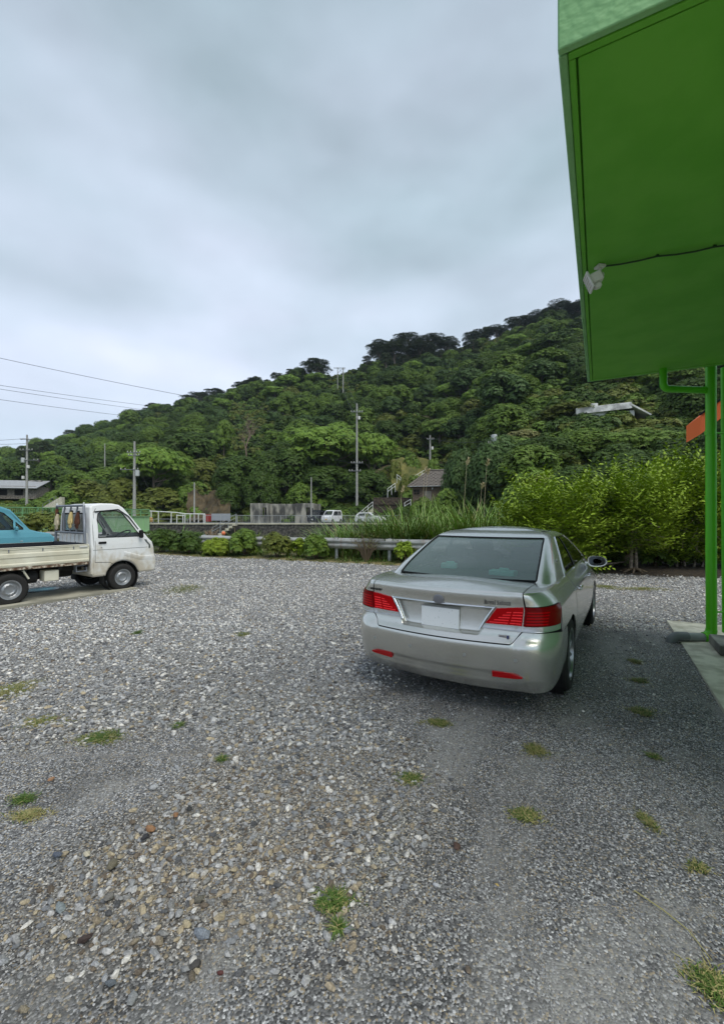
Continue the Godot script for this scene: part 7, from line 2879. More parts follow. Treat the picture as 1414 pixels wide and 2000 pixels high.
# ---------------------------------------------------------------- far side of the river: wall, fence, ruin, bridge, houses, poles
func fence_run(called: String, label: String, a: Vector3, b: Vector3, h: float, gap: float, bay: float, m: Material) -> void:
	var o := thing(called, label, "fence", a)
	var d := b - a
	var n := maxi(1, int(round(d.length() / bay)))
	for k in n + 1:
		var mb := MB.new()
		var p := d * k / float(n)
		mb.box(Transform3D(Basis(), p + Vector3(0, h * 0.5, 0)), Vector3(0.07, h + 0.06, 0.07), 0.01)
		part("post", mb, m, o)
	var mb2 := MB.new()
	mb2.tube([Vector3(0, h, 0), d + Vector3(0, h, 0)], 0.03, 6)
	part("top_rail", mb2, m, o)
	mb2 = MB.new()
	mb2.tube([Vector3(0, 0.12, 0), d + Vector3(0, 0.12, 0)], 0.022, 6)
	part("bottom_rail", mb2, m, o)
	if gap > 0.0:
		mb2 = MB.new()
		var c := int(d.length() / gap)
		for k in c:
			var p := d * (k + 0.5) / float(c)
			mb2.box(Transform3D(Basis(), p + Vector3(0, h * 0.5 + 0.06, 0)), Vector3(0.022, h - 0.1, 0.022))
		var pk := part("pickets", mb2, m, o)
		pk.set_meta("kind", "stuff")


func stair_rail(label: String, a: Vector3, b: Vector3, posts := 4, m: Material = null) -> void:
	var o := thing("stair_rail", label, "handrail", a, 0.0, "handrails by the stairs")
	var d := b - a
	m = m if m else M.white_paint
	for y in [0.55, 1.0]:
		var mb := MB.new()
		mb.tube([Vector3(0, y, 0), d + Vector3(0, y, 0)], 0.034, 6)
		part("rail", mb, m, o)
	for k in posts:
		var mb := MB.new()
		var p := d * k / float(posts - 1)
		mb.tube([p + Vector3(0, -0.4, 0), p + Vector3(0, 1.02, 0)], 0.045, 6)
		part("post", mb, m, o)


func pole(label: String, px: float, top: float, base: float, d: float, rad: float, arms: Array, kind := "utility_pole") -> Node3D:
	var foot := P(px, base, d)
	var h := (base - top) / F * d
	var o := thing(kind, label, "pole", foot)
	var mb := MB.new()
	mb.tube([Vector3(0, -1.0, 0), Vector3(0, h * 0.5, 0), Vector3(0, h, 0)], [rad * 1.25, rad, rad * 0.75], 12)
	part("shaft", mb, M.pole, o)
	for a in arms:           # height below the top, half length, kind
		var y: float = h - a[0]
		if a[2] == "arm":
			mb = MB.new()
			mb.box(Transform3D(Basis(), Vector3(a[3] if a.size() > 3 else 0.0, y, rad + 0.04)), Vector3(a[1] * 2, 0.10, 0.08), 0.01)
			var ar := part("crossarm", mb, M.pole_iron, o)
			for s in [-0.92, -0.45, 0.45, 0.92]:
				mb = MB.new()
				mb.lathe([Vector2(0.035, 0.05), Vector2(0.055, 0.12), Vector2(0.035, 0.16), Vector2(0.05, 0.22), Vector2(0.0, 0.26)], 10, Transform3D(Basis(), Vector3((a[3] if a.size() > 3 else 0.0) + s * a[1], y, rad + 0.04)))
				part("insulator", mb, M.insulator, ar)
		elif a[2] == "can":
			mb = MB.new()
			mb.lathe([Vector2(0.0, 0.42), Vector2(0.26, 0.40), Vector2(0.28, 0.3), Vector2(0.28, -0.36), Vector2(0.24, -0.42), Vector2(0, -0.42)], 16, Transform3D(Basis(), Vector3(a[1], y, rad)))
			mb.box(Transform3D(Basis(), Vector3(a[1] * 0.5, y + 0.1, rad * 0.5)), Vector3(absf(a[1]), 0.08, 0.08), 0.01)
			part("transformer", mb, mat("transformer", Color(0.70, 0.72, 0.72), 0.5), o)
		elif a[2] == "box":
			mb = MB.new()
			mb.box(Transform3D(Basis(), Vector3(a[1], y, rad)), Vector3(0.35, 0.5, 0.3), 0.03)
			part("switch_box", mb, M.insulator, o)
		elif a[2] == "step":
			mb = MB.new()
			mb.tube([Vector3(-a[1], y, 0), Vector3(a[1], y, 0)], 0.03, 5)
			part("step_bolt", mb, M.pole_iron, o)
	return o


func wire(label: String, pts: Array, sag: float, rad := 0.02, group := "overhead wires") -> void:
	var path := []
	for i in pts.size() - 1:
		for k in 15:
			var f := k / 14.0
			if i > 0 and k == 0: continue
			var p: Vector3 = pts[i].lerp(pts[i + 1], f)
			path.append(p - Vector3(0, sag * 4.0 * f * (1.0 - f), 0))
	var mb := MB.new()
	mb.tube(path, rad, 4, false)
	solo("overhead_wire", mb, M.cable, label, "wire", group)


func make_far_side() -> void:
	# river wall with a coping
	var mb := MB.new()
	var rows := []
	var rn := noise(61, 0.5)
	for i in 9:
		var row := []
		for k in 90:
			var x := -36.0 + k * 0.5
			row.append(Vector3(x, lerpf(-3.3, 0.36, i / 8.0), -57.7 + 0.06 * (8 - i) / 8.0 * 0.0 + 0.08 * rn.get_noise_2d(x * 2.0, i * 2.0) + 0.25 * (8 - i) / 8.0))
		rows.append(row)
	mb.grid(rows, Vector3(0, 0, -80))
	var wall := thing("river_wall", "dark stained stone river wall below the far fence, with a pale coping", "wall", Vector3.ZERO)
	part("wall_face", mb, M.dark_stone, wall)
	for k in 16:
		mb = MB.new()
		mb.box(Transform3D(Basis(), Vector3(-34.5 + k * 2.8, 0.42, -57.85)), Vector3(2.78, 0.16, 0.5), 0.015)
		part("coping_stone", mb, M.concrete, wall)
	var f0 := 0.5
	fence_run("far_fence", "long grey picket fence on the far wall in front of the ruin and parked vans", P(464, 1021, 57.8) * Vector3(1, 0, 1) + Vector3(0, f0, 0), P(885, 1021, 57.8) * Vector3(1, 0, 1) + Vector3(0, f0, 0), 1.02, 0.2, 2.7, M.fence_grey)
	fence_run("far_fence", "thin grey rail fence on the far wall beside the white pipe barrier", P(402, 1021, 57.8) * Vector3(1, 0, 1) + Vector3(0, f0, 0), P(461, 1021, 57.8) * Vector3(1, 0, 1) + Vector3(0, f0, 0), 1.02, 0.5, 2.0, M.fence_grey)
	fence_run("wall_rail", "low grey two bar rail along the river wall left of the pale dead shrub", P(300, 1021, 57.8) * Vector3(1, 0, 1) + Vector3(0, f0, 0), P(400, 1021, 57.8) * Vector3(1, 0, 1) + Vector3(0, f0, 0), 0.55, 0.0, 2.0, M.fence_grey)
	# stair down the wall, with its sloping grey rails
	mb = MB.new()
	for k in 9: mb.box(Transform3D(Basis(), P(460, 1022, 57.2) + Vector3(-0.45 * k, -0.15 - 0.32 * k, 0.2)), Vector3(0.46, 0.30, 0.9), 0.01)
	solo("wall_steps", mb, M.concrete, "concrete steps descending the river wall under sloping grey rails", "steps")
	stair_rail("sloping grey rail on the steps down the river wall", P(462, 1019, 56.6), P(415, 1046, 56.6), 4, M.fence_grey)
	# white pipe barrier by the bridge end
	var o := thing("pipe_barrier", "white pipe barrier sloping down from the green bridge's end", "barrier", Vector3.ZERO)
	for b in [[292, 998, 345, 1001], [345, 1001, 365, 1004], [362, 1003.5, 401, 1004], [345, 1006.5, 360, 1006.5]]:
		mb = MB.new()
		mb.tube([P(b[0], b[1], 59.5), P(b[2], b[3], 59.5)], 0.055, 8)
		part("rail", mb, M.white_paint, o)
	for b in [[296, 998, 1011], [310, 999, 1009], [335, 1001, 1012], [346, 1005, 1012], [358, 1005, 1014], [362, 1003, 1015], [372, 1004, 1016], [388, 1004, 1017], [398, 1004, 1017], [401, 1004, 1017]]:
		mb = MB.new()
		mb.tube([P(b[0], b[1], 59.5), Vector3(P(b[0], b[2], 59.5).x, 0.35, -59.5)], 0.055, 8)
		part("post", mb, M.white_paint, o)
	mb = MB.new()
	mb.box(Transform3D(Basis(), P(407, 1012, 60.5)), Vector3(0.9, 1.0, 0.3), 0.05)
	solo("red_drum", mb, mat("dull_red", Color(0.55, 0.16, 0.14), 0.7), "small dull red box beside the white pipe barrier", "box")
	mb = MB.new()
	mb.lathe([Vector2(0, -0.19), Vector2(0.13, -0.13), Vector2(0.19, 0.0), Vector2(0.13, 0.13), Vector2(0.05, 0.19), Vector2(0, 0.19)], 16, Transform3D(Basis(), P(437, 1041.5, 40.0)))
	solo("buoy", mb, mat("buoy_orange", Color(0.85, 0.45, 0.28), 0.6), "round orange float lying behind the guard rail near the sloping grey rail", "buoy")
	mb = MB.new()
	mb.box(Transform3D(Basis(Vector3.UP, 0.3), P(292, 1014, 58.2)), Vector3(0.9, 0.5, 0.5), 0.1)
	mb.box(Transform3D(Basis(Vector3.UP, 0.1), P(296, 1017, 58.0)), Vector3(0.5, 0.4, 0.4), 0.1)
	solo("sand_bags", mb, mat("sack", Color(0.66, 0.55, 0.36), 0.9), "tan sacks piled at the green bridge's end", "sack")
	mb = MB.new()
	mb.box(Transform3D(Basis(), P(432, 1010, 60.0)), Vector3(2.6, 0.95, 0.06), 0.01)
	solo("grey_sheet", mb, mat("sheet_grey", Color(0.55, 0.57, 0.60), 0.6), "plain grey panel leaning behind the thin grey fence", "panel")
	# green plate girder bridge with railing
	var ba := Vector3(-32.6, 0, -36.5)
	var bb := Vector3(-27.6, 0, -57.2)
	o = thing("green_bridge", "pale green plate girder bridge with a darker green railing", "bridge", ba)
	var d := bb - ba
	var yawb := atan2(d.x, d.z)
	var bas := Basis(Vector3.UP, yawb)
	mb = MB.new()
	mb.box(Transform3D(bas, d * 0.5 + Vector3(0, 0.45, 0)), Vector3(0.12, 1.9, d.length()), 0.01)
	mb.box(Transform3D(bas, d * 0.5 + Vector3(0, 1.43, 0)), Vector3(0.42, 0.07, d.length() + 0.1), 0.01)
	mb.box(Transform3D(bas, d * 0.5 + Vector3(0, -0.52, 0)), Vector3(0.42, 0.06, d.length() + 0.1), 0.01)
	part("girder", mb, M.bridge_green, o)
	mb = MB.new()
	mb.box(Transform3D(bas, d * 0.5 + bas * Vector3(2.6, 1.2, 0)), Vector3(5.0, 0.3, d.length()), 0.01)
	part("deck", mb, M.concrete, o)
	for k in 14:
		mb = MB.new()
		mb.box(Transform3D(bas, d * (k + 0.3) / 14.0 + bas * Vector3(-0.11, 0.45, 0)), Vector3(0.10, 1.84, 0.05), 0.005)
		part("stiffener", mb, M.bridge_green, o)
	for y in [1.75, 2.28]:
		mb = MB.new()
		mb.tube([Vector3(0, y, 0), d + Vector3(0, y, 0)], 0.055 if y > 2.0 else 0.035, 6)
		part("railing_bar", mb, M.bridge_rail, o)
	for k in 15:
		mb = MB.new()
		mb.box(Transform3D(bas, d * k / 14.0 + Vector3(0, 1.87, 0)), Vector3(0.10, 0.82, 0.10), 0.01)
		part("railing_post", mb, M.bridge_rail, o)
	mb = MB.new()
	for k in 120: mb.box(Transform3D(bas, d * (k + 0.5) / 120.0 + Vector3(0, 2.0, 0)), Vector3(0.025, 0.52, 0.025))
	var bal := part("balusters", mb, M.bridge_rail, o)
	bal.set_meta("kind", "stuff")
	# roofless concrete ruin
	var rz := -63.2
	o = thing("concrete_ruin", "roofless weathered concrete ruin with two slit windows behind the far fence", "ruin", P(555, 1018, 63.2))
	var inv := o.transform.affine_inverse()
	var y1 := EYE + (CY - 983) / F * 63.2
	var xx := func(px: float) -> float: return (px - CX) / F * 63.2
	var put := func(called: String, mb2: MB, m: Material, to: Node3D) -> MeshInstance3D:
		for i in mb2.v.size(): mb2.v[i] = inv * mb2.v[i]
		return part(called, mb2, m, to)
	var slab := func(mb2: MB, x0: float, x1: float, ya: float, yb: float, z: float, t: float) -> void:
		mb2.box(Transform3D(Basis(), Vector3((x0 + x1) * 0.5, (ya + yb) * 0.5, z - t * 0.5)), Vector3(x1 - x0, yb - ya, t), 0.02)
	for blk in [[489.0, 523.0, 513.0, 521.0, 0.0], [577.0, 614.0, 599.0, 606.0, 0.25]]:
		mb = MB.new()
		var a: float = xx.call(blk[0])
		var b: float = xx.call(blk[1])
		var wa: float = xx.call(blk[2])
		var wb: float = xx.call(blk[3])
		var z: float = rz + blk[4]
		var wy0 := 1.35
		var wy1 := 2.65
		slab.call(mb, a, wa, 0.3, y1, z, 0.25)
		slab.call(mb, wb, b, 0.3, y1 - 0.004, z, 0.25)
		slab.call(mb, wa, wb, 0.3, wy0, z - 0.004, 0.25)
		slab.call(mb, wa, wb, wy1, y1 - 0.006, z - 0.004, 0.25)
		var wl: MeshInstance3D = put.call("front_wall", mb, M.old_concrete, o)
		mb = MB.new()
		slab.call(mb, wa, wb, wy0, wy1, z - 0.9, 0.1)
		put.call("window_dark", mb, M.black, wl)
		mb = MB.new()
		slab.call(mb, lerpf(wa, wb, 0.44), lerpf(wa, wb, 0.60), wy0, wy1, z - 0.08, 0.1)
		put.call("mullion", mb, M.old_concrete, wl)
		mb = MB.new()
		mb.box(Transform3D(Basis(), Vector3(a + 0.12, (y1 + 0.3) * 0.5, z - 2.0)), Vector3(0.24, y1 - 0.32, 3.5), 0.02)
		put.call("side_wall", mb, M.old_concrete, o)
		mb = MB.new()
		mb.box(Transform3D(Basis(), Vector3(b - 0.12, (y1 + 0.3) * 0.5, z - 2.0)), Vector3(0.24, y1 - 0.33, 3.5), 0.02)
		put.call("side_wall", mb, M.old_concrete, o)
	mb = MB.new()
	slab.call(mb, xx.call(523.5), xx.call(576.5), 0.3, y1 - 0.05, rz - 1.6, 0.22)
	put.call("recessed_wall", mb, M.old_concrete, o)
	mb = MB.new()
	slab.call(mb, xx.call(614.0), xx.call(625.0), 0.3, y1 - 0.08, rz - 1.0, 0.25)
	put.call("end_wall", mb, M.old_concrete, o)
	mb = MB.new()
	slab.call(mb, xx.call(608.0), xx.call(612.0), 1.4, y1 - 0.7, rz + 0.262, 0.02)
	put.call("dark_stain", mb, mat("stain", Color(0.13, 0.13, 0.12), 0.95), o)
	# tiled roof house
	o = thing("tiled_house", "small wooden house with a grey hipped tile roof half hidden by trees", "house", P(830, 977, 60.0), deg_to_rad(-18))
	var hy := P(830, 977, 60.0).y
	var eave := EYE + (CY - 951) / F * 60.0 - hy
	var top := EYE + (CY - 918) / F * 60.0 - hy
	var plank := rough_mat("weathered_wood", Color(0.34, 0.29, 0.25), Color(0.50, 0.44, 0.38), 0.9, 0.9, 0.5, 71, false)
	mb = MB.new()
	mb.box(Transform3D(Basis(), Vector3(1.2, eave * 0.5 - 0.5, -1.5)), Vector3(5.6, eave + 1.0, 4.6), 0.02)
	var hwall := part("wall", mb, plank, o)
	mb = MB.new()
	mb.box(Transform3D(Basis(), Vector3(-1.0, eave - 0.75, 0.82)), Vector3(0.8, 0.8, 0.05), 0.01)
	var hwin := part("window", mb, M.black, hwall)
	mb = MB.new()
	for b in [[-1.0, -0.37, 0.9, 0.08], [-1.0, 0.40, 0.9, 0.08], [-1.0, 0.0, 0.8, 0.04]]: mb.box(Transform3D(Basis(), Vector3(b[0], eave - 0.75 + b[1], 0.85)), Vector3(b[2], b[3], 0.05), 0.005)
	for x in [-1.42, -1.0, -0.58]: mb.box(Transform3D(Basis(), Vector3(x, eave - 0.75, 0.852)), Vector3(0.06, 0.8, 0.05), 0.005)
	for x in [-0.2, 0.25, 0.7, 1.2, 1.7]: mb.box(Transform3D(Basis(), Vector3(x, eave * 0.5, 0.81)), Vector3(0.05, eave, 0.04), 0.004)
	part("window_frame", mb, plank, hwin.get_parent())
	mb = MB.new()
	mb.box(Transform3D(Basis(), Vector3(0.5, 0.45, 0.815)), Vector3(0.9, 1.5, 0.03), 0.01)
	part("door", mb, rough_mat("old_door", Color(0.48, 0.46, 0.43), Color(0.62, 0.60, 0.56), 0.8, 0.9, 0.0, 72, false), hwall)
	var tile := rough_mat("grey_tile", Color(0.33, 0.31, 0.29), Color(0.52, 0.49, 0.46), 0.9, 0.85, 0.4, 73, false)
	var rf := Node3D.new()
	rf.name = "roof"
	o.add_child(rf)
	# courses of tiles on the front and left slopes of the hip
	var ridge0 := Vector3(0.3, top, -1.5)
	var ridge1 := Vector3(2.4, top, -1.5)
	var c00 := Vector3(-2.1, eave, 1.3)
	var c10 := Vector3(4.5, eave, 1.3)
	var c01 := Vector3(-2.1, eave, -4.3)
	var c11 := Vector3(4.5, eave, -4.3)
	for face in [[c00, c10, ridge0, ridge1, Vector3(0, 0.6, 1)], [c01, c00, ridge0, ridge0, Vector3(-1, 0.6, 0)], [c11, c01, ridge1, ridge0, Vector3(0, 0.6, -1)], [c10, c11, ridge1, ridge1, Vector3(1, 0.6, 0)]]:
		var nrm: Vector3 = (face[1] - face[0]).cross(face[2] - face[0]).normalized()
		if nrm.dot(face[4]) < 0.0: nrm = -nrm
		for i in 11:
			mb = MB.new()
			var f0_ := i / 11.0
			var f1 := (i + 1.25) / 11.0
			var a0: Vector3 = face[0].lerp(face[2], f0_)
			var a1: Vector3 = face[1].lerp(face[3], f0_)
			var b0: Vector3 = face[0].lerp(face[2], minf(f1, 1.0))
			var b1: Vector3 = face[1].lerp(face[3], minf(f1, 1.0))
			var n := maxi(2, int((a1 - a0).length() / 0.28))
			for k in n:
				var g0 := (k + 0.04) / n
				var g1 := (k + 0.96) / n
				var lift := 0.07 + 0.03 * sin(i * 7.0 + k * 3.7)
				mb.quad(a0.lerp(a1, g0) + nrm * lift, a0.lerp(a1, g1) + nrm * lift, b0.lerp(b1, g1) + nrm * 0.01, b0.lerp(b1, g0) + nrm * 0.01, nrm)
				mb.quad(a0.lerp(a1, g0) + nrm * lift, a0.lerp(a1, g1) + nrm * lift, a0.lerp(a1, g1) - nrm * 0.02, a0.lerp(a1, g0) - nrm * 0.02, (a0 - b0))
			var tc := part("tile_course", mb, tile, rf)
		mb = MB.new()
		mb.quad(face[0], face[1], face[3], face[2] + Vector3(0.001, 0, 0), nrm)
		part("roof_boards", mb, M.black, rf)
		mb = MB.new()
		mb.tube([face[0], face[1]], 0.06, 6)
		part("eave_trim", mb, M.galvanised, rf)
	mb = MB.new()
	for e in [[ridge0, ridge1], [ridge0, c00], [ridge0, c01], [ridge1, c10], [ridge1, c11]]: mb.tube([e[0] + Vector3(0, 0.10, 0), e[1] + Vector3(0, 0.08, 0)], 0.11, 8)
	part("ridge_tile", mb, tile, rf)
	mb = MB.new()
	mb.lathe([Vector2(0.12, 0), Vector2(0.12, 0.2), Vector2(0, 0.25)], 10, Transform3D(Basis(), Vector3(1.15, eave - 0.4, 0.9)))
	part("meter", mb, M.insulator, hwall)
	# terrace wall below it
	mb = MB.new()
	var ta := P(729, 985.5, 61.0)
	mb.box(Transform3D(Basis(), (P(729, 979, 61.0) + P(802, 979, 61.0)) * 0.5), Vector3(P(802, 0, 61.0).x - ta.x, 1.0, 0.4), 0.03)
	mb.box(Transform3D(Basis(), (P(729, 984, 61.0) + P(802, 984, 61.0)) * 0.5 + Vector3(0, -1.0, -0.1)), Vector3(P(802, 0, 61.0).x - ta.x, 2.6, 0.3), 0.03)
	solo("terrace_wall", mb, rough_mat("brown_wall", Color(0.20, 0.17, 0.15), Color(0.32, 0.28, 0.24), 2.0, 0.95, 1.0, 75), "dark brown terrace wall left of the tiled roof house", "wall")
	# stairs with white rails climbing the slope
	stair_rail("lowest white stair rail rising beside the parked cars", P(700, 1003, 63.5) - Vector3(0, 1.0, 0), P(728, 980, 64.5) - Vector3(0, 1.0, 0), 4)
	stair_rail("white stair rail in the middle flight left of the tiled roof", P(757, 957, 68.0) - Vector3(0, 0.8, 0), P(772, 946, 69.0) - Vector3(0, 0.8, 0), 3)
	stair_rail("white stair rail turning down to the right under the grassy bank", P(775, 929, 71.0) - Vector3(0, 0.8, 0), P(790, 941, 70.0) - Vector3(0, 0.8, 0), 3)
	stair_rail("topmost white stair rail leading to the pole by the stairs", P(809, 931, 72.0) - Vector3(0, 0.9, 0), P(838, 914, 74.0) - Vector3(0, 0.9, 0), 5)
	stair_rail("short white handrail at the door of the tiled roof house", P(790, 982, 59.6) - Vector3(0, 1.0, 0), P(802, 975, 59.6) - Vector3(0, 1.0, 0), 2)
	mb = MB.new()
	for k in 14: mb.box(Transform3D(Basis(Vector3.UP, 0.1), P(704 + k * 2.0, 1008 - k * 1.7, 63.9 + k * 0.07) + Vector3(0.3, -0.5, -0.3)), Vector3(0.9, 0.25, 1.2), 0.01)
	solo("hill_steps", mb, M.concrete, "concrete steps under the lowest white stair rail", "steps")
	# bare grassy bank and brown earth cutting, laid as low mounds
	mb = MB.new()
	rows = []
	var rb := noise(65, 0.35)
	for i in 13:
		var row := []
		for k in 25:
			var px := lerpf(764.0, 842.0, k / 24.0)
			var py := lerpf(958.0, 890.0 + 8.0 * absf(k - 12) / 12.0, i / 12.0)
			var dd := lerpf(70.5, 77.0, i / 12.0)
			row.append(P(px, py, dd) + Vector3(0, 0.35 * rb.get_noise_2d(k, i * 2.0), 0.6 * rb.get_noise_2d(k + 50, i * 2.0)))
		rows.append(row)
	mb.grid(rows, Vector3(9, 0, -95))
	setting("grassy_bank", mb, rough_mat("bank_grass", Color(0.27, 0.30, 0.13), Color(0.47, 0.45, 0.25), 14.0, 0.95, 5.0, 77))
	mb = MB.new()
	rows = []
	for i in 11:
		var row := []
		for k in 25:
			var px := lerpf(366.0, 450.0, k / 24.0)
			var py := lerpf(1016.0, 962.0 - 6.0 * sin(k * 0.5), i / 10.0)
			row.append(P(px, py, lerpf(65.0, 69.5, i / 10.0)) + Vector3(0, 0.5 * rb.get_noise_2d(k, i + 30.0), 0.9 * rb.get_noise_2d(k * 1.5 + 50, i * 2.0 + 9.0)))
		rows.append(row)
	mb.grid(rows, Vector3(-25, 0, -90))
	setting("earth_cutting", mb, rough_mat("cut_earth", Color(0.19, 0.17, 0.12), Color(0.37, 0.32, 0.23), 14.0, 0.95, 8.0, 79))
	# grassy clearing on the left slope
	# white house
	o = thing("white_house", "white flat gabled house with stained roof edge among trees on the slope", "house", P(1192, 826, 58.5), deg_to_rad(-14))
	o.scale = Vector3.ONE * 0.70
	var wp := rough_mat("house_white", Color(0.74, 0.75, 0.74), Color(0.86, 0.86, 0.85), 18.0, 0.8, 0.0, 81, false)
	var stained := rough_mat("stained_white", Color(0.60, 0.60, 0.60), Color(0.86, 0.86, 0.86), 16.0, 0.85, 0.0, 83, false)
	mb = MB.new()
	mb.box(Transform3D(Basis(), Vector3(-0.5, 0.6, -3.0)), Vector3(9.2, 3.2, 6.0), 0.03)
	var ww := part("wall", mb, wp, o)
	mb = MB.new()
	mb.box(Transform3D(Basis(), Vector3(0.2, 0.75, 0.02)), Vector3(1.9, 1.1, 0.06), 0.01)
	var w2 := part("window", mb, mat("shutter_grey", Color(0.45, 0.46, 0.47), 0.6), ww)
	mb = MB.new()
	mb.box(Transform3D(Basis(), Vector3(0.2, 1.34, 0.04)), Vector3(2.1, 0.09, 0.12), 0.01)
	mb.box(Transform3D(Basis(), Vector3(0.2, 0.75, 0.055)), Vector3(0.05, 1.1, 0.03), 0.004)
	part("window_frame", mb, M.white_paint, w2.get_parent())
	mb = MB.new()
	mb.box(Transform3D(Basis(Vector3(0, 0, 1), deg_to_rad(4)), Vector3(-1.3, 2.75, 0.4)), Vector3(9.6, 1.2, 0.5), 0.04)
	part("roof_fascia", mb, stained, o)
	mb = MB.new()
	mb.box(Transform3D(Basis(Vector3(0, 0, 1), deg_to_rad(4)), Vector3(-1.3, 2.6, -3.0)), Vector3(9.6, 0.25, 6.8), 0.04)
	var slope := Basis(Vector3(0, 0, 1), deg_to_rad(-33))
	mb.box(Transform3D(slope, Vector3(5.0, 2.15, -2.6)), Vector3(4.0, 0.30, 6.6), 0.04)
	part("roof", mb, wp, o)
	mb = MB.new()
	mb.box(Transform3D(Basis(), Vector3(-2.6, 3.6, -1.0)), Vector3(1.2, 0.9, 1.0), 0.05)
	part("water_tank", mb, wp, o)
	# grey roofed house at the left edge
	o = thing("grey_roofed_house", "low house with a pale grey roof at the left edge under the slope", "house", P(20, 965, 82.0), deg_to_rad(12))
	mb = MB.new()
	mb.box(Transform3D(Basis(), Vector3(-1.5, 0.3, -2)), Vector3(12.0, 2.4, 5.0), 0.03)
	var gw := part("wall", mb, rough_mat("grey_wall", Color(0.40, 0.38, 0.36), Color(0.58, 0.55, 0.52), 2.0, 0.9, 0.0, 85, false), o)
	mb = MB.new()
	mb.box(Transform3D(Basis(Vector3.RIGHT, deg_to_rad(18)), Vector3(-1.5, 1.9, -1.2)), Vector3(13.0, 0.12, 5.6), 0.02)
	part("roof", mb, rough_mat("grey_roof", Color(0.52, 0.53, 0.54), Color(0.64, 0.65, 0.66), 2.0, 0.7, 0.0, 86, false), o)
	for k in 3:
		mb = MB.new()
		mb.box(Transform3D(Basis(), Vector3(-3.5 + k * 2.6, 0.3, 0.51)), Vector3(1.4, 1.1, 0.04), 0.01)
		part("window", mb, M.black, gw)
	mb = MB.new()
	mb.box(Transform3D(Basis(), P(28, 946, 86.0)), Vector3(11.0, 1.6, 0.6), 0.04)
	solo("slope_wall", mb, M.old_concrete, "grey concrete retaining wall above the grey roofed house", "wall")
	mb = MB.new()
	mb.plate(V2([[0, 0], [2.9, 0], [2.9, 1.55], [2.6, 1.55]]), func(q: Vector2) -> Vector3: return P(84, 991, 66.0) + Vector3(q.x, q.y, 0), Vector3(0, 0, 1), 0.6)
	solo("concrete_ramp", mb, M.concrete, "grey concrete ramp wedge rising behind the green bridge rail", "ramp")
	stair_rail("thin dark rail above the concrete ramp wedge", P(84, 990, 66.2) - Vector3(0, 0.6, 0), P(110, 974, 66.2) - Vector3(0, 0.6, 0), 3, M.pole_iron)
	mb = MB.new()
	mb.box(Transform3D(Basis(), P(184, 902, 120.0)), Vector3(2.8, 1.6, 2.0), 0.1)
	solo("hillside_shed", mb, wp, "small white shed showing between trees on the left slope", "shed")
	# poles
	pole("grey utility pole with crossarms and a transformer at the left edge", 53, 849, 988, 74.0, 0.17, [[0.8, 1.0, "arm"], [2.6, 1.1, "arm"], [4.3, -0.55, "can"], [4.3, 1.4, "arm", 0.7], [5.4, 0.35, "box"], [7.2, -0.5, "box"]])
	pole("tall grey utility pole with two crossarms rising over the flatbed truck", 263, 862, 998, 62.0, 0.18, [[1.6, 0.95, "arm"], [2.0, 0.8, "arm"], [4.0, 1.3, "arm", -0.6], [4.5, 0.5, "can"], [6.2, 0.45, "step"], [8.2, 0.4, "step"]])
	pole("plain thin pole standing on the wooded slope left of the flat crowned tree", 205, 866, 912, 100.0, 0.12, [[0.8, 0.3, "step"]])
	pole("slim light grey pole in front of the brown earth cutting", 380, 942, 1006, 61.5, 0.10, [[0.3, 0.2, "step"]], "light_pole")
	pole("slim pole right in front of the ruin's right window", 608, 932, 1021, 58.6, 0.09, [[4.3, 0.15, "step"]], "light_pole")
	pole("tallest utility pole, rising through the spreading tree to the slope", 697, 788, 1004, 66.5, 0.16, [[1.3, 0.9, "arm"], [2.2, 0.35, "box"], [9.0, 0.9, "arm"], [10.2, 0.9, "arm", -0.3], [14.0, 0.35, "step"]])
	pole("grey pole beside the topmost white stair rail", 840, 850, 922, 74.0, 0.15, [[0.7, 0.6, "arm"], [2.2, 0.35, "box"]])
	pole("short grey pole emerging from the dark leaves above the silver car", 960, 850, 905, 46.0, 0.12, [[0.35, 0.25, "can"], [0.9, 0.4, "arm"]])
	pole("thin white mast poking from the trees left of the white house", 1069, 768, 815, 92.0, 0.09, [], "mast")
	o = thing("power_line_frame", "two legged power line frame with a crossbeam on the ridge", "pylon", P(665, 760, 185.0))
	mb = MB.new()
	for x in [-1.2, 1.2]: mb.tube([Vector3(x, -1, 0), Vector3(x, 9.3, 0)], 0.16, 8)
	part("legs", mb, M.pole, o)
	mb = MB.new()
	mb.box(Transform3D(Basis(), Vector3(-0.4, 9.0, 0)), Vector3(5.0, 0.22, 0.22), 0.03)
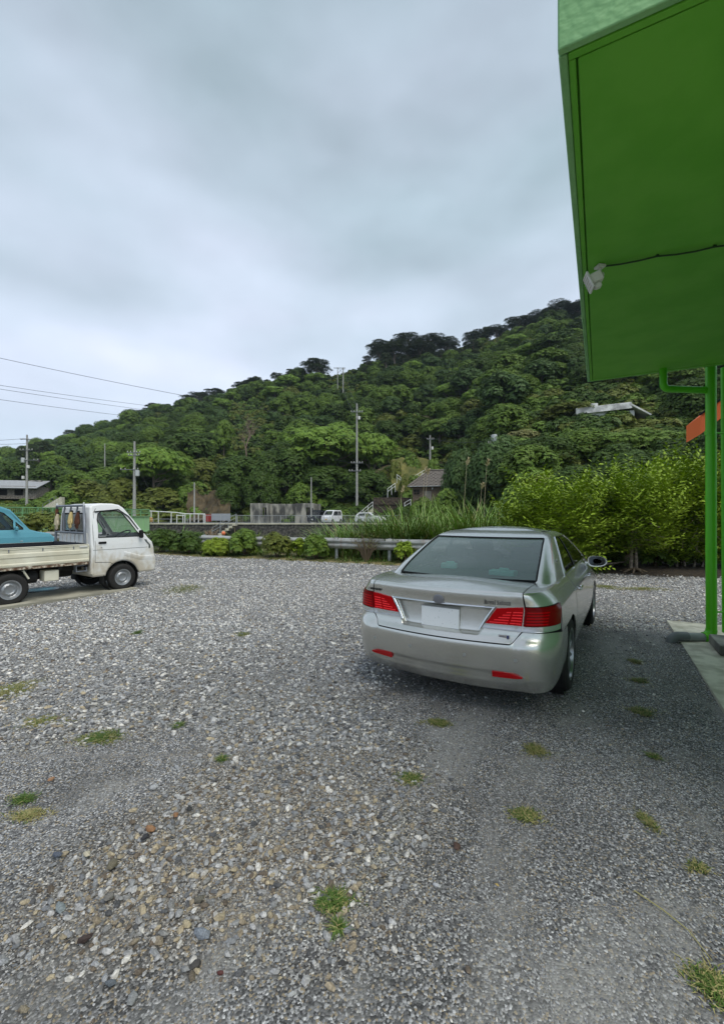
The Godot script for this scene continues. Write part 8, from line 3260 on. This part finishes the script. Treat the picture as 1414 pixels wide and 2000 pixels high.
	mb.tube([Vector3(-1.2, 9.0, 0.1), Vector3(1.2, 6.8, 0.1)], 0.07, 5)
	mb.tube([Vector3(1.2, 9.0, 0.12), Vector3(-1.2, 6.8, 0.12)], 0.07, 5)
	part("crossbeam", mb, M.pole_iron, o)
	pole("slender pole just below the power line frame", 670, 718, 765, 172.0, 0.16, [[0.6, 0.8, "arm"], [2.4, 0.7, "arm"]])
	# wires
	wire("highest overhead wire entering at the left and dropping toward the tallest pole", [P(-260, 640, 52.0), P(545, 805, 75.0), P(697, 838, 66.5)], 0.5, 0.028)
	wire("second overhead wire from the left edge", [P(-260, 712, 60.0), P(330, 797, 120.0), P(520, 836, 108.0), P(697, 852, 66.5)], 0.3, 0.032)
	wire("third overhead wire, close under the second", [P(-260, 718, 60.0), P(330, 806, 120.0), P(520, 838, 108.0), P(697, 858, 66.5)], 0.3, 0.032)
	wire("lowest overhead wire of the group at left", [P(-260, 742, 60.0), P(300, 818, 118.0), P(690, 905, 66.5)], 0.3, 0.032)
	wire("wire from the left edge to the pole with a transformer, upper", [P(-80, 861, 70.0), P(53, 856, 74.0)], 0.15, 0.025)
	wire("wire from the left edge to the pole with a transformer, lower", [P(-80, 866, 70.0), P(53, 866, 74.0)], 0.15, 0.025)
	wire("guy wire slanting down from the tall pole to the white pipe barrier", [P(266, 905, 61.8), P(322, 1018, 58.3)], 0.0, 0.022)
	wire("wire from the tallest pole past the pole by the stairs to the short pole", [P(697, 838, 66.4), P(840, 855, 73.9), P(960, 861, 46.0)], 0.4, 0.022)
	wire("left one of two wires climbing from the tallest pole to the slender ridge pole", [P(690, 803, 66.4), P(664, 723, 172.0)], 2.0, 0.028)
	wire("right one of two wires climbing from the tallest pole to the slender ridge pole", [P(704, 803, 66.4), P(676, 725, 172.0)], 2.0, 0.028)


func _ready() -> void:
	make_env()
	make_materials()
	make_land()
	make_lot()
	make_building()
	make_rail()
	make_far_side()
	make_sedan()
	make_truck()
	make_far_cars()
	make_forest()
	make_hedge()
	make_right_shrubs()
	make_weeds()
